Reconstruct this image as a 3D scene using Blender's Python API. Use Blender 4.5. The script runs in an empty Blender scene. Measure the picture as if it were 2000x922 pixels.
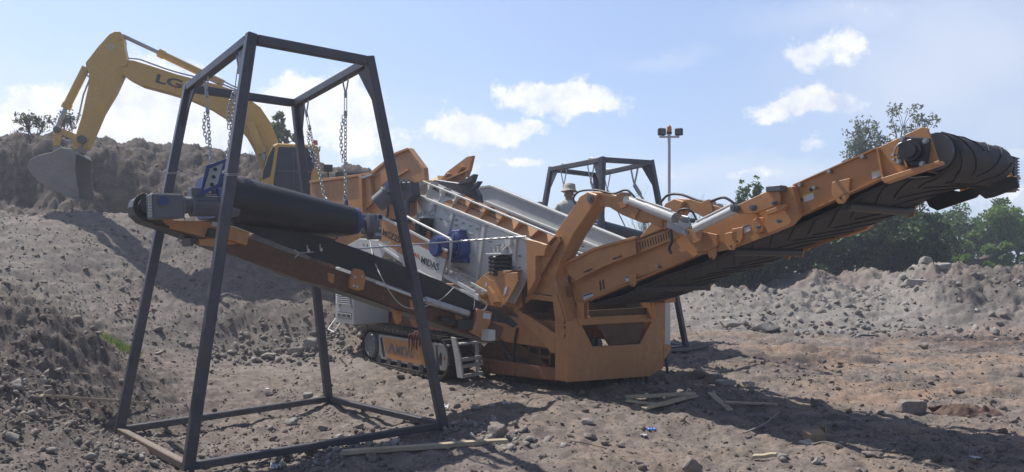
import bpy, bmesh, math, random
import numpy as np
from mathutils import Vector, Matrix
R = math.radians
PI = math.pi
rnd = random.Random(7)
rng = np.random.default_rng(11)
SC = bpy.context.scene
COL = SC.collection

# ---------------------------------------------------------------- camera
F, CXP, HYP, CAMZ = 1450.0, 1000.0, 510.0, 1.6
cd = bpy.data.cameras.new('camera')
cam = bpy.data.objects.new('camera', cd)
COL.objects.link(cam)
cam.location = (0, 0, CAMZ)
cam.rotation_euler = (R(90), 0, 0)
cd.sensor_width = 36.0
cd.lens = F / 2000.0 * 36.0
cd.shift_y = (HYP - 461.0) / 2000.0
cd.clip_start = 0.05
cd.clip_end = 3000
SC.camera = cam

# ---------------------------------------------------------------- light
SHX, SHY = 0.53, -0.47            # how far a metre of height throws its shadow
sun_dir = Vector((-SHX, -SHY, 1)).normalized()
SUN_EL = math.asin(sun_dir.z)
SUN_AZ = math.atan2(sun_dir.x, sun_dir.y)
sd = bpy.data.lights.new('sun', 'SUN')
sun = bpy.data.objects.new('sun', sd)
COL.objects.link(sun)
sd.energy = 5.0
sd.angle = R(0.55)
sd.color = (1.0, 0.95, 0.87)
sun.rotation_euler = sun_dir.to_track_quat('Z', 'Y').to_euler()
sun.location = (0, 0, 30)
SC.view_settings.view_transform = 'Standard'
SC.view_settings.look = 'None'
SC.view_settings.gamma = 1
SC.view_settings.use_curve_mapping = False
SC.view_settings.exposure = 0.2
SKY_STRENGTH = 0.148

def px_dir(px, py):
    return Vector(((px - CXP) / F, 1.0, -(py - HYP) / F)).normalized()

world = bpy.data.worlds.new('World')
SC.world = world
world.use_nodes = True
nt = world.node_tree
nt.nodes.clear()
class G:
    """small node graph helper"""
    def __init__(s, tree): s.t = tree
    def n(s, kind, **kw):
        nd = s.t.nodes.new(kind)
        for k, v in kw.items():
            if k in ('inputs',): continue
            setattr(nd, k, v)
        for k, v in kw.get('inputs', {}).items():
            if hasattr(v, 'is_output'): s.t.links.new(v, nd.inputs[k])
            else: nd.inputs[k].default_value = v
        return nd
    def math(s, op, a, b=None, c=None, clamp=False):
        nd = s.t.nodes.new('ShaderNodeMath'); nd.operation = op; nd.use_clamp = clamp
        for i, v in enumerate((a, b, c)):
            if v is None: continue
            if hasattr(v, 'is_output'): s.t.links.new(v, nd.inputs[i])
            else: nd.inputs[i].default_value = v
        return nd.outputs[0]
    def mix(s, f, a, b, blend='MIX'):
        nd = s.t.nodes.new('ShaderNodeMix'); nd.data_type = 'RGBA'; nd.blend_type = blend
        for i, v in ((0, f), (6, a), (7, b)):
            if hasattr(v, 'is_output'): s.t.links.new(v, nd.inputs[i])
            elif i == 0: nd.inputs[i].default_value = v
            else: nd.inputs[i].default_value = (*v, 1) if len(v) == 3 else v
        return nd.outputs[2]
    def ramp(s, f, stops, interp='LINEAR'):
        nd = s.t.nodes.new('ShaderNodeValToRGB'); cr = nd.color_ramp; cr.interpolation = interp
        while len(cr.elements) > 1: cr.elements.remove(cr.elements[-1])
        for i, (p, c) in enumerate(stops):
            e = cr.elements[0] if i == 0 else cr.elements.new(p)
            e.position = p
            e.color = (c, c, c, 1) if not hasattr(c, '__len__') else (*c, 1)
        s.t.links.new(f, nd.inputs[0])
        return nd.outputs[0]
    def noise(s, vec, scale, detail=4, rough=0.55, out=0, dist=0.0):
        nd = s.t.nodes.new('ShaderNodeTexNoise')
        if vec is not None: s.t.links.new(vec, nd.inputs['Vector'])
        nd.inputs['Scale'].default_value = scale; nd.inputs['Detail'].default_value = detail
        nd.inputs['Roughness'].default_value = rough; nd.inputs['Distortion'].default_value = dist
        return nd.outputs[out]
g = G(nt)
sky = g.n('ShaderNodeTexSky', sky_type='NISHITA', sun_disc=False)
sky.sun_elevation = SUN_EL
sky.sun_rotation = SUN_AZ
sky.air_density = 1.0; sky.dust_density = .9; sky.ozone_density = 2.2; sky.altitude = 100
tc = g.n('ShaderNodeTexCoord')
sep = g.n('ShaderNodeSeparateXYZ', inputs={0: tc.outputs['Generated']})
az = g.math('ARCTAN2', sep.outputs[0], sep.outputs[1])
el = g.math('ARCSINE', sep.outputs[2])
ang = g.n('ShaderNodeCombineXYZ', inputs={0: az, 1: el}).outputs[0]
CLOUDS = [  # centre and half size in degrees of azimuth and elevation, as seen in the photograph; strength
 (920,255,95,34,1.25),(965,250,110,18,1.1),(1095,190,112,30,1.25),(1150,185,60,26,1.0),(1590,118,62,26,.95),(1645,82,38,26,.85),(1570,215,105,20,1.1),(1600,200,70,26,1.1),
 (1022,320,48,15,.9),(1500,345,90,12,.45),(1560,330,40,12,.4),(610,190,72,46,1.6),(655,225,85,60,1.5),(560,235,80,60,1.4),(700,230,60,70,1.0),(330,140,60,22,.8),
 (300,200,120,66,1.7),(240,230,130,64,1.5),(110,205,95,38,1.6),(30,215,70,30,1.2),(60,225,110,30,1.15),(170,215,90,40,1.1),(400,240,160,70,1.0),(680,280,150,40,.7),
 (1940,310,90,26,.6),(1660,30,110,20,.42),(1300,112,60,12,.25),(1660,290,120,25,.35),(820,330,200,30,.5),(1300,335,160,22,.35),
 (200,300,420,60,.62),(1900,380,250,45,.55),(1100,60,60,10,.1),(1500,0,40,14,.35)]
VEIL = [(1860,110,260,130,.75),(1700,25,200,45,.55),(1980,230,140,90,.5),(300,260,500,90,.7),(1300,110,70,14,.3),(820,320,260,50,.45),(1520,345,130,22,.6),(1340,335,160,22,.5)]
warp = g.n('ShaderNodeVectorMath', operation='SCALE', inputs={0: g.n('ShaderNodeVectorMath', operation='SUBTRACT', inputs={0: g.noise(ang, 9, 5, .6, 1), 1: (.5, .5, .5)}).outputs[0], 'Scale': .085}).outputs[0]
angw = g.n('ShaderNodeVectorMath', operation='ADD', inputs={0: ang, 1: warp}).outputs[0]
total = None
for (px, py, rx, ry, st) in CLOUDS:
    d = px_dir(px, py)
    a0 = math.atan2(d.x, d.y); e0 = math.asin(d.z)
    sa = rx / F * math.cos(a0) ** 2; se = ry / F * math.cos(a0)
    mp = g.n('ShaderNodeMapping', vector_type='POINT', inputs={0: angw})
    mp.inputs['Location'].default_value = (-a0 / sa, -e0 / se, 0)
    mp.inputs['Scale'].default_value = (1 / sa, 1 / se, 0)
    ln = g.n('ShaderNodeVectorMath', operation='DOT_PRODUCT', inputs={0: mp.outputs[0], 1: mp.outputs[0]}).outputs['Value']
    w = g.math('MULTIPLY', g.math('EXPONENT', g.math('MULTIPLY', ln, -0.75)), st)
    total = w if total is None else g.math('MAXIMUM', total, w)
veil = None
for (px, py, rx, ry, st) in VEIL:      # thin high cloud, soft edged
    d = px_dir(px, py)
    a0 = math.atan2(d.x, d.y); e0 = math.asin(d.z); sa = rx / F * math.cos(a0) ** 2; se = ry / F * math.cos(a0)
    mp = g.n('ShaderNodeMapping', vector_type='POINT', inputs={0: angw})
    mp.inputs['Location'].default_value = (-a0 / sa, -e0 / se, 0); mp.inputs['Scale'].default_value = (1 / sa, 1 / se, 0)
    ln = g.n('ShaderNodeVectorMath', operation='DOT_PRODUCT', inputs={0: mp.outputs[0], 1: mp.outputs[0]}).outputs['Value']
    w = g.math('MULTIPLY', g.math('EXPONENT', g.math('MULTIPLY', ln, -0.7)), st)
    veil = w if veil is None else g.math('MAXIMUM', veil, w)
# clouds elsewhere in the sky, outside the photographed part
sky_n = g.noise(ang, 3.2, 5, .55)
outside = g.math('MULTIPLY', g.math('SMOOTH_MIN', 1.0, g.math('MULTIPLY', g.math('SUBTRACT', g.math('ABSOLUTE', az), .72), 4.0, clamp=True), .1), g.math('MULTIPLY', sky_n, 1.1))
total = g.math('MAXIMUM', total, g.math('MULTIPLY', outside, .55))
fb = g.noise(ang, 30, 8, .62)
fb2 = g.noise(ang, 11, 6, .6)
dens = g.math('ADD', total, g.math('ADD', g.math('MULTIPLY', g.math('SUBTRACT', fb, .5), 1.3), g.math('MULTIPLY', g.math('SUBTRACT', fb2, .5), .9)))
cm = g.ramp(dens, [(.36, 0.0), (.52, .35), (.66, .85), (.85, 1.0)], 'EASE')
cshade = g.ramp(g.math('ADD', g.math('MULTIPLY', fb, .65), g.math('MULTIPLY', fb2, .5)), [(.40, (4.9, 5.2, 5.8)), (.66, (7.0, 7.1, 7.3))])
# a thin even veil of high cloud
skyc = g.mix(.38, sky.outputs[0], (2.6, 3.65, 6.3))
hz = g.ramp(el, [(0.0, .40), (.26, 0.0)])
skyc = g.mix(hz, skyc, (4.6, 5.2, 6.6))
skyc = g.mix(g.math('MULTIPLY', veil, g.math('ADD', .55, g.math('MULTIPLY', g.noise(ang, 7, 6, .55), .55)), clamp=True), skyc, (5.7, 5.95, 6.5))
skyc = g.mix(cm, skyc, cshade)
# sky dimmed overhead and behind the camera to cut the fill light
zen = g.ramp(el, [(.36, 1.0), (.85, .62)])
away = g.ramp(g.n('ShaderNodeVectorMath', operation='DOT_PRODUCT', inputs={0: tc.outputs['Generated'], 1: tuple(sun_dir)}).outputs['Value'], [(-.2, .32), (.25, 1.0)])
skyc = g.mix(1.0, skyc, zen, 'MULTIPLY')
back = g.ramp(g.math('MULTIPLY', g.math('ABSOLUTE', az), .7), [(.0, 1.0), (.80, 1.0), (1.0, .55)])
skyc = g.mix(1.0, skyc, back, 'MULTIPLY')
bg = g.n('ShaderNodeBackground', inputs={0: skyc, 1: SKY_STRENGTH})
out = g.n('ShaderNodeOutputWorld', inputs={0: bg.outputs[0]})

# ---------------------------------------------------------------- maths
def P(px, py, Y):
    return Vector(((px - CXP) / F * Y, Y, CAMZ - (py - HYP) / F * Y))

class Frame:
    """a right handed site frame: x along u, y along v, z up"""
    def __init__(s, ox, oy, ux, uy, oz=0.0):
        l = math.hypot(ux, uy)
        s.o = Vector((ox, oy, oz)); s.u = Vector((ux / l, uy / l, 0)); s.v = Vector((-uy / l, ux / l, 0))
        s.rz = math.atan2(uy, ux)
    def w(s, a, b, z): return s.o + s.u * a + s.v * b + Vector((0, 0, z))
    def l(s, p):
        d = Vector(p) - s.o
        return Vector((d.dot(s.u), d.dot(s.v), d.z))
    def av(s, px, py, b):      # the point of the plane v = b seen there
        k = (px - CXP) / F
        a = (k * (s.o.y + s.v.y * b) - s.o.x - s.v.x * b) / (s.u.x - k * s.u.y)
        Y = s.o.y + s.u.y * a + s.v.y * b
        return Vector((a, b, CAMZ - (py - HYP) / F * Y - s.o.z))
    def au(s, px, py, a):      # the point of the plane u = a seen there
        k = (px - CXP) / F
        b = (k * (s.o.y + s.u.y * a) - s.o.x - s.u.x * a) / (s.v.x - k * s.v.y)
        Y = s.o.y + s.u.y * a + s.v.y * b
        return Vector((a, b, CAMZ - (py - HYP) / F * Y - s.o.z))

MF = Frame(1.46, 10.1, .6224, -.7827)        # the screening plant, x towards its tail

# ---------------------------------------------------------------- noise
def _h(ix, iy, seed):
    n = (ix.astype(np.int64) * 374761393 + iy.astype(np.int64) * 668265263 + seed * 1442695041) & 0xffffffff
    n = ((n ^ (n >> 13)) * 1274126177) & 0xffffffff
    n = (n ^ (n >> 16)) & 0xffffffff
    return n / 4294967295.0
def vnoise(x, y, seed=0):
    ix = np.floor(x); iy = np.floor(y); fx = x - ix; fy = y - iy
    fx = fx * fx * fx * (fx * (fx * 6 - 15) + 10); fy = fy * fy * fy * (fy * (fy * 6 - 15) + 10)
    a = _h(ix, iy, seed); b = _h(ix + 1, iy, seed); c = _h(ix, iy + 1, seed); d = _h(ix + 1, iy + 1, seed)
    return (a + (b - a) * fx) * (1 - fy) + (c + (d - c) * fx) * fy - .5
def fbm(x, y, sc, octv=4, gain=.5, seed=0):
    r = np.zeros_like(x); amp = 1.0; f = 1.0 / sc
    for i in range(octv):
        c, s_ = math.cos(i * 1.1), math.sin(i * 1.1)
        r += amp * vnoise((x * c - y * s_) * f + 13.7 * i, (x * s_ + y * c) * f - 7.1 * i, seed + i * 17)
        amp *= gain; f *= 2.03
    return r
def cells(x, y, sc, seed=0):
    """rounded lumps: 0 between, up to 1 on top"""
    gx = x / sc; gy = y / sc; ix = np.floor(gx); iy = np.floor(gy)
    best = np.full_like(gx, 9.0)
    for dx in (-1, 0, 1):
        for dy in (-1, 0, 1):
            cx_ = ix + dx; cy_ = iy + dy
            px_ = cx_ + _h(cx_, cy_, seed); py_ = cy_ + _h(cx_, cy_, seed + 5)
            rr = .25 + .75 * _h(cx_, cy_, seed + 9)
            d = ((gx - px_) ** 2 + (gy - py_) ** 2) / (rr * rr * .45)
            best = np.minimum(best, d)
    return np.clip(1 - best, 0, 1) ** .5

# ---------------------------------------------------------------- terrain
ctrl = []
def cp(px, py, Y): p = P(px, py, Y); ctrl.append((p.x, p.y, p.z))
for t in [(-2, 2.2, -.2), (2, 2.2, -.2), (6, 3, -.2), (-6, 3, .0), (-2, 4.5, -.2), (0, 5, -.2), (3, 4.5, -.2), (-2.75, 6.3, -.2), (-.73, 7.9, -.2), (-4.05, 7.65, -.2),
          (-2.35, 9.45, -.19), (0, 7, -.2), (3, 7, -.2), (6, 7, -.15), (1, 8.5, -.18), (-.5, 10.5, -.12), (-2.4, 12.4, -.1), (-1.2, 13.5, -.05), (1.5, 10, -.12), (4, 10, -.1), (7, 10, -.05),
          (2, 13, 0), (5, 14, 0), (.155, 13.8, 0), (3.2, 13.65, 0), (9, 14, .03), (11.5, 15, .15), (3, 16, 0.05), (1, 17, .25), (0, 21, .6), (-15, 24, 4.7), (-15, 30, 4.5), (-8, 30, 4.1), (-3, 32, 3.2), (5, 35, .8),
          (20, 35, .8), (15, 60, .8), (-15, 60, 3.0), (40, 50, .8), (-40, 40, 5), (-40, 10, 3), (30, 15, .8), (30, 5, 0), (-15, 3, 1.2), (-12, 8, 2.4), (10, -10, -.2), (-10, -10, -.2), (0, 100, 1), (70, 80, 1), (-70, 80, 3),
          (-30, 25, 5.2)]: ctrl.append(t)
# right hand heap
for t in [(1350, 645, 16.5), (1600, 658, 16.2), (1800, 665, 15.6), (2000, 672, 14.8), (2300, 680, 14.2), (1300, 600, 19.5), (1350, 578, 20), (1400, 580, 21), (1450, 574, 21.5), (1550, 572, 21.5), (1650, 562, 21.5), (1750, 544, 21), (1800, 528, 20.6),
          (1850, 508, 20.5), (1905, 530, 20), (2000, 540, 19), (2150, 535, 18.5), (2300, 530, 18), (1450, 608, 17.8), (1550, 605, 18), (1640, 600, 19.0), (1720, 590, 19.2), (1690, 568, 20.2), (1600, 580, 20), (1820, 585, 17.8), (1900, 590, 17.2), (2000, 600, 16.6),
          (1850, 548, 19)]: cp(*t)
for x, y, z in [(8, 25, .7), (14, 26, .8), (18, 25, .8), (5, 24, .6), (22, 22, 1.2)]: ctrl.append((x, y, z))
# left slopes
for t in [(-60, 430, 14), (0, 426, 14.3), (80, 418, 14.9), (150, 411, 15.4), (300, 405, 16.6), (400, 402, 16.9), (520, 420, 17), (640, 440, 17), (760, 470, 17), (850, 560, 16), (480, 700, 12.9), (560, 692, 13.2), (640, 676, 13.6), (400, 697, 12.4),
          (-60, 575, 8.6), (0, 583, 8.5), (50, 603, 8.5), (100, 622, 8.6), (180, 662, 9), (240, 700, 9.5), (250, 780, 8.5), (-50, 720, 6.8), (0, 790, 6.5), (100, 850, 6.3), (0, 905, 5.3), (230, 850, 7.6), (350, 760, 9.5),
          (100, 632, 10.8), (0, 590, 10.8), (200, 668, 11.2), (300, 600, 13.5), (300, 500, 15.1), (100, 500, 13.5), (0, 500, 13), (450, 550, 14.7), (450, 620, 13.7), (600, 600, 14.5), (600, 500, 15.9)]: cp(*t)
for x, y, z in [(-12, 17.2, 2.6), (-9, 17.6, 2.55), (-6, 18, 2.5), (-14, 18.6, 2.6), (-12, 18.6, 2.6), (-10, 18.6, 2.55), (-8.5, 18.7, 2.5), (-12, 18, 2.55), (-9.5, 18, 2.5), (-8, 18, 2.45), (-6, 19, 2.4), (-4, 18.6, 2.2), (-4, 20, 2.4), (-2.5, 18, 1.4), (-2.5, 21, 2.3), (-1, 17, .5)]: ctrl.append((x, y, z))
# upper bank, cut steep
for t in [(-60, 284, 19.6), (0, 290, 19.5), (50, 292, 19.4), (110, 294, 19.5), (200, 308, 19.8), (300, 326, 20.4), (370, 336, 20.8), (430, 325, 21), (480, 320, 21.5), (560, 330, 22.5), (640, 334, 23.5), (700, 332, 24), (760, 345, 24),
          (30, 340, 18.95), (120, 345, 19.0), (220, 350, 19.2), (320, 360, 19.5), (430, 365, 19.7), (0, 300, 19.2), (200, 310, 19.45), (830, 430, 22)]: cp(*t)
ctrl = np.array(ctrl)
_A = ctrl[:, :2]
_D = np.linalg.norm(_A[:, None] - _A[None], axis=2)
_n = len(ctrl)
_M = np.zeros((_n + 3, _n + 3)); _M[:_n, :_n] = _D - np.eye(_n) * .06
_M[:_n, _n] = 1; _M[_n, :_n] = 1; _M[:_n, _n + 1:] = _A; _M[_n + 1:, :_n] = _A.T
_W = np.linalg.solve(_M, np.concatenate([ctrl[:, 2], [0, 0, 0]]))
def base_height(x, y):
    x = np.asarray(x, float); y = np.asarray(y, float); sh = x.shape
    x = x.ravel(); y = y.ravel(); out = np.zeros_like(x)
    for i in range(0, len(x), 40000):
        xx = x[i:i + 40000]; yy = y[i:i + 40000]
        d = np.sqrt((xx[:, None] - _A[None, :, 0]) ** 2 + (yy[:, None] - _A[None, :, 1]) ** 2)
        out[i:i + 40000] = d @ _W[:_n] + _W[_n] + _W[_n + 1] * xx + _W[_n + 2] * yy
    r = np.hypot(x, y)
    f = np.clip((r - 60) / 60, 0, 1)
    out = out * (1 - f) + .6 * f
    return out.reshape(sh)
def smooth(a, b, x): t = np.clip((x - a) / (b - a), 0, 1); return t * t * (3 - 2 * t)
def rough_mask(x, y, z):
    m = smooth(.15, .7, z)
    m = np.maximum(m, .35 * smooth(-3.2, -4.6, x) * smooth(12, 9, y))
    return m
def height(x, y):
    x = np.asarray(x, float); y = np.asarray(y, float)
    z = base_height(x, y)
    m = rough_mask(x, y, z)
    left = smooth(-1, -3, x); right = smooth(2.5, 5, x)
    upper = left * smooth(16.5, 18, y)
    far = smooth(45, 80, np.hypot(x, y))
    # big shapes of tipped and cut soil
    z = z + (1 - far) * m * (fbm(x, y, 2.6, 3, .5, 3) * (.26 * left + .55 * right) + np.abs(fbm(x, y, .9, 4, .55, 9)) * (.07 + .30 * right + .35 * upper) - .06 * right)
    z = z + (1 - m * .6) * (fbm(x, y, 1.7, 3, .5, 21) * .085 + fbm(x, y, .5, 3, .55, 31) * .05 * (1 - far))
    # wheel ruts and ridges on the right side flat
    rut = right * (1 - m) * smooth(8.5, 10, y)
    z = z + rut * np.abs(fbm(x * .45 + y * .1, y * 1.9, .9, 3, .5, 41)) * .17
    # clods
    dens = smooth(-.25, .35, fbm(x, y, 1.4, 2, .5, 51))
    am = (.35 + .65 * dens) * (.5 + .9 * m)
    am = am * (1 - .5 * left * smooth(11, 12.5, y) * smooth(17, 16, y))
    z = z + am * (cells(x, y, .17, 61) * .030 + cells(x, y, .075, 71) * .016) + (1 - far) * fbm(x, y, .28, 5, .62, 85) * .07 * (.65 + m) * (1 - .6 * left * smooth(11, 12.5, y) * smooth(17, 16, y))
    z = z + right * m * (fbm(x, y, .6, 5, .55, 77) * .20 + cells(x, y, .24, 79) * .05 * smooth(-.1, .3, fbm(x, y, 1.1, 2, .5, 76))) + upper * fbm(x, y, .5, 5, .6, 78) * .15
    z = z + am * fbm(x, y, .09, 3, .6, 81) * .030
    return z
def hz1(x, y): return float(height(np.array([x]), np.array([y]))[0])

def mesh_np(name, V, Fq):
    me = bpy.data.meshes.new(name)
    V = np.asarray(V, np.float32); Fq = np.asarray(Fq, np.int32)
    k = Fq.shape[1]
    me.vertices.add(len(V)); me.vertices.foreach_set('co', V.ravel())
    me.loops.add(Fq.size); me.loops.foreach_set('vertex_index', Fq.ravel())
    me.polygons.add(len(Fq)); me.polygons.foreach_set('loop_start', np.arange(0, Fq.size, k, dtype=np.int32))
    try: me.polygons.foreach_set('loop_total', np.full(len(Fq), k, np.int32))
    except Exception: pass
    me.update(calc_edges=True); me.validate()
    return me

# ---------------------------------------------------------------- materials
MATS = {}
def new_mat(name):
    m = bpy.data.materials.new(name); m.use_nodes = True
    m.node_tree.nodes.clear()
    gg = G(m.node_tree)
    bs = gg.n('ShaderNodeBsdfPrincipled')
    gg.n('ShaderNodeOutputMaterial', inputs={0: bs.outputs[0]})
    MATS[name] = m
    return m, gg, bs
def surf(name, col, rough=.5, metal=0.0, var=.12, dust=.25, dustcol=(.26, .22, .185), scale=2.5, bump=.15, bscale=40, spec=.5, rust=0.0, coat=0.0):
    m, gg, bs = new_mat(name)
    tc = gg.n('ShaderNodeTexCoord'); ob = tc.outputs['Object']
    n1 = gg.noise(ob, scale, 6, .6)
    n2 = gg.noise(ob, scale * 7, 5, .65)
    lo = tuple(c * (1 - var) for c in col); hi = tuple(min(1, c * (1 + var)) for c in col)
    c = gg.mix(gg.ramp(n1, [(.3, 0.), (.7, 1.)]), lo, hi)
    if rust:
        c = gg.mix(gg.ramp(gg.math('MULTIPLY', n2, n1), [(.24, 0.), (.40, rust)]), c, (.11, .055, .03))
    nrm = gg.n('ShaderNodeNewGeometry').outputs['Normal']
    upz = gg.n('ShaderNodeSeparateXYZ', inputs={0: nrm}).outputs[2]
    up = gg.ramp(upz, [(.1, .25), (.9, 1.)])
    dm = gg.math('MULTIPLY', gg.math('MULTIPLY', gg.ramp(n2, [(.38, 0.), (.68, 1.)]), up), dust)
    c = gg.mix(dm, c, dustcol)
    gg.t.links.new(c, bs.inputs['Base Color'])
    r = gg.math('ADD', gg.math('MULTIPLY', n2, .25), rough - .12, clamp=True)
    gg.t.links.new(r, bs.inputs['Roughness'])
    bs.inputs['Metallic'].default_value = metal
    bs.inputs['Specular IOR Level'].default_value = spec
    bs.inputs['Coat Weight'].default_value = coat
    bp = gg.n('ShaderNodeBump', inputs={'Height': gg.noise(ob, bscale, 4, .6), 'Strength': bump, 'Distance': .01})
    gg.t.links.new(bp.outputs[0], bs.inputs['Normal'])
    return m
ORANGE = surf('orange_paint', (.50, .228, .076), .48, var=.18, dust=.55, coat=.05, scale=1.3, rust=.25)
ORANGE_R = surf('rusty_oily_orange_paint', (.13, .062, .032), .65, var=.4, dust=.6, dustcol=(.06, .052, .046), rust=.8)
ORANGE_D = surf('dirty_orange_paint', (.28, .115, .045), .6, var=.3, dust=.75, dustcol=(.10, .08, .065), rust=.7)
WHITE_D = surf('dusty_white_paint', (.40, .39, .37), .6, var=.12, dust=.8, dustcol=(.22, .19, .165))
WHITE = surf('white_paint', (.60, .61, .60), .45, var=.05, dust=.35, dustcol=(.32, .29, .26))
YELLOW = surf('yellow_paint', (.62, .38, .075), .5, var=.10, dust=.40, rust=.15)
STEEL_D = surf('dark_painted_steel', (.070, .075, .095), .42, metal=.25, var=.35, dust=.6, dustcol=(.15, .135, .13), rust=.5)
STEEL = surf('bare_steel', (.38, .39, .40), .38, metal=.85, var=.15, dust=.3)
GALV = surf('galvanised_steel', (.46, .47, .48), .42, metal=.6, var=.2, dust=.2, scale=10)
CHROME = surf('white_cylinder_paint', (.66, .66, .65), .25, metal=.15, var=.04, dust=.25)
GREYP = surf('grey_motor_paint', (.11, .125, .15), .42, var=.1, dust=.4)
BLUEP = surf('blue_paint', (.030, .060, .22), .38, var=.15, dust=.25)
RUBBER = surf('black_rubber', (.018, .019, .024), .45, var=.2, dust=.30, dustcol=(.075, .068, .062), bump=.3)
BELT = surf('belt_rubber', (.030, .030, .031), .7, var=.25, dust=.55, dustcol=(.085, .076, .068), bump=.4, bscale=25)
BLACK = surf('black_plastic', (.02, .02, .024), .4, var=.1, dust=.2)
INK = surf('black_lettering', (.015, .015, .017), .5, var=.05, dust=.15)
REDL = surf('red_lettering', (.45, .05, .03), .5, var=.05, dust=.15)
LABELM = surf('label_film', (.58, .60, .64), .35, var=.04, dust=.1)
LABELY = surf('yellow_label_film', (.62, .52, .06), .4, var=.04, dust=.1)
TRACKM = surf('track_steel', (.045, .042, .040), .6, metal=.5, var=.3, dust=.85, dustcol=(.17, .145, .125), rust=.3)
BUCKETM = surf('worn_bucket_steel', (.24, .225, .21), .6, metal=.1, var=.25, dust=.7, rust=.2)
def simple(name, col, rough=.8, **kw): return surf(name, col, rough, dust=kw.pop('dust', 0), **kw)
WOOD = None
def wood():
    m, gg, bs = new_mat('weathered_wood')
    tc = gg.n('ShaderNodeTexCoord')
    mp = gg.n('ShaderNodeMapping', inputs={0: tc.outputs['Object']}); mp.inputs['Scale'].default_value = (1.5, 40, 40)
    n = gg.noise(mp.outputs[0], 1.5, 5, .6)
    c = gg.ramp(n, [(.3, (.33, .27, .185)), (.6, (.52, .44, .31)), (.8, (.60, .52, .39))])
    c = gg.mix(gg.math('MULTIPLY', gg.ramp(gg.noise(tc.outputs['Object'], 6, 5), [(.45, 0.), (.7, 1.)]), .5), c, (.22, .19, .16))
    gg.t.links.new(c, bs.inputs['Base Color']); bs.inputs['Roughness'].default_value = .8
    gg.t.links.new(gg.n('ShaderNodeBump', inputs={'Height': n, 'Strength': .4, 'Distance': .003}).outputs[0], bs.inputs['Normal'])
    return m
WOOD = wood()
def glass_dark():
    m, gg, bs = new_mat('dark_cab_glass')
    tc = gg.n('ShaderNodeTexCoord')
    c = gg.mix(gg.ramp(gg.noise(tc.outputs['Object'], 3, 4), [(.4, 0.), (.65, .5)]), (.008, .014, .035), (.03, .04, .06))
    gg.t.links.new(c, bs.inputs['Base Color'])
    bs.inputs['Roughness'].default_value = .08
    bs.inputs['Specular IOR Level'].default_value = .35
    return m
GLASS = glass_dark()
def ground_mat():
    m, gg, bs = new_mat('dug_soil')
    geo = gg.n('ShaderNodeNewGeometry'); pos = geo.outputs['Position']
    at = gg.n('ShaderNodeAttribute', attribute_name='soil'); sp = gg.n('ShaderNodeSeparateColor', inputs={0: at.outputs['Color']})
    dark, pale, red = sp.outputs[0], sp.outputs[1], sp.outputs[2]
    n1 = gg.noise(pos, .8, 6, .6); n2 = gg.noise(pos, 5, 6, .65); n3 = gg.noise(pos, 38, 5, .7)
    c = gg.ramp(n2, [(.30, (.125, .107, .097)), (.52, (.212, .180, .160)), (.72, (.292, .254, .228))])
    c = gg.mix(gg.math('MULTIPLY', gg.ramp(gg.math('ADD', n1, gg.math('MULTIPLY', gg.math('SUBTRACT', n2, .5), .5)), [(.45, 0.), (.62, 1.)]), gg.math('ADD', red, .12)), c, (.31, .222, .168))
    c = gg.mix(gg.math('MULTIPLY', gg.ramp(n2, [(.25, .55), (.6, 1.)]), pale), c, (.27, .25, .232))
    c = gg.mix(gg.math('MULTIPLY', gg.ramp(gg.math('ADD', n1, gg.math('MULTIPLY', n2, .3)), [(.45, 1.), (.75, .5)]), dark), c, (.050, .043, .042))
    grit = gg.ramp(n3, [(.3, .68), (.5, 1.), (.72, 1.22)])
    c = gg.mix(1.0, c, grit, 'MULTIPLY')
    # small pale and dark pebbles lying in the surface
    vo = gg.n('ShaderNodeTexVoronoi', feature='F1', inputs={'Vector': pos, 'Scale': 46.0, 'Randomness': 1.0})
    isl = gg.n('ShaderNodeSeparateColor', inputs={0: vo.outputs['Color']})
    peb = gg.math('MULTIPLY', gg.math('GREATER_THAN', isl.outputs[0], .78), gg.math('LESS_THAN', vo.outputs['Distance'], .30))
    pc = gg.ramp(isl.outputs[1], [(0., (.13, .115, .105)), (.5, (.30, .27, .25)), (1., (.48, .46, .44))])
    c = gg.mix(gg.math('MULTIPLY', peb, .8), c, pc)
    gg.t.links.new(c, bs.inputs['Base Color'])
    bs.inputs['Roughness'].default_value = .95
    bs.inputs['Specular IOR Level'].default_value = .15
    hh = gg.math('ADD', gg.math('MULTIPLY', n3, .8), gg.math('ADD', gg.math('MULTIPLY', gg.noise(pos, 130, 3, .7), .35), gg.math('MULTIPLY', peb, .5)))
    bp = gg.n('ShaderNodeBump', inputs={'Height': hh, 'Strength': .8, 'Distance': .02})
    gg.t.links.new(bp.outputs[0], bs.inputs['Normal'])
    return m
SOIL = ground_mat()
def stone_mat(name, lo, hi):
    m, gg, bs = new_mat(name)
    geo = gg.n('ShaderNodeNewGeometry'); pos = geo.outputs['Position']
    c = gg.ramp(geo.outputs['Random Per Island'], [(0., lo), (.6, tuple((a + b) / 2 for a, b in zip(lo, hi))), (1., hi)])
    c = gg.mix(1.0, c, gg.ramp(gg.noise(pos, 18, 6, .65), [(.3, .6), (.5, 1.), (.7, 1.25)]), 'MULTIPLY')
    c = gg.mix(gg.ramp(gg.noise(pos, 5, 4), [(.45, 0.), (.65, .45)]), c, (.24, .20, .17))
    gg.t.links.new(c, bs.inputs['Base Color']); bs.inputs['Roughness'].default_value = .9; bs.inputs['Specular IOR Level'].default_value = .2
    gg.t.links.new(gg.n('ShaderNodeBump', inputs={'Height': gg.noise(pos, 45, 5, .7), 'Strength': .8, 'Distance': .012}).outputs[0], bs.inputs['Normal'])
    return m
STONE = stone_mat('field_stone', (.10, .083, .073), (.29, .255, .23))
STONE_P = stone_mat('pale_broken_stone', (.16, .145, .13), (.38, .355, .33))
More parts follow.
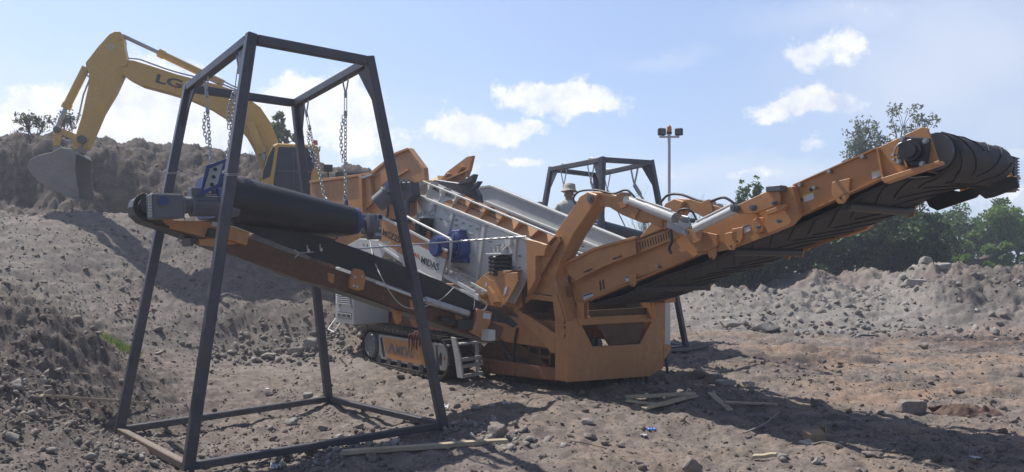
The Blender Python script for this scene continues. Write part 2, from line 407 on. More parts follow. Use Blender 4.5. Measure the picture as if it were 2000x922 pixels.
STONE_D = stone_mat('dark_stone', (.09, .08, .075), (.19, .17, .155))
def leaf_mat(name, lo, hi, trans=.35):
    m = bpy.data.materials.new(name); m.use_nodes = True; m.node_tree.nodes.clear(); gg = G(m.node_tree)
    geo = gg.n('ShaderNodeNewGeometry')
    c = gg.ramp(geo.outputs['Random Per Island'], [(0., lo), (1., hi)])
    bs = gg.n('ShaderNodeBsdfPrincipled', inputs={'Base Color': c, 'Roughness': .5, 'Specular IOR Level': .35})
    tr = gg.n('ShaderNodeBsdfTranslucent', inputs={0: c})
    mx = gg.n('ShaderNodeMixShader', inputs={0: trans, 1: bs.outputs[0], 2: tr.outputs[0]})
    gg.n('ShaderNodeOutputMaterial', inputs={0: mx.outputs[0]})
    MATS[name] = m
    return m
LEAF_D = leaf_mat('dark_leaf', (.030, .055, .016), (.085, .135, .035), .25)
LEAF_M = leaf_mat('mid_leaf', (.06, .11, .025), (.14, .22, .055), .4)
LEAF_L = leaf_mat('pale_leaf', (.11, .19, .04), (.24, .35, .09), .5)
LEAF_G = leaf_mat('grey_green_leaf', (.09, .11, .07), (.19, .22, .14), .4)
GRASS = leaf_mat('green_grass_blade', (.10, .16, .035), (.20, .28, .07), .4)
DRYG = leaf_mat('dry_grass_blade', (.20, .16, .09), (.36, .30, .18), .3)
BARK = simple('bark', (.10, .085, .07), .9, var=.3)
SKIN = simple('skin', (.30, .17, .11), .5, var=.08)
CLOTH_W = simple('pale_grey_cotton', (.52, .51, .47), .9, var=.12, bump=.3, bscale=60)
CLOTH_D = simple('dark_trousers_cotton', (.06, .065, .075), .9, var=.15)
HAT = simple('straw_coloured_hat_cloth', (.46, .42, .34), .9)
# ---------------------------------------------------------------- mesh builder
class MB:
    def __init__(s): s.v = []; s.f = []; s.m = []; s.sm = []
    def add(s, vs, fs, mi=0, smooth=False):
        o = len(s.v); s.v += [tuple(x) for x in vs]
        for f in fs: s.f.append([i + o for i in f]); s.m.append(mi); s.sm.append(smooth)
        return s
    def box(s, a0, a1, b0, b1, c0, c1, mi=0):
        a0, a1 = sorted((a0, a1)); b0, b1 = sorted((b0, b1)); c0, c1 = sorted((c0, c1))
        return s.add([(a0, b0, c0), (a1, b0, c0), (a1, b1, c0), (a0, b1, c0), (a0, b0, c1), (a1, b0, c1), (a1, b1, c1), (a0, b1, c1)],
                     [(0, 3, 2, 1), (4, 5, 6, 7), (0, 1, 5, 4), (1, 2, 6, 5), (2, 3, 7, 6), (3, 0, 4, 7)], mi)
    def prism(s, pts, off, mi=0):
        """closed outline of 3D points pushed along off"""
        pts = [Vector(p) for p in pts]; off = Vector(off); n = len(pts)
        nrm = Vector((0, 0, 0))
        for i in range(n): nrm += pts[i].cross(pts[(i + 1) % n])
        if nrm.dot(off) > 0: pts = pts[::-1]
        vs = pts + [p + off for p in pts]
        fs = [tuple(range(n)), tuple(range(2 * n - 1, n - 1, -1))]
        for i in range(n):
            j = (i + 1) % n
            fs.append((j, i, i + n, j + n))
        return s.add(vs, fs, mi)
    def beam(s, p0, p1, w, h, up=(0, 0, 1), mi=0, twist=0):
        p0 = Vector(p0); p1 = Vector(p1); d = (p1 - p0).normalized(); up = Vector(up)
        x = d.cross(up)
        if x.length < 1e-4: x = d.cross(Vector((1, 0, 0)))
        x.normalize(); y = x.cross(d).normalized()
        if twist:
            q = Matrix.Rotation(twist, 3, d); x = q @ x; y = q @ y
        x *= w / 2; y *= h / 2
        return s.add([p0 - x - y, p0 + x - y, p0 + x + y, p0 - x + y, p1 - x - y, p1 + x - y, p1 + x + y, p1 - x + y],
                     [(0, 1, 2, 3), (7, 6, 5, 4), (1, 0, 4, 5), (2, 1, 5, 6), (3, 2, 6, 7), (0, 3, 7, 4)], mi)
    def cyl(s, p0, p1, r0, r1=None, n=16, mi=0, caps=True):
        r1 = r0 if r1 is None else r1
        p0 = Vector(p0); p1 = Vector(p1); d = (p1 - p0).normalized()
        x = d.orthogonal().normalized(); y = d.cross(x)
        vs = []
        for p, r in ((p0, r0), (p1, r1)):
            for i in range(n):
                t = 2 * PI * i / n; vs.append(p + x * (r * math.cos(t)) + y * (r * math.sin(t)))
        s.add(vs, [(i, (i + 1) % n, (i + 1) % n + n, i + n) for i in range(n)], mi, True)
        if caps:
            s.add(vs[:n], [tuple(range(n - 1, -1, -1))], mi); s.add(vs[n:], [tuple(range(n))], mi)
        return s
    def tube(s, pts, r, n=8, mi=0, caps=True, r1=None):
        pts = [Vector(p) for p in pts]; m = len(pts); vs = []
        prev = None
        for i, p in enumerate(pts):
            d = (pts[min(i + 1, m - 1)] - pts[max(i - 1, 0)]).normalized()
            if prev is None: x = d.orthogonal().normalized()
            else:
                x = prev - d * prev.dot(d)
                x = x.normalized() if x.length > 1e-5 else d.orthogonal().normalized()
            prev = x; y = d.cross(x)
            rr = r if r1 is None else r + (r1 - r) * i / (m - 1)
            for k in range(n):
                t = 2 * PI * k / n; vs.append(p + x * (rr * math.cos(t)) + y * (rr * math.sin(t)))
        fs = [(i * n + k, i * n + (k + 1) % n, (i + 1) * n + (k + 1) % n, (i + 1) * n + k) for i in range(m - 1) for k in range(n)]
        s.add(vs, fs, mi, True)
        if caps: s.add(vs[:n], [tuple(range(n - 1, -1, -1))], mi); s.add(vs[-n:], [tuple(range(n))], mi)
        return s
    def torus(s, c, ax, R_, r, n=16, m=6, mi=0, stretch=0, sdir=None):
        c = Vector(c); ax = Vector(ax).normalized()
        x = Vector(sdir).normalized() if sdir is not None else ax.orthogonal().normalized()
        y = ax.cross(x); vs = []
        for i in range(n):
            t = 2 * PI * i / n; rad = x * math.cos(t) + y * math.sin(t)
            cc = c + rad * R_ + x * (stretch if math.cos(t) > 0 else -stretch)
            for k in range(m):
                u = 2 * PI * k / m; vs.append(cc + rad * (r * math.cos(u)) + ax * (r * math.sin(u)))
        fs = [(i * m + k, ((i + 1) % n) * m + k, ((i + 1) % n) * m + (k + 1) % m, i * m + (k + 1) % m) for i in range(n) for k in range(m)]
        return s.add(vs, fs, mi, True)
    def mesh(s, name, mats):
        me = bpy.data.meshes.new(name); me.from_pydata(s.v, [], s.f)
        for m in mats: me.materials.append(m)
        me.polygons.foreach_set('material_index', s.m); me.polygons.foreach_set('use_smooth', s.sm)
        bm = bmesh.new(); bm.from_mesh(me); bmesh.ops.recalc_face_normals(bm, faces=bm.faces); bm.to_mesh(me); bm.free()
        me.update(); return me
def arc(pts, n=10):
    """smooth curve through points (Catmull-Rom)"""
    pts = [Vector(p) for p in pts]; out = []
    for i in range(len(pts) - 1):
        a = pts[max(i - 1, 0)]; b = pts[i]; c = pts[i + 1]; d = pts[min(i + 2, len(pts) - 1)]
        for k in range(n):
            t = k / n
            out.append(.5 * ((2 * b) + (c - a) * t + (2 * a - 5 * b + 4 * c - d) * t * t + (3 * b - a - 3 * c + d) * t ** 3))
    return out + [pts[-1]]

def tag(o, label=None, cat=None, group=None, kind=None):
    if label: o['label'] = label
    if cat: o['category'] = cat
    if group: o['group'] = group
    if kind: o['kind'] = kind
    return o
def link(name, me, parent=None):
    o = bpy.data.objects.new(name, me); COL.objects.link(o)
    if parent is not None: o.parent = parent
    return o
def bevel(o, w=.006, seg=1, ang=40):
    m = o.modifiers.new('bevel', 'BEVEL'); m.width = w; m.segments = seg; m.limit_method = 'ANGLE'; m.angle_limit = R(ang); m.harden_normals = False
    return o
class Site:
    """a thing: an Empty at its base, parts built in the frame's own coordinates"""
    def __init__(s, name, frame, base, label, cat, group=None):
        s.f = frame; s.base = Vector(base)
        s.e = bpy.data.objects.new(name, None); COL.objects.link(s.e); s.e.empty_display_size = .3
        s.e.location = frame.w(*base); s.e.rotation_euler = (0, 0, frame.rz)
        tag(s.e, label, cat, group)
    def part(s, name, mb, mats, parent=None, bev=0, label=None):
        if not isinstance(mats, (list, tuple)): mats = [mats]
        me = mb if not isinstance(mb, MB) else mb.mesh(name, mats)
        o = link(name, me, parent or s.e)
        if parent is None: o.location = -s.base
        if bev: bevel(o, bev)
        if label: o['label'] = label
        return o
WF = Frame(0, 0, 1, 0)
def solo(name, mb, mats, label, cat, group=None, kind=None, bev=0):
    """a thing that is one mesh, origin at the middle of its base"""
    if not isinstance(mats, (list, tuple)): mats = [mats]
    v = np.array([tuple(x) for x in mb.v]); c = Vector(((v[:, 0].min() + v[:, 0].max()) / 2, (v[:, 1].min() + v[:, 1].max()) / 2, v[:, 2].min()))
    mb.v = [tuple(Vector(x) - c) for x in mb.v]
    o = link(name, mb.mesh(name, mats)); o.location = c
    if bev: bevel(o, bev)
    return tag(o, label, cat, group, kind)
def text_mesh(s, mat, p0, p1, up, height, ext=.003, bold=0.0, sx=None):
    """lettering from p0 to p1 (baseline) with letter height, standing on the face"""
    cu = bpy.data.curves.new('lettering', 'FONT'); cu.body = s; cu.size = 1; cu.extrude = .001; cu.offset = bold
    o = bpy.data.objects.new('tmp', cu); COL.objects.link(o)
    bpy.context.view_layer.update()
    me = bpy.data.meshes.new_from_object(o.evaluated_get(bpy.context.evaluated_depsgraph_get()))
    bpy.data.objects.remove(o)
    n = len(me.vertices); co = np.zeros(n * 3); me.vertices.foreach_get('co', co); co = co.reshape(-1, 3)
    mn = co.min(0); mx = co.max(0)
    p0 = Vector(p0); p1 = Vector(p1); X = (p1 - p0); L = X.length; X.normalize(); up = Vector(up)
    Z = X.cross(up).normalized(); Y = Z.cross(X).normalized()
    u = (co[:, 0] - mn[0]) / (mx[0] - mn[0]) * L; v_ = (co[:, 1] - mn[1]) / (mx[1] - mn[1]) * height; w = (co[:, 2] - mn[2]) / (mx[2] - mn[2]) * ext
    q = np.array(p0)[None] + u[:, None] * np.array(X) + v_[:, None] * np.array(Y) + w[:, None] * np.array(Z)
    me.vertices.foreach_set('co', q.astype(np.float32).ravel()); me.update()
    me.materials.clear(); me.materials.append(mat)
    return me

# ---------------------------------------------------------------- ground
def build_ground():
    t_in = np.linspace(-.92, .92, 880)
    t_out = .92 + np.cumsum(.004 * 1.12 ** np.arange(36))
    t = np.concatenate([-t_out[::-1], t_in, t_out])
    ys = [2.0]
    while ys[-1] < 45: ys.append(ys[-1] * 1.0043)
    while ys[-1] < 900: ys.append(ys[-1] * 1.06)
    ys = np.array(ys)
    T, Y = np.meshgrid(t, ys); X = T * Y
    Z = height(X, Y)
    nr, nc = X.shape
    V = np.stack([X, Y, Z], -1).reshape(-1, 3)
    i = np.arange(nr * nc).reshape(nr, nc)
    Q = np.stack([i[:-1, :-1], i[:-1, 1:], i[1:, 1:], i[1:, :-1]], -1).reshape(-1, 4)
    # soil colour: dark topsoil and painted bank shade upper left, pale rubble, reddish sand
    x = X.ravel(); y = Y.ravel(); z = Z.ravel()
    left = smooth(-1, -3, x); right = smooth(2.5, 5, x)
    n = fbm(x, y, 2.2, 3, .5, 91)
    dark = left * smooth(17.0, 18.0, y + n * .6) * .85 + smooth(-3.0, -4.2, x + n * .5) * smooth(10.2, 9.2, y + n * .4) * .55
    k = (x - 8) / np.maximum(y, 1)
    px = CXP + x / y * F
    rub = right * smooth(15.5, 17, y) * smooth(23, 21, y)
    dark = np.maximum(dark, rub * smooth(1830, 1900, px + n * 60) * .55)
    dark = np.maximum(dark, right * smooth(.05, .35, fbm(x * .5, y * 1.6, 1.6, 3, .5, 95)) * smooth(9.5, 11, y) * smooth(17, 15, y) * .85)
    pale = rub * (.55 * smooth(1840, 1780, px + n * 40) + .3) + .5 * smooth(1.6, 0, np.abs(y - 16.4 - n)) * right
    pale = pale + left * smooth(11, 12.5, y) * smooth(17.5, 16.5, y) * .35
    red = right * smooth(16.5, 15, y) * .8 + smooth(-1, 1, x) * .2 + left * smooth(12, 13.5, y) * smooth(16, 15, y) * .2
    # ground in front of the camera's back
    bx = np.linspace(-60, 60, 61); by = np.concatenate([np.linspace(-60, 0, 31), [1.0, 1.99]])
    BX, BY = np.meshgrid(bx, by); BZ = height(BX, BY) - .01
    # keep the coarse apron below the fine sheet
    j = np.arange(BX.size).reshape(BX.shape) + len(V)
    Q2 = np.stack([j[:-1, :-1], j[:-1, 1:], j[1:, 1:], j[1:, :-1]], -1).reshape(-1, 4)
    V = np.concatenate([V, np.stack([BX, BY, BZ], -1).reshape(-1, 3)]); Q = np.concatenate([Q, Q2])
    me = mesh_np('ground', V, Q)
    colr = np.zeros((len(V), 4), np.float32); colr[:, 3] = 1
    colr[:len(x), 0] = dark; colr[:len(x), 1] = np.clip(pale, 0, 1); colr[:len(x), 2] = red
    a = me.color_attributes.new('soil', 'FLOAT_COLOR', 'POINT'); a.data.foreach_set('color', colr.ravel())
    me.polygons.foreach_set('use_smooth', np.ones(len(Q), bool))
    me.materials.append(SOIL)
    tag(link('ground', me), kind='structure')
build_ground()

# ---------------------------------------------------------------- stones
def stone_shape(seed, sub=1, squash=.7, rough_=.28, blocky=.0):
    bm = bmesh.new(); bmesh.ops.create_icosphere(bm, subdivisions=sub, radius=1)
    r_ = random.Random(seed)
    planes = []
    for _ in range(13):
        d = Vector((r_.gauss(0, 1), r_.gauss(0, 1), r_.gauss(0, 1))).normalized(); planes.append((d, r_.uniform(.42, .8)))
    V = []
    for v in bm.verts:
        p = v.co.copy()
        for d, k in planes:
            q = p.dot(d)
            if q > k: p -= d * (q - k) * 1.0
        p *= 1 + rough_ * (vnoise(np.array([p.x * 1.7 + seed]), np.array([p.y * 1.7 + p.z * 1.3]), seed)[0])
        p.z *= squash
        V.append(p)
    Fq = [tuple(v.index for v in f.verts) for f in bm.faces]
    bm.free()
    return np.array([tuple(v) for v in V]), np.array(Fq)
ICO0 = [stone_shape(i, 1 if i % 2 else 1, .7) for i in range(10)]
def ico12(seed):
    bm = bmesh.new(); bmesh.ops.create_icosphere(bm, subdivisions=1, radius=1)
    r_ = random.Random(seed); V = np.array([tuple(v.co * r_.uniform(.55, 1.18)) for v in bm.verts]); V[:, 2] *= .66
    Fq = np.array([tuple(v.index for v in f.verts) for f in bm.faces]); bm.free()
    return V, Fq
SMALL = [ico12(100 + i) for i in range(8)]
def scatter(name, xs, ys, rs, mat, kind='stuff', sink=.35, shapes=None):
    shapes = shapes or SMALL
    zs = height(xs, ys)
    VV = []; FF = []; o = 0
    which = rng.integers(0, len(shapes), len(xs)); angs = rng.uniform(0, 2 * PI, len(xs)); tl = rng.normal(0, .35, (len(xs), 2)); st = rng.uniform(.7, 1.35, (len(xs), 2))
    for k, (V, Fq) in enumerate(shapes):
        idx = np.where(which == k)[0]
        if not len(idx): continue
        P_ = V[None] * rs[idx][:, None, None]
        P_ = P_ * np.stack([st[idx, 0], st[idx, 1], np.ones(len(idx))], -1)[:, None, :]
        c = np.cos(angs[idx])[:, None]; s = np.sin(angs[idx])[:, None]
        x = P_[..., 0] * c - P_[..., 1] * s; y = P_[..., 0] * s + P_[..., 1] * c
        z = P_[..., 2] + x * tl[idx, 0][:, None] + y * tl[idx, 1][:, None]
        W_ = np.stack([x + xs[idx][:, None], y + ys[idx][:, None], z + (zs[idx] + rs[idx] * (.7 * (1 - sink) - .2))[:, None]], -1)
        n = V.shape[0]
        FF.append((Fq[None] + (np.arange(len(idx)) * n)[:, None, None] + o).reshape(-1, 3)); VV.append(W_.reshape(-1, 3)); o += len(idx) * n
    me = mesh_np(name, np.concatenate(VV), np.concatenate(FF)); me.materials.append(mat)
    ob = link(name, me); tag(ob, kind=kind); return ob
def wedge_pts(n, y0, y1, tlo=-.78, thi=.78, power=1.0):
    y = np.exp(rng.uniform(np.log(y0), np.log(y1), n)); t = rng.uniform(tlo, thi, n); return t * y, y
def build_rubble():
    # fine gravel, denser in drifts
    x, y = wedge_pts(80000, 3.2, 22)
    d = fbm(x, y, 1.3, 3, .5, 51); z = base_height(x, y); m = rough_mask(x, y, z)
    fore_left = smooth(-.5, -2.5, x) * smooth(9.5, 7.5, y)
    keep = rng.uniform(0, 1, len(x)) < np.clip(.15 + .9 * smooth(-.1, .35, d) * .6 + .35 * m + .5 * fore_left, 0, 1)
    x, y = x[keep], y[keep]
    r = .006 + .011 * rng.pareto(3.2, len(x)); r = np.minimum(r, .045) * (.75 + y * .03)
    ob = scatter('gravel', x, y, r, STONE); tag(ob, 'loose brown and grey gravel strewn over the dug ground', 'gravel')
    # pale broken rock at foot of the slopes and on the heap
    xs = []; ys = []; rs = []
    def band(px0, py0, Y0, px1, py1, Y1, n, w, r0, r1):
        a = P(px0, py0, Y0); b = P(px1, py1, Y1)
        t = rng.uniform(0, 1, n); xs.append(a.x + (b.x - a.x) * t + rng.normal(0, w, n)); ys.append(a.y + (b.y - a.y) * t + rng.normal(0, w, n)); rs.append(r0 + (r1 - r0) * rng.uniform(0, 1, n) ** 3)
    band(400, 690, 12.7, 700, 665, 13.6, 420, .35, .015, .10)
    band(560, 650, 13.6, 680, 640, 14.2, 200, .35, .02, .09)
    band(120, 590, 12.0, 400, 640, 12.8, 120, .5, .015, .06)
    band(880, 800, 8.0, 1010, 830, 7.4, 170, .22, .02, .07)
    band(560, 850, 6.9, 780, 830, 7.3, 260, .22, .02, .08)
    band(1240, 750, 9.6, 1480, 760, 9.5, 90, .15, .015, .06)
    band(1380, 640, 17, 2000, 660, 15.4, 420, .5, .02, .11)
    band(1500, 580, 19.3, 1950, 560, 18.2, 210, .9, .02, .15)
    band(1400, 560, 20.8, 1850, 520, 20.4, 160, .5, .03, .16)
    band(1430, 910, 5.8, 1700, 900, 6.0, 200, .2, .012, .045)
    band(0, 780, 7.0, 260, 880, 6.8, 500, .55, .012, .055)
    x = np.concatenate(xs); y = np.concatenate(ys); r = np.concatenate(rs)
    ob = scatter('rubble', x, y, r, STONE_P, shapes=ICO0); tag(ob, 'pale broken rock lying in drifts at the foot of the heaps', 'rubble')
    # darker clods
    x, y = wedge_pts(13000, 3.3, 22)
    z = base_height(x, y); m = rough_mask(x, y, z)
    keep = rng.uniform(0, 1, len(x)) < .22 + .25 * m
    x, y = x[keep], y[keep]; r = np.minimum(.012 + .018 * rng.pareto(3, len(x)), .075) * (.8 + .03 * y)
    ob = scatter('soil_clods', x, y, r, SOIL, shapes=ICO0); tag(ob, 'brown lumps of dried earth scattered on ground and slopes', 'earth clods')
build_rubble()
def rock(px, py, w, h, label, mat=None, seed=1, name='rock', cat='rock', group=None, squash=None, block=False, Yfix=None):
    """single stone whose foot is seen at px,py with the given size in photo pixels"""
    Y = 8.0
    for _ in range(25):
        p = P(px, py, Y); z = float(base_height(np.array([p.x]), np.array([p.y]))[0]); Y += (p.z - z) / ((py - HYP) / F) * .5 if abs(py - HYP) > 5 else 0
        Y = max(3, min(Y, 24))
    Y = Yfix or Y
    p = P(px, py, Y); s = Y / F; p.z = hz1(p.x, p.y)
    V, Fq = stone_shape(seed, 3, 1.0, .35)
    sx = w * s / 2; sz = h * s / 2 * 1.05
    V = V / np.abs(V).max(0); V = V * np.array([sx, (sx + sz) / 2 * .9, sz])
    if block: V = np.sign(V) * np.abs(V / V.max(0)) ** .45 * V.max(0)
    nz = fbm(V[:, 0] * 3 + seed, V[:, 1] * 3 + V[:, 2] * 4, sx * 2, 3, .6, seed) * .12 * sx
    V = V * (1 + nz / sx)[:, None]
    V[:, 2] += sz * .75
    me = mesh_np(name, V, Fq); me.materials.append(mat or STONE)
    o = link(name, me); o.location = (p.x, p.y + sx * .4, p.z); o.rotation_euler = (0, 0, 0)
    return tag(o, label, cat, group)

# ---------------------------------------------------------------- hoist frames
def hoist_frame(feet, tops, label, w=.090, grp='steel lifting frames straddling the conveyors', rusty=False):
    """feet and tops in the order near, right, left, back"""
    cx_ = sum((Vector(f) for f in feet), Vector()) / 4
    st = Site('hoist_frame', WF, (cx_.x, cx_.y, feet[0][2]), label, 'hoist frame', grp)
    f = [Vector(x) for x in feet]; t = [Vector(x) for x in tops]
    for i in range(4):
        mb = MB(); d = (t[i] - f[i]).normalized()
        mb.beam(f[i] - d * .05, t[i] + d * .05, w, w, up=(.78, .62, 0)); st.part('leg', mb, STEEL_D, bev=.008)
    def rail(a, b, nm, ww=w, hh=w):
        mb = MB(); d = (b - a).normalized(); mb.beam(a + d * (w * .5 + .003), b - d * (w * .5 + .003), ww * .96, hh * .96); return st.part(nm, mb, STEEL_D, bev=.008)
    for a, b in ((0, 1), (0, 2), (1, 3), (2, 3)): rail(t[a], t[b], 'top_beam')
    for a, b in ((0, 1), (0, 2), (1, 3), (2, 3)):
        o = rail(f[a] + Vector((0, 0, w * .3)), f[b] + Vector((0, 0, w * .3)), 'base_beam', w * .8, w * .8)
        if (a, b) == (0, 2) and rusty: o.data.materials[0] = RUSTBEAM; o['label'] = 'brown rusted base beam'
    # gussets at the top corners, in the plane of the side beams
    for i, j in ((0, 2), (1, 3), (2, 0), (3, 1)):
        mb = MB(); d = (t[j] - t[i]).normalized(); dn = (f[i] - t[i]).normalized()
        o_ = d.cross(dn).normalized()
        p = t[i]
        mb.prism([p + d * .04 + dn * .04, p + d * .27 + dn * .045, p + dn * .46 + d * .04], o_ * .016)
        st.part('gusset', mb, STEEL_D)
    return st
f1_feet = [(-2.75, 6.3, -.17), (-.73, 7.9, -.17), (-4.05, 7.65, -.17), (-2.32, 9.4, -.17)]
f1_tops = [tuple(P(490, 76, 6.65)), tuple(P(722, 120, 7.45)), tuple(P(368, 172, 8.1)), tuple(P(577, 202, 9.1))]
RUSTBEAM = surf('brown_rusted_steel', (.16, .12, .10), .7, var=.3, dust=.6)
F1 = hoist_frame(f1_feet, f1_tops, 'large dark steel lifting frame in the left foreground', rusty=True)
f2_feet = [(1.4, 12.2, -.02), (3.2, 13.65, 0), (.155, 13.8, 0), (1.95, 15.2, .05)]
f2_tops = [tuple(P(1177, 312, 12.5)), tuple(P(1272, 318, 13.35)), tuple(P(1076, 331, 14.1)), tuple(P(1163, 342, 14.9))]
F2 = hoist_frame(f2_feet, f2_tops, 'smaller looking dark steel lifting frame behind the screening plant')
# wire bound round the legs of the near frame
for a, (px, py, nm) in enumerate([(459, 345, 0), (345, 341, 2)]):
    A_ = Vector(f1_feet[nm]); B_ = Vector(f1_tops[nm])
    t_ = ((P(px, py, 7).z - A_.z) / (B_.z - A_.z)); Yq = (A_ + (B_ - A_) * t_).y
    t_ = (CAMZ - (py - HYP) / F * Yq - A_.z) / (B_.z - A_.z); q = A_ + (B_ - A_) * t_
    mb = MB(); r_ = .058
    ax = [(-r_, -r_), (r_, -r_), (r_, r_), (-r_, r_), (-r_, -r_)]
    for lift in (0, .012): mb.tube([q + Vector((x_ * .78 - y_ * .62, x_ * .62 + y_ * .78, lift + .01 * i)) * 1.0 for i, (x_, y_) in enumerate(ax)], .004, 6)
    F1.part('binding_wire', mb, GALV)

def on_beam(a, b, px):
    a = Vector(a); b = Vector(b); k = (px - CXP) / F
    t = (k * a.y - a.x) / ((b.x - a.x) - k * (b.y - a.y)); return a + (b - a) * t
def chain(p0, p1, label, r=.0052, link_l=.050, double=False, grp='chains hanging from the lifting frames', hook=.16, sag=0.0):
    """p0 the beam centre, p1 the lug it carries"""
    p0 = Vector(p0); p1 = Vector(p1)
    st = Site('hanging_chain', WF, tuple(p1), label, 'chain', grp)
    d = (p1 - p0).normalized()
    mb = MB()
    # round strap over the beam with the shackle below it
    side = Vector((.62, -.78, 0))
    loop = [p0 + Vector((0, 0, .062)) - side * .0, p0 + side * .062 + Vector((0, 0, .03)), p0 + side * .062 - Vector((0, 0, .06)), p0 + side * .022 - Vector((0, 0, .16)),
            p0 - Vector((0, 0, .185)), p0 - side * .022 - Vector((0, 0, .16)), p0 - side * .062 - Vector((0, 0, .06)), p0 - side * .062 + Vector((0, 0, .03)), p0 + Vector((0, 0, .062))]
    mb.tube(arc(loop, 4), .009, 6)
    st.part('shackle', mb, GALV)
    top = p0 - Vector((0, 0, .18)); d = (p1 - top).normalized(); L = (p1 - top).length
    mb = MB(); tb = min(.24, L * .25)
    x = d.orthogonal().normalized()
    mb.tube([top + d * .02 + x * .014, top + d * tb + x * .014], .005, 6); mb.tube([top + d * .02 - x * .014, top + d * tb - x * .014], .005, 6)
    mb.cyl(top + d * .0, top + d * .06, .018, n=8); mb.cyl(top + d * (tb - .03), top + d * (tb + .02), .020, n=8)
    st.part('turnbuckle', mb, GALV)
    mb = MB(); s0 = top + d * tb; n = max(3, int((L - tb) / (link_l * .74)))
    xa = d.orthogonal().normalized(); ya = d.cross(xa)
    for i in range(n):
        c = s0 + (p1 - s0) * ((i + .5) / n)
        mb.torus(c, (xa if i % 2 else ya), link_l * .30, r, 10, 5, stretch=link_l * .20, sdir=d)
    if double:
        m = int(n * .55)
        for i in range(m):
            c = s0 + (p1 - s0) * ((i + .8) / n) + xa * .035 * math.sin(PI * (i + 1) / (m + 1)) + ya * .03
            mb.torus(c, ((xa + ya) if i % 2 else (xa - ya)), link_l * .30, r, 10, 5, stretch=link_l * .20, sdir=d)
    mb.torus(p1 + Vector((0, 0, .02)), xa, .028, .010, 12, 6)
    st.part('chain_links', mb, GALV)
    return st
T1 = f1_tops

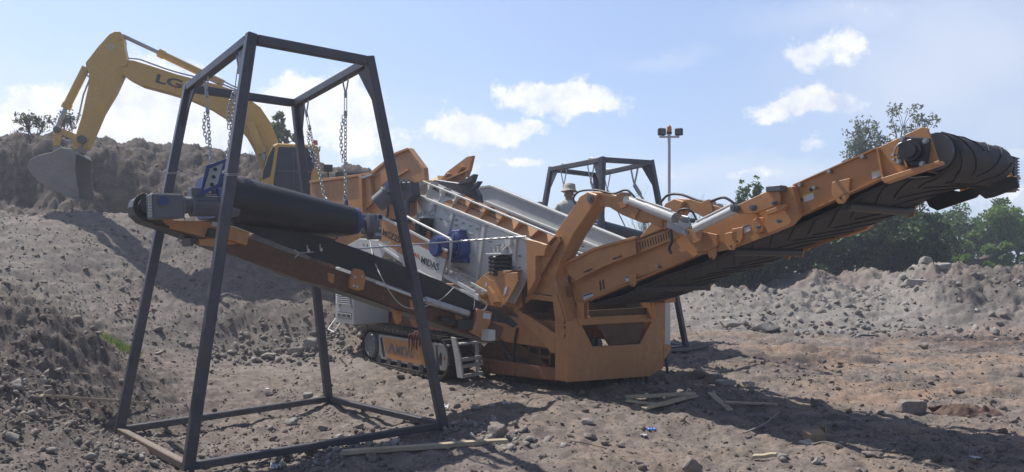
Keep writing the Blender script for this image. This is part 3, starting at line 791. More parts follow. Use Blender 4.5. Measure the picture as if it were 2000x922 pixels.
# ---------------------------------------------------------------- overband magnets
def magnet(frame, a0, a1, b0, b1, zt0, zt1, thick, label, thick1=None, motor_right=True, detail=True):
    """belt wrapped magnet: end b0 with drum top zt0, end b1 with drum top zt1; drums at a0 (near) and a1"""
    st = Site('belt_magnet', frame, ((a0 + a1) / 2, (b0 + b1) / 2, min(zt0, zt1) - thick), label, 'magnetic separator', 'belt wrapped magnets hung over the conveyors')
    n = 12; thick1 = thick1 or thick
    def ring(b, zt, k=1.0, sag=0):
        r = (thick + (thick1 - thick) * (b - b0) / (b1 - b0)) / 2
        zc = zt - r; pts = []
        for i in range(n + 1):
            t = PI / 2 - PI * i / n; pts.append((a0 - r + r * k * math.cos(t), b, zc + r * k * math.sin(t)))
        for q in (.25, .5, .75): pts.append((a0 - r + (a1 - a0 + 2 * r) * q, b, zc - r * k - sag * math.sin(PI * q)))
        for i in range(n + 1):
            t = -PI / 2 - PI * i / n; pts.append((a1 + r + r * k * math.cos(t), b, zc + r * k * math.sin(t)))
        return pts
    mb = MB(); R0 = []; m = 8
    for i in range(m + 1):
        u = i / m; k = 1 - .03 * abs(u - .5) * 2
        R0.append(ring(b0 + (b1 - b0) * u, zt0 + (zt1 - zt0) * u, k, .012))
    L = len(R0[0]); vs = [p for rr in R0 for p in rr]
    mb.add(vs, [(i * L + j, i * L + (j + 1) % L, (i + 1) * L + (j + 1) % L, (i + 1) * L + j) for i in range(m) for j in range(L)], 0, True)
    mb.add(R0[0], [tuple(range(L))]); mb.add(R0[-1], [tuple(range(L))])
    st.part('belt', mb, RUBBER)
    # end plates
    for b, zt, sgn, r in ((b0, zt0, -1, thick / 2), (b1, zt1, 1, thick1 / 2)):
        mb = MB(); rr = ring(b, zt, .93)
        mb.prism([Vector(p) + Vector((0, sgn * .003, 0)) for p in rr], (0, sgn * .05, 0))
        st.part('end_frame', mb, BLUEP, bev=.006)
        for aa in (a0 - r, a1 + r):
            mb = MB(); c = Vector((aa, b + sgn * .055, zt - r))
            mb.cyl(c, c + Vector((0, sgn * .05, 0)), .075, n=16); mb.cyl(c + Vector((0, sgn * .05, 0)), c + Vector((0, sgn * .085, 0)), .03, n=12)
            for s1 in (-1, 1):
                for s2 in (-1, 1): mb.cyl(c + Vector((s1 * .055, sgn * .04, s2 * .055)), c + Vector((s1 * .055, sgn * .066, s2 * .055)), .014, n=6)
            mb.box(c.x - .085, c.x + .085, c.y - .012, c.y + .012, c.z - .085, c.z + .085)
            st.part('bearing', mb, GREYP, bev=.004)
    # upright tension plate with slotted holes at the left end
    mb = MB(); b = b0 - .02; z0 = zt0 - thick * .35
    out_ = [(a0 - .02, b - .07, z0 - .02), (a0 - .02, b - .07, zt0 + .03), (a0 - .02, b + .10, zt0 + .16), (a0 - .02, b + .10, z0 + .10)]
    if detail:
        lug0 = None
        q = [(a0 - .05, b - .22, z0 - .10), (a0 - .05, b - .16, zt0 + .02), (a0 - .05, b + .02, zt0 + .10), (a0 - .05, b - .02, z0)]
        mb.prism(q, (-.014, 0, 0)); tp = st.part('tension_plate', mb, BLUEP, bev=.003)
        mb = MB(); e = (Vector(q[2]) - Vector(q[1])); dn = Vector(q[0]) - Vector(q[1])
        mb.prism([Vector(q[1]) + e * .2 + dn * .15 + Vector((.004, 0, 0)), Vector(q[1]) + e * .85 + dn * .12 + Vector((.004, 0, 0)), Vector(q[1]) + e * .8 + dn * .8 + Vector((.004, 0, 0)), Vector(q[1]) + e * .15 + dn * .85 + Vector((.004, 0, 0))], (.01, 0, 0))
        sp = st.part('slotted_plate', mb, STEEL, parent=tp)
        for fx, fy in ((.5, .25), (.5, .5), (.5, .75)):
            mb = MB(); c = Vector(q[1]) + e * fx + dn * fy + Vector((.017, 0, 0)); mb.cyl(c, c + Vector((.003, 0, 0)), .018, n=10); st.part('bolt_hole', mb, INK, parent=tp)
    # carrying lugs
    r = thick / 2
    for aa, b, zt in ((a0 - r, b0 + .06, zt0), (a1 + r, b0 + .06, zt0), (a0 - r, b1 - .04, zt1), (a1 + r, b1 - .04, zt1)):
        mb = MB(); mb.prism([(aa - .04, b, zt - .03), (aa + .04, b, zt - .03), (aa + .02, b, zt + .07), (aa - .02, b, zt + .07)], (0, .02, 0))
        st.part('lifting_lug', mb, BLUEP)
    # drive motor on the right end
    if motor_right:
        r = thick1 / 2
        c = Vector((a0 - r, b1 + .14, zt1 - r - .02))
        mb = MB(); mb.cyl(c, c + Vector((0, .12, -.02)), .115, n=20); mb.box(c.x - .07, c.x + .09, c.y + .06, c.y + .16, c.z - .17, c.z - .02)
        gm = st.part('gear_motor', mb, GREYP, bev=.006)
        mb = MB(); mb.box(c.x + .03, c.x + .10, c.y + .10, c.y + .17, c.z + .03, c.z + .10)
        bx_ = st.part('connection_block', mb, STEEL, parent=gm, bev=.004)
        mb = MB(); mb.cyl((c.x + .10, c.y + .135, c.z + .065), (c.x + .106, c.y + .135, c.z + .065), .024, n=12); st.part('cable_hole', mb, INK, parent=gm)
        for dz in (-.13, -.06):
            mb = MB(); mb.box(c.x + .09, c.x + .104, c.y + .075, c.y + .145, c.z + dz - .004, c.z + dz + .028); st.part('clamp', mb, STEEL, parent=gm)
    else:
        mb = MB()
    # skid frame on top
    mb = MB()
    for aa in (a0 - r - .05, a1 + r + .05): mb.beam((aa, b0, zt0 + .012), (aa, b1, zt1 + .012), .05, .02)
    return st
MG1 = dict(a0=.02, a1=-.92, b0=-5.22, b1=-3.90, zt0=2.45, zt1=2.17, thick=.46)
MAG1 = magnet(MF, label='black belt wrapped magnet with blue ends hung in the near lifting frame', thick1=.30, **MG1)
def lug(mg, near, left):
    a = (mg['a0'] - mg['thick'] / 2) if near else (mg['a1'] + mg['thick'] / 2)
    return MF.w(a, (mg['b0'] + .06) if left else (mg['b1'] - .04), (mg['zt0'] if left else mg['zt1']) + .075)
chain(on_beam(T1[0], T1[2], 467), lug(MG1, True, True), 'doubled grey chain nearest the top front corner of the near frame', double=True)
chain(on_beam(T1[0], T1[2], 403), lug(MG1, False, True), 'leftmost grey chain of the near frame, running down beside its left leg', double=True)
chain(on_beam(T1[1], T1[3], 675), lug(MG1, True, False), 'grey chain hanging from the right hand top beam to the motor end of the magnet', double=True)
chain(on_beam(T1[1], T1[3], 598), lug(MG1, False, False), 'grey chain hanging in front of the excavator cab', double=True)
# ---------------------------------------------------------------- screening plant
S = Site('screening_plant', MF, (-1.6, 0, -.1), 'orange and white tracked screening plant with a raised tail conveyor', 'screening plant')
def AV(pts, b): return [MF.av(x, y, b) for x, y in pts]
def AU(pts, a): return [MF.au(x, y, a) for x, y in pts]
def plate(pts, b, th=.012, mi=0, mb=None):
    mb = mb or MB(); mb.prism(AV(pts, b), (0, th, 0), mi); return mb
def uplate(pts, a, th=-.012, mi=0, mb=None):
    mb = mb or MB(); mb.prism(AU(pts, a), (th, 0, 0), mi); return mb
def mirror(mb, b_mid=0.0):
    m2 = MB(); m2.v = [(x, 2 * b_mid - y, z) for x, y, z in mb.v]; m2.f = [f[::-1] for f in mb.f]; m2.m = list(mb.m); m2.sm = list(mb.sm); return m2
def both(name, mb, mats, parent=None, **kw):
    m2 = mirror(mb); a = S.part(name, mb, mats, parent, **kw); b = S.part(name, m2, mats, parent, **kw); return a, b
def bolt(c, ax, r=.014, h=.014, n=6, mb=None):
    mb = mb or MB(); c = Vector(c); mb.cyl(c, c + Vector(ax) * h, r, n=n); return mb
V_ = Vector((0, -1, 0))      # out of the near side

# chassis beams between the tracks
mb = MB()
zc0, zc1 = .42, .80
mb.box(-5.3, -.1, -.78, -.62, zc0, zc1); mb.box(-5.3, -.1, .62, .78, zc0, zc1)
for a in (-5.2, -4.2, -3.1, -2.0, -1.0): mb.box(a, a + .14, -.62, .62, zc0 + .04, zc1 - .04)
CH = S.part('chassis', mb, ORANGE, bev=.01)
# lower side frame that reaches the tail: rail near the ground with sloping front
mb = MB()
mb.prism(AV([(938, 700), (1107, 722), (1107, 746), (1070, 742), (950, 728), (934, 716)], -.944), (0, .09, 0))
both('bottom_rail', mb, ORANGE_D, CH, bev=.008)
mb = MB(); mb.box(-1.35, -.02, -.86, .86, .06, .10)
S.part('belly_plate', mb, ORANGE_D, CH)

# cross plate at the tail with the trapezoid opening
LEFT = [(1107, 747), (1107, 628), (1128, 622), (1136, 634), (1158, 677), (1205, 674), (1205, 743)]
RIGHT = [(1205, 743), (1205, 674), (1250, 672), (1272, 630), (1281, 592), (1300, 590), (1299, 700), (1291, 722), (1270, 735)]
mb = MB(); uplate([(1107, 747), (1107, 628), (1128, 622), (1136, 634), (1158, 677), (1250, 672), (1272, 630), (1281, 592), (1300, 590), (1299, 700), (1291, 722), (1270, 735)], 0, -.03, mb=mb)
CP_ = S.part('tail_cross_plate', mb, ORANGE, bev=.006)
mb = MB(); uplate([(1128, 620), (1276, 613), (1274, 628), (1132, 636)], .02, -.10, mb=mb); S.part('cross_bar', mb, ORANGE, CP_, bev=.006)
mb = MB(); q = AU([(1283, 588)], 0)[0]; mb.box(-.05, .16, q.y - .02, q.y + .22, q.z - .02, q.z + .05); S.part('corner_bracket', mb, ORANGE, CP_, bev=.005)
mb = MB(); q = AU([(1296, 688)], 0)[0]; mb.prism([(q.x + .01, q.y, q.z - .12), (q.x + .01, q.y, q.z + .1), (q.x + .01, q.y + .16, q.z + .1), (q.x + .01, q.y + .16, q.z + .03)], (-.1, 0, 0)); S.part('corner_bracket', mb, ORANGE, CP_, bev=.005)
for px in (1137, 1270):
    mb = MB(); a_ = AU([(px, 590)], .03)[0]; b_ = AU([(px, 622)], .03)[0]
    mb.box(-.02, .10, a_.y - .05, a_.y - .03, b_.z, a_.z); mb.box(-.02, .10, a_.y + .03, a_.y + .05, b_.z, a_.z); S.part('hinge_lug', mb, ORANGE, CP_)

# gantry leg: box section profile, near and far
LEG = [(1131, 384), (1148, 374), (1166, 380), (1158, 402), (1120, 458), (1089, 520), (1083, 543), (1092, 575), (1107, 625), (1107, 746), (1083, 743), (1083, 622), (1077, 578), (1035, 573), (1003, 603), (990, 600), (1012, 572), (1042, 520), (1086, 452), (1124, 398)]
mb = MB(); plate(LEG, -.95, .24, mb=mb)
GL, GL2 = both('gantry_leg', mb, ORANGE, bev=.012)
mb = MB(); plate([(1003, 603), (1035, 573), (1077, 579), (1083, 590), (1036, 584), (1010, 607)], -.975, .025, mb=mb)
plate([(1077, 579), (1086, 574), (1101, 622), (1101, 660), (1094, 660), (1094, 625)], -.975, .025, mb=mb)
both('window_flange', mb, ORANGE, GL, bev=.004)
mb = MB(); plate([(1000, 604), (1008, 600), (1084, 652), (1084, 690), (1076, 690), (1060, 668), (1030, 640)], -.93, .05, mb=mb)
both('diagonal_brace', mb, ORANGE, GL, bev=.006)
mb = MB(); c = MF.av(1099, 648, -.98)
mb.cyl(c, c + Vector((0, .05, 0)), .05, n=14); mb.box(c.x - .10, c.x + .06, c.y - .03, c.y + .1, c.z + .08, c.z + .10)
S.part('pivot_boss', mb, ORANGE, GL, bev=.003)
mb = MB(); q = MF.av(1152, 388, -.97); mb.cyl(q, q + Vector((0, .04, 0)), .055, n=8); mb.cyl(q + Vector((0, -.02, 0)), q + Vector((0, .04, 0)), .03, n=6)
both('pivot_bolt', mb, GREYP, GL)
mb = MB(); uplate([(1108, 560), (1118, 552), (1118, 620), (1108, 628)], -.15, -.02, mb=mb); S.part('inner_web', mb, ORANGE_D, GL)
# ladder like grille seen through the side window
mb = MB()
for y0 in (655, 674, 693, 712):
    a_ = MF.av(1034, y0, -.6); b_ = MF.av(1076, y0 + 6, -.6); mb.beam(a_, b_, .04, .05)
for x0 in (1034, 1056, 1076): mb.beam(MF.av(x0, 640, -.6), MF.av(x0, 722, -.6), .05, .04)
S.part('inner_grille', mb, ORANGE_D, CH, bev=.004)
mb = MB(); mb.prism(AV([(1000, 640), (1060, 615), (1084, 650), (1084, 735), (1010, 728)], -.30), (0, .02, 0)); S.part('inner_wall', mb, ORANGE_D, CH)
for (x0, y0, x1, y1) in ((960, 640, 1062, 720), (985, 690, 1050, 730), (1010, 640, 1020, 728)):
    mb = MB(); mb.tube(arc([MF.av(x0, y0, -.8), MF.av((x0 + x1) / 2 - 12, (y0 + y1) / 2 + 12, -.82), MF.av(x1, y1, -.78)], 8), .018, 8); S.part('hydraulic_hose', mb, RUBBER, CH)
# pale hopper skirt plates under the box seen behind the window
mb = MB(); mb.prism(AV([(1010, 590), (1082, 586), (1084, 606), (1018, 612)], .2), (0, .02, 0)); S.part('chute_plate', mb, WHITE, CH)

# struts: near side diagonal (885,655)->(950,715)
mb = MB(); mb.beam(MF.av(872, 640, -1.0), MF.av(948, 712, -1.0), .10, .13, up=(0, 1, 0)); S.part('diagonal_strut', mb, ORANGE_D, CH, bev=.008)
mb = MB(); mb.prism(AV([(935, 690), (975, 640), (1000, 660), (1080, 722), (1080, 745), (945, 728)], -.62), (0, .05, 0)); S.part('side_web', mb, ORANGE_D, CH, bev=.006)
mb = MB(); mb.prism(AU([(933, 603), (962, 610), (958, 630), (944, 660), (921, 648), (930, 625)], -.18), (-.07, 0, 0)); jb = S.part('leg_bracket', mb, ORANGE, CH, bev=.006)
mb = MB(); q = AU([(944, 610), (959, 613), (957, 624), (942, 621)], -.174); mb.prism(q, (.003, 0, 0)); S.part('warning_label', mb, LABELM, jb)
mb = MB(); q = MF.au(953, 655, -.12); mb.box(q.x - .08, q.x + .09, q.y - .05, q.y + .05, q.z - .06, q.z + .07); S.part('lamp_housing', mb, WHITE, CH, bev=.01)
mb = MB(); mb.prism(AV([(1016, 659), (1030, 661), (1030, 671), (1016, 669)], -.655), (0, .003, 0)); S.part('warning_label', mb, LABELM, CH)
# white steps
mb = MB()
st_l = AV([(880, 658), (889, 660), (899, 700), (904, 738), (893, 738), (888, 702)], -1.56)
mb.prism(st_l, (0, .03, 0))
for (y0, y1, x0, x1) in ((704, 700, 897, 930), (717, 712, 900, 932), (736, 728, 900, 935)):
    a_ = MF.av(x0, y0, -1.54); b_ = a_ + Vector((.0, .38, .02)); mb.beam(a_, b_, .03, .05)
a_ = MF.av(897, 672, -1.54); mb.box(a_.x - .10, a_.x + .03, a_.y, a_.y + .5, a_.z - .012, a_.z + .012)
r_ = MF.av(884, 660, -1.56); mb.prism([r_ + Vector((0, .38, .0)), r_ + Vector((.06, .38, .0)), r_ + Vector((.10, .38, -.55)), r_ + Vector((.03, .38, -.55))], (0, .03, 0))
S.part('access_steps', mb, WHITE_D, bev=.004)

# ---------------- crawler track
def track(nm_b, sign):
    A0, A1 = -4.55, -1.86           # outer ends
    zb, zt = -.12, .50; r = (zt - zb) / 2; zc = (zb + zt) / 2
    b_out, b_in = (-1.53, -1.13) if sign < 0 else (1.53, 1.13)
    c0 = A0 + r; c1 = A1 - r; path = []
    n = 14
    for i in range(n + 1): t = -PI / 2 - PI * i / n; path.append((c0 + r * math.cos(t), zc + r * math.sin(t)))
    for i in range(1, 14): u = i / 14; path.append((c0 + (c1 - c0) * u, zt - .012 * math.sin(PI * u)))
    for i in range(n + 1): t = PI / 2 - PI * i / n; path.append((c1 + r * math.cos(t), zc + r * math.sin(t)))
    mb = MB(); m = len(path)
    inner = []
    for i, (a, z) in enumerate(path):
        p = Vector((a, 0, z)); pr = Vector((path[i - 1][0], 0, path[i - 1][1])); nx = Vector((path[(i + 1) % m][0], 0, path[(i + 1) % m][1]))
        d = (nx - pr).normalized(); nn = Vector((-d.z, 0, d.x)); inner.append(nn)
    def nrm_in(i): return inner[i]
    cen = Vector(((c0 + c1) / 2, 0, zc))
    vs = []
    for i, (a, z) in enumerate(path):
        p = Vector((a, 0, z)); nn = inner[i]
        if nn.dot(cen - p) < 0: nn = -nn
        q = p + nn * .045
        vs += [(p.x, b_out, p.z), (p.x, b_in, p.z), (q.x, b_in, q.z), (q.x, b_out, q.z)]
    mb.add(vs, [(i * 4 + k, i * 4 + (k + 1) % 4, ((i + 1) % m) * 4 + (k + 1) % 4, ((i + 1) % m) * 4 + k) for i in range(m) for k in range(4)])
    # grouser plates
    pts = [Vector((a, 0, z)) for a, z in path] + [Vector((path[0][0], 0, path[0][1]))]
    Ls = [0]
    for i in range(len(pts) - 1): Ls.append(Ls[-1] + (pts[i + 1] - pts[i]).length)
    N = 46
    for k in range(N):
        s_ = (k + .5) * Ls[-1] / N
        i = max(j for j in range(len(Ls)) if Ls[j] <= s_); i = min(i, len(pts) - 2); u = (s_ - Ls[i]) / max(1e-6, Ls[i + 1] - Ls[i])
        p = pts[i].lerp(pts[i + 1], u); d = (pts[i + 1] - pts[i]).normalized(); nn = Vector((-d.z, 0, d.x))
        if nn.dot(cen - p) > 0: nn = -nn
        x = d * .045; o_ = nn * .012; ins = nn * -.01; bb = Vector((0, b_out - .02 * (1 if sign < 0 else -1), 0)); be = Vector((0, b_in + .02 * (1 if sign < 0 else -1), 0))
        mb.add([p - x + ins + bb, p + x + ins + bb, p + x + ins + be, p - x + ins + be, p - x + o_ + bb, p + x + o_ + bb, p + x + o_ + be, p - x + o_ + be],
               [(0, 3, 2, 1), (4, 5, 6, 7), (0, 1, 5, 4), (1, 2, 6, 5), (2, 3, 7, 6), (3, 0, 4, 7)])
        e = x * .22; h = nn * .032
        mb.add([p - e + bb, p + e + bb, p + e + be, p - e + be, p - e * .6 + h + bb, p + e * .6 + h + bb, p + e * .6 + h + be, p - e * .6 + h + be],
               [(4, 5, 6, 7), (0, 1, 5, 4), (1, 2, 6, 5), (2, 3, 7, 6), (3, 0, 4, 7)])
    T = S.part('crawler_track', mb, TRACKM)
    s = sign
    o_ = b_out + .05 * (-s)
    mb = MB(); mb.prism([(c0 - .03, o_ , zc - .21), (c1 + .13, o_, zc - .20), (c1 + .20, o_, zc - .12), (c1 + .20, o_, zc + .20), (c1 - .02, o_, zc + .205), (c0 - .03, o_, zc + .21)], (0, -s * .26, 0)); S.part('track_frame', mb, STEEL_D, T, bev=.008)
    # idler wheel
    c = Vector((c0 - .02, b_out + .04 * (-s), zc)); mb = MB(); ax = Vector((0, s, 0))
    mb.cyl(c - ax * .12, c + ax * .02, .215, n=28); mb.cyl(c + ax * .02, c + ax * .035, .15, n=24)
    iw = S.part('idler_wheel', mb, GREYP, T, bev=.006)
    mb = MB(); mb.torus(c + ax * .025, ax, .175, .022, 28, 6)
    for k in range(10): t = 2 * PI * k / 10; q = c + Vector((.12 * math.cos(t), 0, .12 * math.sin(t))) + ax * .035; mb.cyl(q, q + ax * .015, .012, n=6)
    S.part('wheel_rim', mb, GREYP, iw)
    for k in range(6):
        mb = MB(); q = Vector((c0 + .25 + k * (c1 - c0 - .4) / 5, b_out + .05 * (-s), zb + .085)); mb.cyl(q - ax * .02, q + ax * .035, .07, n=16)
        S.part('bottom_roller', mb, STEEL_D, T)
    # guard panel with white border and orange field
    w = b_out + .03 * (-s); z0, z1 = zc - .20, zc + .20; aL, aR = c0 + .23, c1 - .10
    mb = MB(); mb.box(aL, aR, w, w - s * .04, z0, z1); gp = S.part('guard_panel', mb, WHITE_D, T, bev=.006)
    e = w + s * .003
    mb = MB(); mb.prism([(aL + .26, e, z0 + .035), (aR - .01, e, z0 + .035), (aR - .06, e, z1 - .035), (aL + .16, e, z1 - .035)], (0, -s * .002, 0)); S.part('orange_panel', mb, ORANGE, gp)
    mb = MB(); mb.prism([(aL + .05, e, z1 - .06), (aL + .12, e, z1 - .035), (aL + .22, e, z0 + .04), (aL + .14, e, z0 + .04)], (0, -s * .002, 0)); S.part('black_stripe', mb, INK, gp)
    # tail end cover with round hole and cap
    mb = MB(); mb.prism([(c1 + .02, w, z0 + .02), (c1 + .20, w, z0 + .02), (c1 + .26, w, z0 + .10), (c1 + .26, w, z1), (c1 - .07, w, z1)], (0, -s * .04, 0)); mp_ = S.part('motor_cover', mb, WHITE_D, T, bev=.006)
    mb = MB(); mb.box(c1 - .08, c1 + .28, w - s * .005, w + s * .03, z1 - .02, z1 + .012); S.part('cover_lip', mb, WHITE_D, mp_, bev=.003)
    mb = MB(); q = Vector((c1 + .12, w, zc - .02)); mb.box(q.x - .08, q.x + .03, w + s * .004, w - s * .001, q.z - .12, q.z + .09); S.part('cover_plate', mb, STEEL, mp_)
    mb = MB(); q = Vector((c1 + .04, w + s * .006, zc - .02)); mb.prism([q + Vector((.035 * math.cos(t), 0, .10 * math.sin(t))) for t in [2 * PI * k / 14 for k in range(14)]], (0, s * .002, 0)); S.part('dark_opening', mb, INK, mp_)
    mb = MB(); q = Vector((c1 + .13, w + s * .008, zc)); mb.box(q.x, q.x + .03, q.y, q.y + s * .003, q.z - .02, q.z + .02); S.part('red_mark', mb, REDL, mp_)
    if s < 0:
        b_ = e - .002
        p0 = Vector((aL + .58, b_, zc - .085)); p1 = Vector((aL + 1.12, b_, zc - .085)); up = Vector((0, 0, 1))
        S.part('lettering', text_mesh('MIDAS', GREYP, p0, p1, up, .15, .003, .01), GREYP, gp)
        for dx in (0, .10):
            mb = MB(); o0 = Vector((aL + .32 + dx, b_ - .001, zc - .085))
            if dx == 0: mb.prism([o0, o0 + Vector((.045, 0, 0)), o0 + Vector((.115, 0, .10)), o0 + Vector((.115, 0, .165)), o0 + Vector((.09, 0, .165))], (0, .003, 0))
            else: mb.prism([o0 + Vector((.03, 0, .165)), o0 + Vector((.05, 0, .165)), o0 + Vector((.14, 0, 0)), o0 + Vector((.095, 0, 0)), o0 + Vector((.03, 0, .10))], (0, .003, 0))
            S.part('chevron_mark', mb, GREYP, gp)
    return T
TR = track(None, -1); track(None, 1)
# dark red rag hanging on the guard
mb = MB()
for k in range(5):
    q = MF.av(800 + k * 5, 655, -1.56); mb.tube(arc([q + Vector((0, .1, .05)), q, q + Vector((.02 * math.sin(k * 2), -.01, -.12)), q + Vector((.01, -.015, -.2 - .05 * math.sin(k * 3)))], 5), .022, 6, r1=.008)
RAG = surf('dark_red_rag_cloth', (.12, .02, .025), .9, var=.3)
RG = Site('rag', MF, tuple(MF.av(812, 690, -1.56)), 'dark red rag hanging over the MIDAS track guard', 'rag'); RG.part('cloth', mb, RAG)

# ---------------- screen box
bN, bF = -1.05, 1.0
mb = MB()
SIDE = [(806, 380), (1044, 478), (1042, 520), (1016, 570), (1003, 594), (935, 566), (876, 520), (835, 470), (798, 425)]
plate(SIDE, bN, .02, mb=mb)
SB = S.part('screen_box', mb, WHITE, bev=.004)
# upright ribs of the side wall
for pts in ([(838, 392), (843, 394), (838, 432), (833, 430)], [(881, 410), (886, 412), (870, 480), (865, 478)], [(942, 436), (947, 438), (931, 560), (926, 558)], [(884, 412), (944, 437), (944, 441), (884, 416)],
            [(1003, 462), (1008, 464), (1004, 520), (999, 520)]):
    S.part('wall_rib', plate(pts, bN - .035, .033), WHITE, SB, bev=.003)
mb = MB(); plate([(806, 376), (1046, 472), (1046, 477), (806, 381)], bN - .045, .045, mb=mb); S.part('lower_flange', mb, WHITE, SB, bev=.003)
# inspection plates
for pts in ([(849, 418), (866, 408), (880, 425), (868, 478), (852, 452)], [(892, 420), (938, 440), (928, 500), (905, 470)]):
    S.part('cover_plate', plate(pts, bN - .012, .012), WHITE, SB, bev=.002)
# bolts in rows: they throw the long streaks
mb = MB()
for (x0, y0, x1, y1, n) in ((849, 421, 862, 427, 2), (864, 428, 878, 433, 2), (893, 440, 903, 444, 1), (904, 448, 908, 449, 2), (919, 457, 925, 459, 2), (893, 430, 935, 447, 4), (960, 472, 995, 486, 3), (972, 480, 990, 486, 2), (898, 455, 906, 490, 3), (905, 540, 925, 552, 3), (890, 524, 900, 535, 2), (1017, 500, 1016, 545, 3)):
    for k in range(n):
        u = k / max(1, n - 1); q = MF.av(x0 + (x1 - x0) * u, y0 + (y1 - y0) * u, bN); bolt(q, (0, -1, 0), .012, .055, 6, mb)
S.part('bolt', mb, STEEL, SB)
# cells of the stiffening band
tops = [(822, 354), (842, 355), (867, 367), (894, 379), (921, 391), (952, 404), (984, 418), (1015, 432), (1052, 448), (1082, 462)]
bots = [(808, 378), (831, 385), (855, 395), (880, 405), (906, 416), (936, 428), (967, 441), (998, 455), (1030, 468), (1062, 482)]
bandS = S.part('stiffening_band', plate(tops[:1] + tops[3:4] + bots[3:4] + bots[:1], -.935, .02), WHITE, SB)
bandO = S.part('orange_stiffening_band', plate(tops[3:4] + tops[-1:] + bots[-1:] + bots[3:4], -.935, .02), ORANGE, SB)
for i, (t, b_) in enumerate(zip(tops, bots)):
    mt = WHITE if i < 4 else ORANGE; par = bandS if i < 4 else bandO
    mb = MB(); A_ = MF.av(*t, -1.06); B_ = MF.av(*b_, -1.06)
    mb.add([A_, B_, B_ + Vector((0, .12, 0)), A_ + Vector((0, .12, 0)), A_ + Vector((.014, 0, 0)), B_ + Vector((.014, 0, 0)), B_ + Vector((.014, .12, 0)), A_ + Vector((.014, .12, 0))], [(0, 1, 2, 3), (7, 6, 5, 4), (0, 4, 5, 1), (1, 5, 6, 2), (2, 6, 7, 3), (3, 7, 4, 0)])
    S.part('divider', mb, mt, par)
for i in range(len(tops) - 1):
    mt = WHITE if i < 3 else ORANGE; par = bandS if i < 3 else bandO
    a = MF.av(*tops[i], -1.06); b_ = MF.av(*tops[i + 1], -1.06); c = MF.av(*bots[i + 1], -1.06); d = MF.av(*bots[i], -1.06)
    # inner box: upper face nearly upright, lower face sloping out to the flange
    def lp(p, q, u): return Vector(p).lerp(Vector(q), u)
    tl = lp(a, d, .06); tr = lp(b_, c, .06); ml = lp(a, d, .66); mr = lp(b_, c, .66); bl = lp(a, d, .97); br = lp(b_, c, .97)
    y = lambda p, yy: Vector((p.x, yy, p.z))
    sh = lambda p, q, u: Vector(p).lerp(Vector(q), u)
    tl2 = sh(tl, tr, .02); ml2 = sh(ml, mr, .02); bl2 = sh(bl, br, .02)
    mb = MB(); mb.add([y(tl2, -.95), y(tr, -.95), y(mr, -1.01), y(ml2, -1.01), y(bl2, -1.045), y(br, -1.045), y(tl2, -.94), y(tr, -.94), y(bl2, -.94), y(br, -.94), y(ml2, -.94), y(mr, -.94)],
                      [(0, 3, 2, 1), (3, 4, 5, 2), (0, 1, 7, 6), (0, 6, 10, 3), (3, 10, 8, 4)])
    S.part('cell_panel', mb, mt, par)
    if i == 2:
        mb = MB(); mb.add([lp(y(mr, -1.034), y(mr, -1.016), 0), lp(y(ml2, -1.016), y(mr, -1.016), .45), lp(y(bl2, -1.049), y(br, -1.049), .25), lp(y(bl2, -1.049), y(br, -1.049), 1.0), lp(y(mr, -1.016), y(tr, -.956), .55)], [(0, 1, 4), (0, 1, 2, 3)])
        S.part('orange_flash', mb, ORANGE, par)
    upd0 = (tl2 - ml2)
    def line_on(sx, u0, u1, v, hgt, mat, bold=0.012):
        off = Vector((0, -.006, .003)); p0 = y(sh(ml2, mr, u0), -1.01).lerp(y(sh(tl2, tr, u0), -.95), v) + off; p1 = y(sh(ml2, mr, u1), -1.01).lerp(y(sh(tl2, tr, u1), -.95), v) + off; upd = y(tl2, -.95) - y(ml2, -1.01)
        S.part('lettering', text_mesh(sx, mat, p0, p1, upd, hgt, .002, .004), mat, par)
    hh = math.hypot(upd0.length, .06)
    if i == 1 - 1: pass
    TXT = {1: ('MIDAS', None), 2 - 0: None}
    if i == 1: line_on('MIDA', .05, .98, .30, hh * .42, INK)
    if i == 2: line_on('迈达斯', .05, .72, .25, hh * .42, INK)
    if i == 3: line_on('Focus on cust', .06, .96, .02, hh * .20, INK)
    if i == 4: line_on('注重产品', .08, .98, .45, hh * .40, INK); line_on('with is used', .04, .86, .04, hh * .22, INK)
    if i == 5: line_on('追求户产权', .06, .98, .42, hh * .42, INK); line_on('n Developme', .02, .92, .02, hh * .24, INK)
mb = MB(); plate([(821, 351), (1084, 459), (1083, 462), (820, 354)], -1.07, .03, mb=mb); S.part('top_flange', mb, WHITE, bandS, bev=.003)
# post at the lower end of the band and the orange wall below it
S.part('corner_post', plate([(1026, 466), (1050, 472), (1068, 478), (1062, 500), (1046, 500), (1046, 545), (1030, 575), (1028, 490)], -1.10, .10), ORANGE, SB, bev=.006)
S.part('side_gusset', plate([(1046, 500), (1062, 500), (1090, 462), (1094, 470), (1060, 530), (1046, 545)], -1.02, .02), ORANGE, SB)
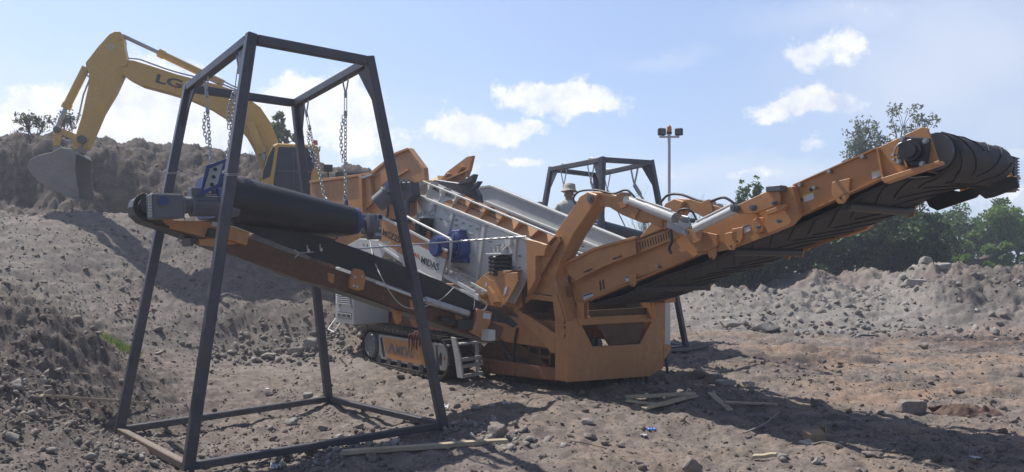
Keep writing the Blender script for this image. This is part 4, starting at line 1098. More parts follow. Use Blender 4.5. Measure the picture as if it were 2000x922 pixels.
# far wall of the screen box, its top above the near wall
mb = MB(); mb.prism(AV([(935, 366), (957, 364), (1226, 472), (1222, 530), (1160, 520), (1120, 505), (936, 400)], bF), (0, .02, 0))
FW = S.part('far_wall', mb, WHITE, SB, bev=.003)
mb = MB(); mb.prism(AV([(934, 364), (957, 361), (1227, 470), (1227, 474), (957, 366), (934, 368)], bF - .03), (0, .10, 0)); S.part('wall_lip', mb, WHITE, FW, bev=.003)
mb = MB(); mb.prism(AV([(946, 392), (1180, 487), (1180, 491), (946, 397)], bF - .06), (0, .06, 0)); S.part('wall_seam', mb, WHITE, FW)
for k in range(3):
    mb = MB(); mb.prism(AV([(1060 - k * 4, 470 + k * 9), (1180, 508 + k * 6), (1180, 511 + k * 6), (1058 - k * 4, 473 + k * 9)], bF - .10 - k * .12), (0, .08, 0)); S.part('screen_support', mb, WHITE, FW)
mb = MB()
for x0, y0 in ((998, 414), (1008, 419), (1130, 478), (1140, 482), (1146, 474), (1120, 470)): bolt(MF.av(x0, y0, bF), (0, -1, 0), .012, .05, 6, mb)
S.part('wall_bolt', mb, STEEL, FW)
# screen deck and cross tubes between the walls
a0 = MF.av(822, 372, -1.0); a1 = MF.av(1062, 490, -1.0)
mb = MB(); mb.add([(a0.x, -.93, a0.z - .45), (a1.x + .0, -.93, a1.z - .5), (a1.x + .0, .98, a1.z - .5), (a0.x, .98, a0.z - .45), (a0.x, -.93, a0.z - .49), (a1.x + .0, -.93, a1.z - .54), (a1.x + .0, .98, a1.z - .54), (a0.x, .98, a0.z - .49)], [(0, 1, 2, 3), (7, 6, 5, 4), (0, 4, 5, 1), (1, 5, 6, 2), (2, 6, 7, 3), (3, 7, 4, 0)])
S.part('screen_deck', mb, STEEL_D, SB)
mb = MB(); mb.box(a0.x - .02, a0.x + .02, -1.0, 1.0, a0.z - .85, a0.z - .42); S.part('back_wall', mb, STEEL_D, SB)
mb = MB(); mb.box(a1.x - .45, a1.x - .41, -1.0, 1.0, a1.z - .85, a1.z - .3); S.part('discharge_wall', mb, ORANGE_R, SB)
# vibrator motor, blue
c = MF.av(898, 482, -1.10)
mb = MB(); mb.cyl(c + Vector((0, .05, 0)), c + Vector((0, -.14, 0)), .225, n=12); mb.box(c.x - .12, c.x + .14, c.y - .10, c.y + .04, c.z + .12, c.z + .25); mb.box(c.x - .2, c.x + .2, c.y - .08, c.y + .05, c.z - .245, c.z - .16)
vm = S.part('vibrator_motor', mb, BLUEP, bev=.012)
c2 = c + Vector((0, -.14, 0))
mb = MB(); mb.cyl(c2, c2 + Vector((0, -.03, 0)), .21, n=20); mb.cyl(c2 + Vector((0, -.03, 0)), c2 + Vector((0, -.30, 0)), .155, n=24); mb.cyl(c2 + Vector((0, -.30, 0)), c2 + Vector((0, -.33, 0)), .13, n=24)
S.part('weight_cover', mb, BLUEP, vm, bev=.01)
mb = MB()
for k in range(8): t = 2 * PI * k / 8 + .3; q = c2 + Vector((.185 * math.cos(t), -.03, .185 * math.sin(t))); mb.cyl(q, q + Vector((0, -.02, 0)), .016, n=6)
S.part('motor_bolt', mb, STEEL, vm)
# springs
def springs(px, py, scale, par_label=None):
    base = MF.av(px, py, -1.16)
    mb = MB()
    for (dx, dy) in ((-.10, 0), (.02, -.03), (.12, .02), (0, .10)):
        for k in range(5): mb.torus(base + Vector((dx * scale, dy, .035 + k * .055 * scale)), (0, 0, 1), .060 * scale, .030 * scale, 16, 6)
        mb.cyl(base + Vector((dx * scale, dy, 0)), base + Vector((dx * scale, dy, .29 * scale)), .045 * scale, n=12)
    sp = S.part('rubber_spring', mb, RUBBER)
    mb = MB(); t = base + Vector((0, 0, .30 * scale))
    mb.box(t.x - .17 * scale, t.x + .18 * scale, t.y - .10, t.y + .16, t.z, t.z + .02)
    for dx in (-.10, 0, .1): mb.prism([t + Vector((dx * scale - .02, -.06, .02)), t + Vector((dx * scale - .02, .11, .02)), t + Vector((dx * scale - .02, .11, .16 * scale))], (.012, 0, 0))
    mb.prism([t + Vector((.02, .10, .02)), t + Vector((.2 * scale, .10, .02)), t + Vector((.24 * scale, .10, .25 * scale)), t + Vector((.08 * scale, .10, .27 * scale))], (0, -.015, 0))
    q = t + Vector((.16 * scale, .08, .18 * scale)); mb.cyl(q, q + Vector((0, -.05, 0)), .065 * scale, n=16)
    S.part('spring_bracket', mb, WHITE, sp, bev=.004)
    mb = MB(); 
    for dx in (-.12, -.03, .06): q = t + Vector((dx * scale, -.03, .02)); mb.cyl(q, q + Vector((0, 0, .09 * scale)), .016, n=8)
    S.part('spring_bolt', mb, STEEL, sp)
    return sp
springs(974, 540, 1.0); springs(826, 462, .95)
mb = MB(); plate([(913, 566), (945, 537), (958, 546), (970, 548), (990, 533), (1010, 532), (1012, 548), (990, 590), (978, 600), (940, 594), (925, 585)], -1.24, .02, mb=mb)
plate([(945, 537), (958, 546), (970, 548), (990, 533), (1000, 528), (955, 530)], -1.24, .25, mb=mb)
SBR = S.part('spring_bracket', mb, ORANGE, SB, bev=.005)
mb = MB(); plate([(952, 558), (962, 572), (972, 590), (960, 592), (950, 572)], -1.30, .06, mb=mb); plate([(930, 572), (942, 574), (943, 580), (928, 577)], -1.32, .1, mb=mb); S.part('gusset', mb, ORANGE, SBR, bev=.004)
mb = MB(); plate([(986, 562), (992, 558), (988, 572), (983, 578)], -1.245, .004, mb=mb); plate([(948, 552), (951, 552), (951, 560), (948, 559)], -1.245, .004, mb=mb); S.part('cut_out', mb, LABELM, SBR)
mb = MB(); plate([(800, 440), (838, 452), (838, 480), (812, 485), (800, 470)], -1.2, .03, mb=mb); S.part('spring_bracket', mb, ORANGE, SB, bev=.005)
# orange wall joining box and gantry leg
S.part('support_wall', plate([(1008, 560), (1030, 556), (1060, 500), (1088, 470), (1090, 505), (1042, 560), (1012, 590), (990, 600), (985, 590)], -.90, .03), ORANGE, SB, bev=.004)
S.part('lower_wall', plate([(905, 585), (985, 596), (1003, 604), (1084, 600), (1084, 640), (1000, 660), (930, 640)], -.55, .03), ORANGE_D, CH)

# ---------------- side panel with lettering, catwalk, handrail
bP = -1.50
S.f = MF
mb = plate([(747, 424), (872, 491), (862, 553), (812, 527), (738, 477)], bP, .015)
SP = S.part('side_panel', mb, ORANGE, bev=.003)
q = bP - .006
mb = MB(); plate([(738, 477), (741, 471), (799, 506), (797, 480), (803, 475), (815, 478), (870, 507), (861, 553), (812, 527)], q, .004, mb=mb); S.part('white_panel', mb, WHITE, SP)
mb = MB(); plate([(747, 422), (872, 488), (872, 492), (747, 427)], bP - .02, .03, mb=mb); S.part('panel_edge', mb, WHITE, SP)
mb = MB(); plate([(738, 476), (812, 526), (862, 552), (862, 556), (810, 531), (737, 480)], bP - .02, .03, mb=mb); S.part('panel_edge', mb, WHITE, SP)
def mtext(s, x0, y0, x1, y1, hpx, b, mat, par, bold=.015):
    p0 = MF.av(x0, y0, b); p1 = MF.av(x1, y1, b); Yd = MF.w(*p0).y
    S.part('lettering', text_mesh(s, mat, p0, p1, Vector((0, 0, 1)), hpx * Yd / F, .003, .006), mat, par)
mtext('MSZ251', 747, 459, 785, 478, 12.5, bP - .003, INK, SP, .01)
mtext('MIDAS', 822, 513, 856, 529, 13.5, q - .003, INK, SP, .03)
mb = MB(); plate([(807, 499), (811, 493), (815, 501), (812.5, 503), (811, 498), (809, 500.5)], q - .004, .003, mb=mb); plate([(815, 496), (817, 496), (820, 507), (817.5, 506)], q - .004, .003, mb=mb); S.part('red_chevron_mark', mb, REDL, SP)
# railings
mb = MB(); b = -1.40
mb.tube(arc([MF.av(770, 405, b), MF.av(800, 426, b), MF.av(868, 461, b), MF.av(880, 469, b), MF.av(881, 478, b), MF.av(874, 545, b)], 6), .021, 8)
mb.tube(arc([MF.av(868, 461, b), MF.av(874, 476, b), MF.av(864, 552, b)], 6), .020, 8)
b2 = -1.12
mb.tube(arc([MF.av(881, 470, b2), MF.av(884, 480, b2), MF.av(881, 534, b2), MF.av(874, 545, b2)], 6), .018, 8)
S.part('handrail', mb, WHITE)
mb = MB(); q0 = MF.av(745, 470, -1.48); q1 = MF.av(928, 572, -1.48)
for k in range(20): u = k / 19; p = q0.lerp(q1, u); mb.beam(p, p + Vector((0, .40, 0)), .012, .03)
for dy in (0, .2, .4): mb.beam(q0 + Vector((0, dy, 0)), q1 + Vector((0, dy, 0)), .02, .05)
S.part('walkway_grating', mb, WHITE)
mb = plate([(866, 553), (905, 566), (934, 575), (934, 590), (905, 582), (866, 566)], -1.49, .02); S.part('walkway_edge', mb, WHITE, bev=.003)
mb = plate([(748, 470), (795, 500), (800, 560), (775, 575), (740, 540)], -1.12, .02); S.part('pump_cover', mb, GREYP)
for (x0, y0) in ((790, 518), (770, 505), (782, 540)):
    mb = MB(); q = MF.av(x0, y0, -1.18); mb.cyl(q, q + Vector((0, .10, 0)), .05, n=14); S.part('filter_can', mb, WHITE)
# orange/white upright strips
for i, (x0, m_) in enumerate(((779, ORANGE), (784, WHITE), (790, ORANGE), (797, WHITE))):
    S.part('upright_strip', plate([(x0, 546), (x0 + 4.5, 548), (x0 + 4.5, 566), (x0, 564)], -1.22, .02), m_)
# far side catwalk where the men stand
mb = MB(); mb.box(-3.9, -1.4, 1.04, 1.95, 1.12, 1.18); 
for a in (-3.9, -2.7, -1.45): mb.box(a, a + .06, 1.1, 1.9, 1.03, 1.12)
for a in (-3.8, -1.6): mb.beam((a, 1.0, .7), (a, 1.85, 1.08), .06, .06, up=(1, 0, 0))
S.part('far_catwalk', mb, WHITE)
mb = MB(); mb.box(-1.0, -.2, 1.02, 1.32, .32, 1.15); S.part('far_cabinet', mb, WHITE, bev=.01)

# ---------------- power cabinet
A0 = MF.av(655, 600, -1.55).x; A1 = MF.av(690, 600, -1.55).x; zb_ = MF.av(655, 629, -1.55).z
mb = MB(); mb.box(A0, A1, -1.55, -.85, zb_, zb_ + 1.0)
PCb = S.part('power_cabinet', mb, WHITE, bev=.01)
mb = MB(); z = MF.av(672, 580, -1.55).z
mb.box(A0 + .07, A1 - .07, -1.552, -1.50, z - .12, z + .09); S.part('vent_recess', mb, INK, PCb)
for k in range(6):
    mb = MB(); zz = z - .11 + k * .035; mb.prism([(A0 + .07, -1.556, zz), (A0 + .07, -1.556 - .02, zz - .012), (A0 + .07, -1.556 - .02, zz - .003), (A0 + .07, -1.556, zz + .009)], (A1 - A0 - .14, 0, 0)); S.part('louver', mb, WHITE, PCb)
zz = MF.av(672, 616, -1.55).z
mb = MB(); mb.box(A0 + .08, A1 - .06, -1.556, -1.552, zz - .055, zz + .055); pf = S.part('number_border', mb, INK, PCb)
mb = MB(); mb.box(A0 + .09, A1 - .07, -1.559, -1.5545, zz - .045, zz + .045); S.part('number_plate', mb, WHITE, PCb)
S.part('lettering', text_mesh('0371-5509 7088', INK, Vector((A0 + .12, -1.561, zz - .028)), Vector((A1 - .10, -1.561, zz - .028)), Vector((0, 0, 1)), .056, .002, .02), INK, PCb)
mb = MB(); mb.box(A0 + .2, A0 + .22, -1.565, -1.55, zz + .14, zz + .22); mb.box(A1 - .05, A1 - .03, -1.565, -1.55, zz + .14, zz + .2); S.part('door_handle', mb, STEEL, PCb)
mb = MB(); p = MF.av(656, 622, -1.5); q = MF.av(641, 643, -1.7); r_ = MF.av(653, 649, -1.9); s_ = MF.av(664, 632, -1.55)
mb.tube([p, q, r_, s_], .016, 8); S.part('folding_step', mb, WHITE)
# chassis face between cabinet and side window: orange wall over the track
mb = MB(); mb.prism(AV([(724, 600), (790, 605), (862, 640), (900, 660), (900, 692), (830, 668), (722, 640)], -.80), (0, .03, 0)); S.part('side_wall', mb, ORANGE_D, CH)
mb = MB(); mb.prism(AV([(722, 600), (735, 602), (735, 640), (722, 640)], -1.0), (0, .10, 0)); S.part('upright', mb, ORANGE, CH)
for (x0, y0, x1, y1) in ((615, 470, 628, 640), (640, 470, 652, 610)):
    mb = MB(); mb.beam(MF.av(x0, y0, -.9), MF.av(x1, y1, -.9), .16, .12, up=(0, 1, 0)); S.part('support_leg', mb, ORANGE_D, CH, bev=.008)

# ---------------- belt feeder and hopper
mb = plate([(648, 482), (664, 445), (700, 420), (736, 388), (790, 362), (812, 352), (812, 420), (790, 430), (745, 425), (742, 445), (700, 466), (690, 480), (665, 500)], -1.15, .03)
FE = S.part('belt_feeder_frame', mb, ORANGE, bev=.006)
for k in range(11):
    x = 690 + k * 5.2; y = 434 - k * 4.6
    S.part('louver_slot', plate([(x, y), (x + 2.2, y - 2), (x + 6.5, y - 26), (x + 4.5, y - 25)], -1.153, .004), INK, FE)
for k in range(5):
    x = 655 + k * 9; y = 470 - k * 9
    S.part('frame_hole', plate([(x, y), (x + 5, y - 5), (x + 5, y - 11), (x, y - 6)], -1.153, .004), INK, FE)
mb = MB(); mb.tube(arc([MF.av(702, 470, -1.19), MF.av(735, 455, -1.2), MF.av(752, 436, -1.21), MF.av(758, 410, -1.2), MF.av(757, 385, -1.2)], 8), .022, 8); S.part('cable_conduit', mb, RUBBER, FE)
mb = MB(); mb.prism(AV([(660, 472), (700, 440), (760, 410), (812, 400), (812, 380), (740, 395), (690, 430), (655, 465)], -.5), (0, 1.0, 0)); S.part('feeder_belt', mb, BELT, FE)
# white hood beside it
mb = MB(); plate([(678, 479), (702, 466), (764, 471), (772, 490), (712, 489)], -1.5, .02, mb=mb)
plate([(712, 489), (772, 490), (745, 512), (730, 508)], -1.52, .02, mb=mb)
mb2 = MB(); p = AV([(678, 479), (702, 466), (764, 471), (744, 506)], -1.5); mb2.prism(p, (0, .45, 0)); HD = S.part('belt_hood', mb2, WHITE, bev=.006)
for x0, y0 in ((709, 476), (716, 477), (716, 492), (728, 494)):
    S.part('slot', plate([(x0, y0), (x0 + 1.6, y0), (x0 + 2.6, y0 + 5), (x0 + 1, y0 + 5)], -1.503, .004), INK, HD)
# hopper near wall with flared lip, extension wing
NW = [(606, 356), (700, 343), (722, 338), (770, 300), (795, 290), (817, 318), (825, 330), (827, 352), (815, 356), (790, 362), (736, 388), (700, 420), (664, 445), (640, 430), (606, 385)]
mb = plate(NW, -1.25, .02); HP = S.part('feed_hopper', mb, ORANGE, bev=.004)
for pts in ([(716, 341), (722, 340), (728, 392), (722, 396)], [(700, 344), (706, 343), (708, 414), (702, 418)], [(743, 336), (757, 326), (758, 352), (744, 362)]):
    S.part('hopper_rib', plate(pts, -1.31, .06), ORANGE, HP, bev=.004)
for pts in ([(604, 353), (700, 340), (727, 336), (727, 339), (700, 344), (604, 358)], [(722, 337), (770, 298), (796, 288), (797, 292), (771, 302), (725, 341)], [(795, 288), (800, 290), (828, 328), (830, 352), (824, 352), (823, 331)]):
    S.part('hopper_lip', plate(pts, -1.30, .08), ORANGE, HP, bev=.003)
S.part('hopper_brace', plate([(756, 352), (792, 330), (795, 333), (758, 357)], -1.29, .03), ORANGE, HP)
S.part('steel_pin', plate([(703, 345), (726, 339), (727, 342), (705, 349)], -1.36, .05), GALV, HP)
# the hopper's other walls
aH0 = MF.av(606, 356, -1.25).x; aH1 = MF.av(817, 340, -1.25).x; zH = MF.av(700, 343, -1.25).z
mb = MB(); mb.prism([(aH0, 1.25, 1.7), (-5.3, 1.25, 1.9), (-5.3, 1.25, zH - .25), (aH0, 1.25, zH - .15)], (0, .02, 0)); S.part('hopper_wall', mb, ORANGE, HP)
mb = MB(); mb.box(aH0 - .02, aH0, -1.23, 1.25, 1.7, zH - .1); S.part('hopper_wall', mb, ORANGE, HP)
# dark drive housing and upturned pale wing behind the screen box
mb = MB(); mb.prism(AV([(846, 350), (900, 358), (918, 356), (932, 380), (934, 396), (900, 392), (850, 372)], -.15), (0, .12, 0)); S.part('drive_housing', mb, STEEL_D, bev=.01)
mb = MB(); plate([(892, 360), (925, 340), (920, 356)], -.2, .1, mb=mb); plate([(918, 372), (932, 354), (938, 354), (930, 366)], -.2, .06, mb=mb); S.part('housing_bracket', mb, STEEL_D)
mb = MB(); mb.prism(AV([(859, 354), (872, 336), (912, 306), (922, 304), (922, 308), (914, 330), (908, 348), (900, 358)], 1.15), (0, .03, 0)); WG = S.part('hopper_wing', mb, ORANGE, bev=.004)
mb = MB(); mb.prism(AV([(917, 305), (923, 304), (917, 330), (911, 346), (906, 346), (912, 328)], 1.08), (0, .07, 0))
S.part('wing_rib', mb, ORANGE, WG, bev=.004)
for pts in ([(866, 345), (872, 337), (875, 339), (869, 349)], [(890, 330), (899, 322), (902, 326), (893, 340)], [(862, 352), (915, 330), (915, 333), (864, 355)]):
    mb = MB(); mb.prism(AV(pts, 1.06), (0, .09, 0)); S.part('wing_rib', mb, ORANGE, WG, bev=.003)
# big grey gear motor on the hopper drum and blue black gearbox behind the frame leg
c = MF.av(738, 398, -1.55); d = MF.av(768, 372, -1.35) - c
mb = MB(); mb.cyl(c, c + d * .62, .15, n=20); mb.cyl(c - d * .06, c, .135, n=20); mb.cyl(c + d * .62, c + d * .72, .17, n=20); mb.cyl(c + d * .72, c + d * 1.05, .11, n=16)
GM = S.part('gear_motor', mb, GREYP, bev=.005)
mb = MB()
for k in range(7): u = .68 + k * .06; mb.cyl(c + d * u, c + d * (u + .025), .14, n=16)
S.part('cooling_fin', mb, GREYP, GM)
q = MF.av(757, 364, -1.5); mb = MB(); mb.cyl(q, q + Vector((0, .15, 0)), .10, n=16); S.part('gear_case', mb, GREYP, GM)
mb = MB(); mb.cyl(q + Vector((0, -.012, 0)), q, .05, n=16); S.part('blue_cap', mb, BLUEP, GM)
mb = MB(); mb.prism(AV([(774, 356), (803, 354), (806, 382), (795, 395), (776, 390)], -1.3), (0, .16, 0)); gb = S.part('gearbox', mb, STEEL_D, bev=.02)
for k in range(6):
    mb = MB(); q = MF.av(778 + k * 4.6, 352 + (k % 2) * 3, -1.32); mb.cyl(q, q + Vector((0, .02, 0)), .022, n=6); S.part('gearbox_bolt', mb, GREYP, gb)
mb = MB(); q = MF.av(790, 405, -1.3); mb.cyl(q + Vector((0, 0, .1)), q - Vector((0, 0, .12)), .09, n=14)
S.part('oil_filter', mb, GREYP, gb)
# ---------------- tail conveyor
bR = -.72
RAIL = [(1120, 528), (1160, 510), (1242, 470), (1300, 446), (1400, 434), (1460, 408), (1548, 364), (1714, 290), (1726, 347), (1562, 421), (1522, 452), (1430, 486), (1359, 500), (1247, 542), (1147, 588), (1135, 600), (1122, 590), (1114, 548)]
A_ = MF.av(1147, 587, bR); B_ = MF.av(1725, 347, bR)
slope = (B_.z - A_.z) / (B_.x - A_.x)
def zb(a): return A_.z + (a - A_.x) * slope          # underside line of the rails
mb = plate(RAIL, bR, .02)
TCN, TCF = both('tail_conveyor_frame', mb, ORANGE, bev=.005)
# lower and upper flanges of the rails
for (p0, p1) in (((1147, 588), (1359, 500)), ((1562, 421), (1725, 347))):
    mb = MB(); a_ = MF.av(*p0, bR - .03); b_ = MF.av(*p1, bR - .03); mb.prism([a_, b_, b_ + Vector((0, 0, .014)), a_ + Vector((0, 0, .014))], (0, .09, 0)); both('rail_flange', mb, ORANGE, TCN)
for (p0, p1) in (((1242, 469), (1302, 444)), ((1548, 363), (1714, 289))):
    mb = MB(); a_ = MF.av(*p0, bR - .03); b_ = MF.av(*p1, bR - .03); mb.prism([a_, b_, b_ + Vector((0, 0, .012)), a_ + Vector((0, 0, .012))], (0, .07, 0)); both('rail_flange', mb, ORANGE, TCN)
# upper skirt with its turned edge
mb = plate([(1103, 515), (1161, 485), (1239, 465), (1243, 496), (1180, 520), (1125, 548), (1108, 535)], bR - .10, .015)
SK, _ = both('skirt_plate', mb, ORANGE, bev=.004)
mb = plate([(1102, 512), (1161, 483), (1241, 461), (1242, 466), (1162, 488), (1104, 517)], bR - .13, .05); both('skirt_lip', mb, ORANGE, SK, bev=.003)
# slotted guard
mb = plate([(1243, 470), (1312, 447), (1330, 462), (1246, 496)], bR - .045, .015); GD, _ = both('slotted_guard', mb, ORANGE, bev=.003)
for k in range(13):
    x = 1248 + k * 5.1; y = 474 - k * 1.95
    S.part('guard_slot', plate([(x, y), (x + 1.5, y - .6), (x + 4.2, y + 13), (x + 2.7, y + 14)], bR - .048, .004), INK, GD)
for pts in ([(1196, 505), (1214, 499), (1214, 501), (1196, 507.5)], [(1139, 531), (1156, 524), (1156, 526.5), (1139, 533.5)], [(1170, 549), (1173, 548), (1175, 566), (1172, 567)], [(1176, 547), (1179, 546), (1181, 564), (1178, 565)]):
    S.part('slot', plate(pts, bR - .118 if pts[0][1] < 540 else bR - .004, .004), INK, SK)
# labels on the rail
for pts, m2 in (([(1221, 541), (1235, 537), (1236, 546), (1223, 551)], LABELM), ([(1138, 577), (1157, 571), (1159, 578), (1140, 586)], LABELM), ([(1568, 382), (1588, 375), (1590, 388), (1571, 395)], LABELM), ([(1702, 336), (1722, 330), (1724, 342), (1704, 350)], LABELM),
                ([(1449, 443), (1464, 438), (1466, 450), (1452, 456)], LABELM)):
    lb = S.part('warning_label', plate(pts, bR - .006, .004), m2, TCN)
    x0, y0 = pts[0]; x1, y1 = pts[1]; x3, y3 = pts[3]
    S.part('label_stripe', plate([(x0 + .5, y0 + .3), (x1 - .5, y1 + .3), (x1 - .2, y1 + 2.8), (x0 + .8, y0 + 2.8)], bR - .009, .003), LABELY if x0 > 1500 else BLUEP, TCN)
mb = MB()
for x0, y0 in ((1568, 362), (1625, 336), (1690, 307), (1596, 367), (1290, 520), (1478, 415)): bolt(MF.av(x0, y0, bR), (0, -1, 0), .018, .07, 8, mb)
S.part('rail_stud', mb, STEEL, TCN)
mb = MB()
for x0, y0 in ((1585, 370), (1564, 391)): q = MF.av(x0, y0, bR); mb.cyl(q, q + Vector((0, -.004, 0)), .02, n=12)
S.part('rail_hole', mb, INK, TCN)
mb = plate([(1222, 500), (1232, 512), (1240, 520), (1246, 540), (1240, 540), (1230, 520)], bR - .006, .004)
# ears below the rail
for x0, y0, s_ in ((1235, 548, .8), (1428, 472, 1), (1440, 462, .9), (1642, 376, 1.15), (1390, 495, .7)):
    q = MF.av(x0, y0, bR - .03); mb = MB(); w = .075 * s_
    mb.prism([q + Vector((-w, 0, .09 * s_)), q + Vector((w, 0, .11 * s_)), q + Vector((w * .9, 0, -.02)), q + Vector((.3 * w, 0, -.09 * s_)), q + Vector((-.3 * w, 0, -.09 * s_)), q + Vector((-w, 0, -.02))], (0, .03, 0))
    e1, e2 = both('roller_ear', mb, ORANGE, TCN, bev=.004)
    mb = MB(); mb.cyl(q + Vector((0, -.004, -.05)), q + Vector((0, .0, -.05)), .012, n=8); S.part('ear_hole', mb, INK, e1)
# belt: a carrying run inside the rails and the return run sagging below them
aT, aHd = .12, 4.28
zHd = MF.av(1787, 296, -.85).z
rD = .168
def zr(a): return zb(a) - .06
mb = MB()
top = []; n = 40
prof = []
for i in range(n + 1):
    u = i / n; a = aT + (aHd - aT) * u
    z = zr(a) * (1 - smooth(.82, 1, np.array(u))) + (zHd - rD) * smooth(.82, 1, np.array(u))
    sag = .035 * abs(math.sin(u * PI * 3.5))
    prof.append((a, float(z) - sag))
arcp = [(aHd + rD * math.sin(t), zHd - rD * math.cos(t)) for t in np.linspace(0, PI, 14)]
topp = [(aHd - (aHd - aT) * i / 12, zHd + rD - (zHd + rD - (zb(aT) + .38)) * i / 12) for i in range(1, 13)]
arct = [(aT - .17 * math.sin(t), zb(aT) + .16 + .19 * math.cos(t)) for t in np.linspace(.2, PI - .1, 9)]
loop = prof + arcp[1:] + topp + arct
HB = .64
rows = 9
vs = []
for (a, z) in loop:
    for k in range(rows): v = -HB + 2 * HB * k / (rows - 1); vs.append((a, v, z))
L = len(loop)
mb.add(vs, [(i * rows + k, i * rows + k + 1, ((i + 1) % L) * rows + k + 1, ((i + 1) % L) * rows + k) for i in range(L) for k in range(rows - 1)], 0, True)
BL = S.part('belt', mb, BELT, TCN)
md = BL.modifiers.new('thick', 'SOLIDIFY'); md.thickness = .012; md.offset = 0
# chevron cleats
cum = [0]
for i in range(L): p = loop[i]; q = loop[(i + 1) % L]; cum.append(cum[-1] + math.hypot(q[0] - p[0], q[1] - p[1]))
def on_loop(s_):
    s_ = s_ % cum[-1]; i = int(np.searchsorted(cum, s_, 'right')) - 1; i = min(i, L - 1); p = loop[i]; q = loop[(i + 1) % L]; u = (s_ - cum[i]) / max(1e-6, cum[i + 1] - cum[i])
    d = Vector((q[0] - p[0], 0, q[1] - p[1])).normalized(); return Vector((p[0] + (q[0] - p[0]) * u, 0, p[1] + (q[1] - p[1]) * u)), Vector((d.z, 0, -d.x))
mb = MB()
s_end = cum[len(prof) + 14]
k = 0; s0 = .15
while s0 < s_end:
    for side in (-1, 1):
        pts = []
        for j in range(7):
            t = j / 6; p, nn = on_loop(s0 + t * .42); v = side * (.05 + t * .55); pts.append(p + Vector((0, v, 0)) + nn * .013)
        mb.tube(pts, .0065, 5)
    s0 += .24
S.part('belt_cleats', mb, BELT, BL)
# tail and return rollers
for px, py, px2, py2 in ((1250, 548, 1342, 567), (1432, 475, 1561, 490), (1655, 392, 1791, 413)):
    a = MF.av(px, py, -.64); mb = MB(); z = zb(a.x) - .10
    mb.cyl((a.x, -.66, z), (a.x, .66, z), .050, n=16); S.part('return_roller', mb, RUBBER, TCN)
    mb = MB(); mb.prism([(a.x - .07, .68, zb(a.x) + .05), (a.x + .07, .68, zb(a.x) + .05), (a.x + .03, .68, z - .06), (a.x - .03, .68, z - .06)], (0, .02, 0)); S.part('roller_bracket', mb, ORANGE, TCN)
mb = MB(); mb.cyl((aHd, -.70, zHd), (aHd, .70, zHd), rD - .008, n=28); S.part('head_drum', mb, STEEL_D, TCN)
mb = MB(); mb.cyl((aT, -.62, zb(aT) + .16), (aT, .62, zb(aT) + .16), .15, n=20); S.part('tail_drum', mb, STEEL_D, TCN)
# troughing frames under the carrying run and cross members
for a in (.7, 1.3, 1.9, 2.5, 3.1, 3.6):
    mb = MB(); mb.box(a - .03, a + .03, -.70, .70, zb(a) + .05, zb(a) + .10); S.part('cross_member', mb, ORANGE_D, TCN)
mb = MB(); mb.prism([(.35, -.69, zb(.35) + .03), (4.0, -.69, zb(4.0) + .03), (4.0, -.69, zb(4.0) + .042), (.35, -.69, zb(.35) + .042)], (0, 1.38, 0)); S.part('deck_pan', mb, STEEL_D, TCN)
# head plates
HPL = [(1711, 290), (1800, 248), (1812, 250), (1834, 318), (1722, 353)]
mb = plate(HPL, -.85, .02); HN, HF = both('head_plate', mb, ORANGE, bev=.004)
mb = plate([(1720, 348), (1834, 313), (1836, 320), (1727, 358)], -.93, .10); both('head_plate_lip', mb, ORANGE, HN, bev=.004)
mb = plate([(1711, 290), (1714, 289), (1726, 352), (1722, 353)], -.90, .06); both('head_plate_lip', mb, ORANGE, HN)
S.part('adjuster_bar', plate([(1758, 292), (1761, 291), (1772, 326), (1769, 327)], -.93, .07), ORANGE, HN)
S.part('adjuster_bar', plate([(1749, 305), (1752, 304), (1755, 318), (1752, 319)], -.93, .07), ORANGE, HN)
mb = MB(); c = MF.av(1787, 296, -.85)
mb.prism([c + Vector((x, -.005, z)) for x, z in ((-.135, -.10), (.105, -.15), (.14, .09), (-.10, .14))], (0, -.05, 0)); mb.cyl(c + Vector((0, -.05, 0)), c + Vector((0, -.10, 0)), .088, n=28); mb.cyl(c + Vector((0, -.10, 0)), c + Vector((0, -.13, 0)), .06, n=20)
BG, _ = both('drum_bearing', mb, BLACK, TCN, bev=.008)
for (x, z) in ((-.105, -.08), (.085, -.12), (.11, .07), (-.075, .11)):
    mb = MB(); q = c + Vector((x, -.055, z)); mb.cyl(q, q + Vector((0, -.012, 0)), .024, n=16); mb.cyl(q + Vector((0, -.012, 0)), q + Vector((0, -.03, 0)), .018, n=6); both('bearing_bolt', mb, STEEL, BG)
mb = MB(); mb.tube(arc([MF.av(1745, 303, -.88), MF.av(1752, 285, -.9), MF.av(1765, 277, -.9), MF.av(1780, 273, -.9)], 6), .008, 6)
for x0, y0 in ((1748, 303), (1749, 312), (1759, 308)): q = MF.av(x0, y0, -.86); mb.cyl(q, q + Vector((0, -.05, 0)), .012, n=8)
S.part('grease_line', mb, GALV, BG)
# far side drive motor with ribbed cover
mb = MB(); mb.box(aHd - .20, aHd + .10, .88, 1.02, zHd - .25, zHd + .10)
DM = S.part('drive_motor', mb, BLACK, bev=.02)
mb = MB()
for k in range(12): z = zHd - .235 + k * .028; mb.box(aHd + .098, aHd + .112, .885, 1.015, z, z + .012)
S.part('cooling_fin', mb, BLACK, DM)
mb = MB(); mb.prism(AV([(1873, 375), (1972, 343), (1974, 349), (1876, 380)], .80), (0, .10, 0)); S.part('far_lower_lip', mb, ORANGE, HN, bev=.003)
mb = MB(); mb.prism(AV([(1800, 360), (1806, 388), (1815, 404), (1830, 411), (1905, 386), (1912, 379), (1924, 388), (1940, 385), (1990, 366), (1985, 345), (1960, 345), (1874, 374)], .76), (0, .03, 0)); S.part('rubber_apron', mb, RUBBER, HN)

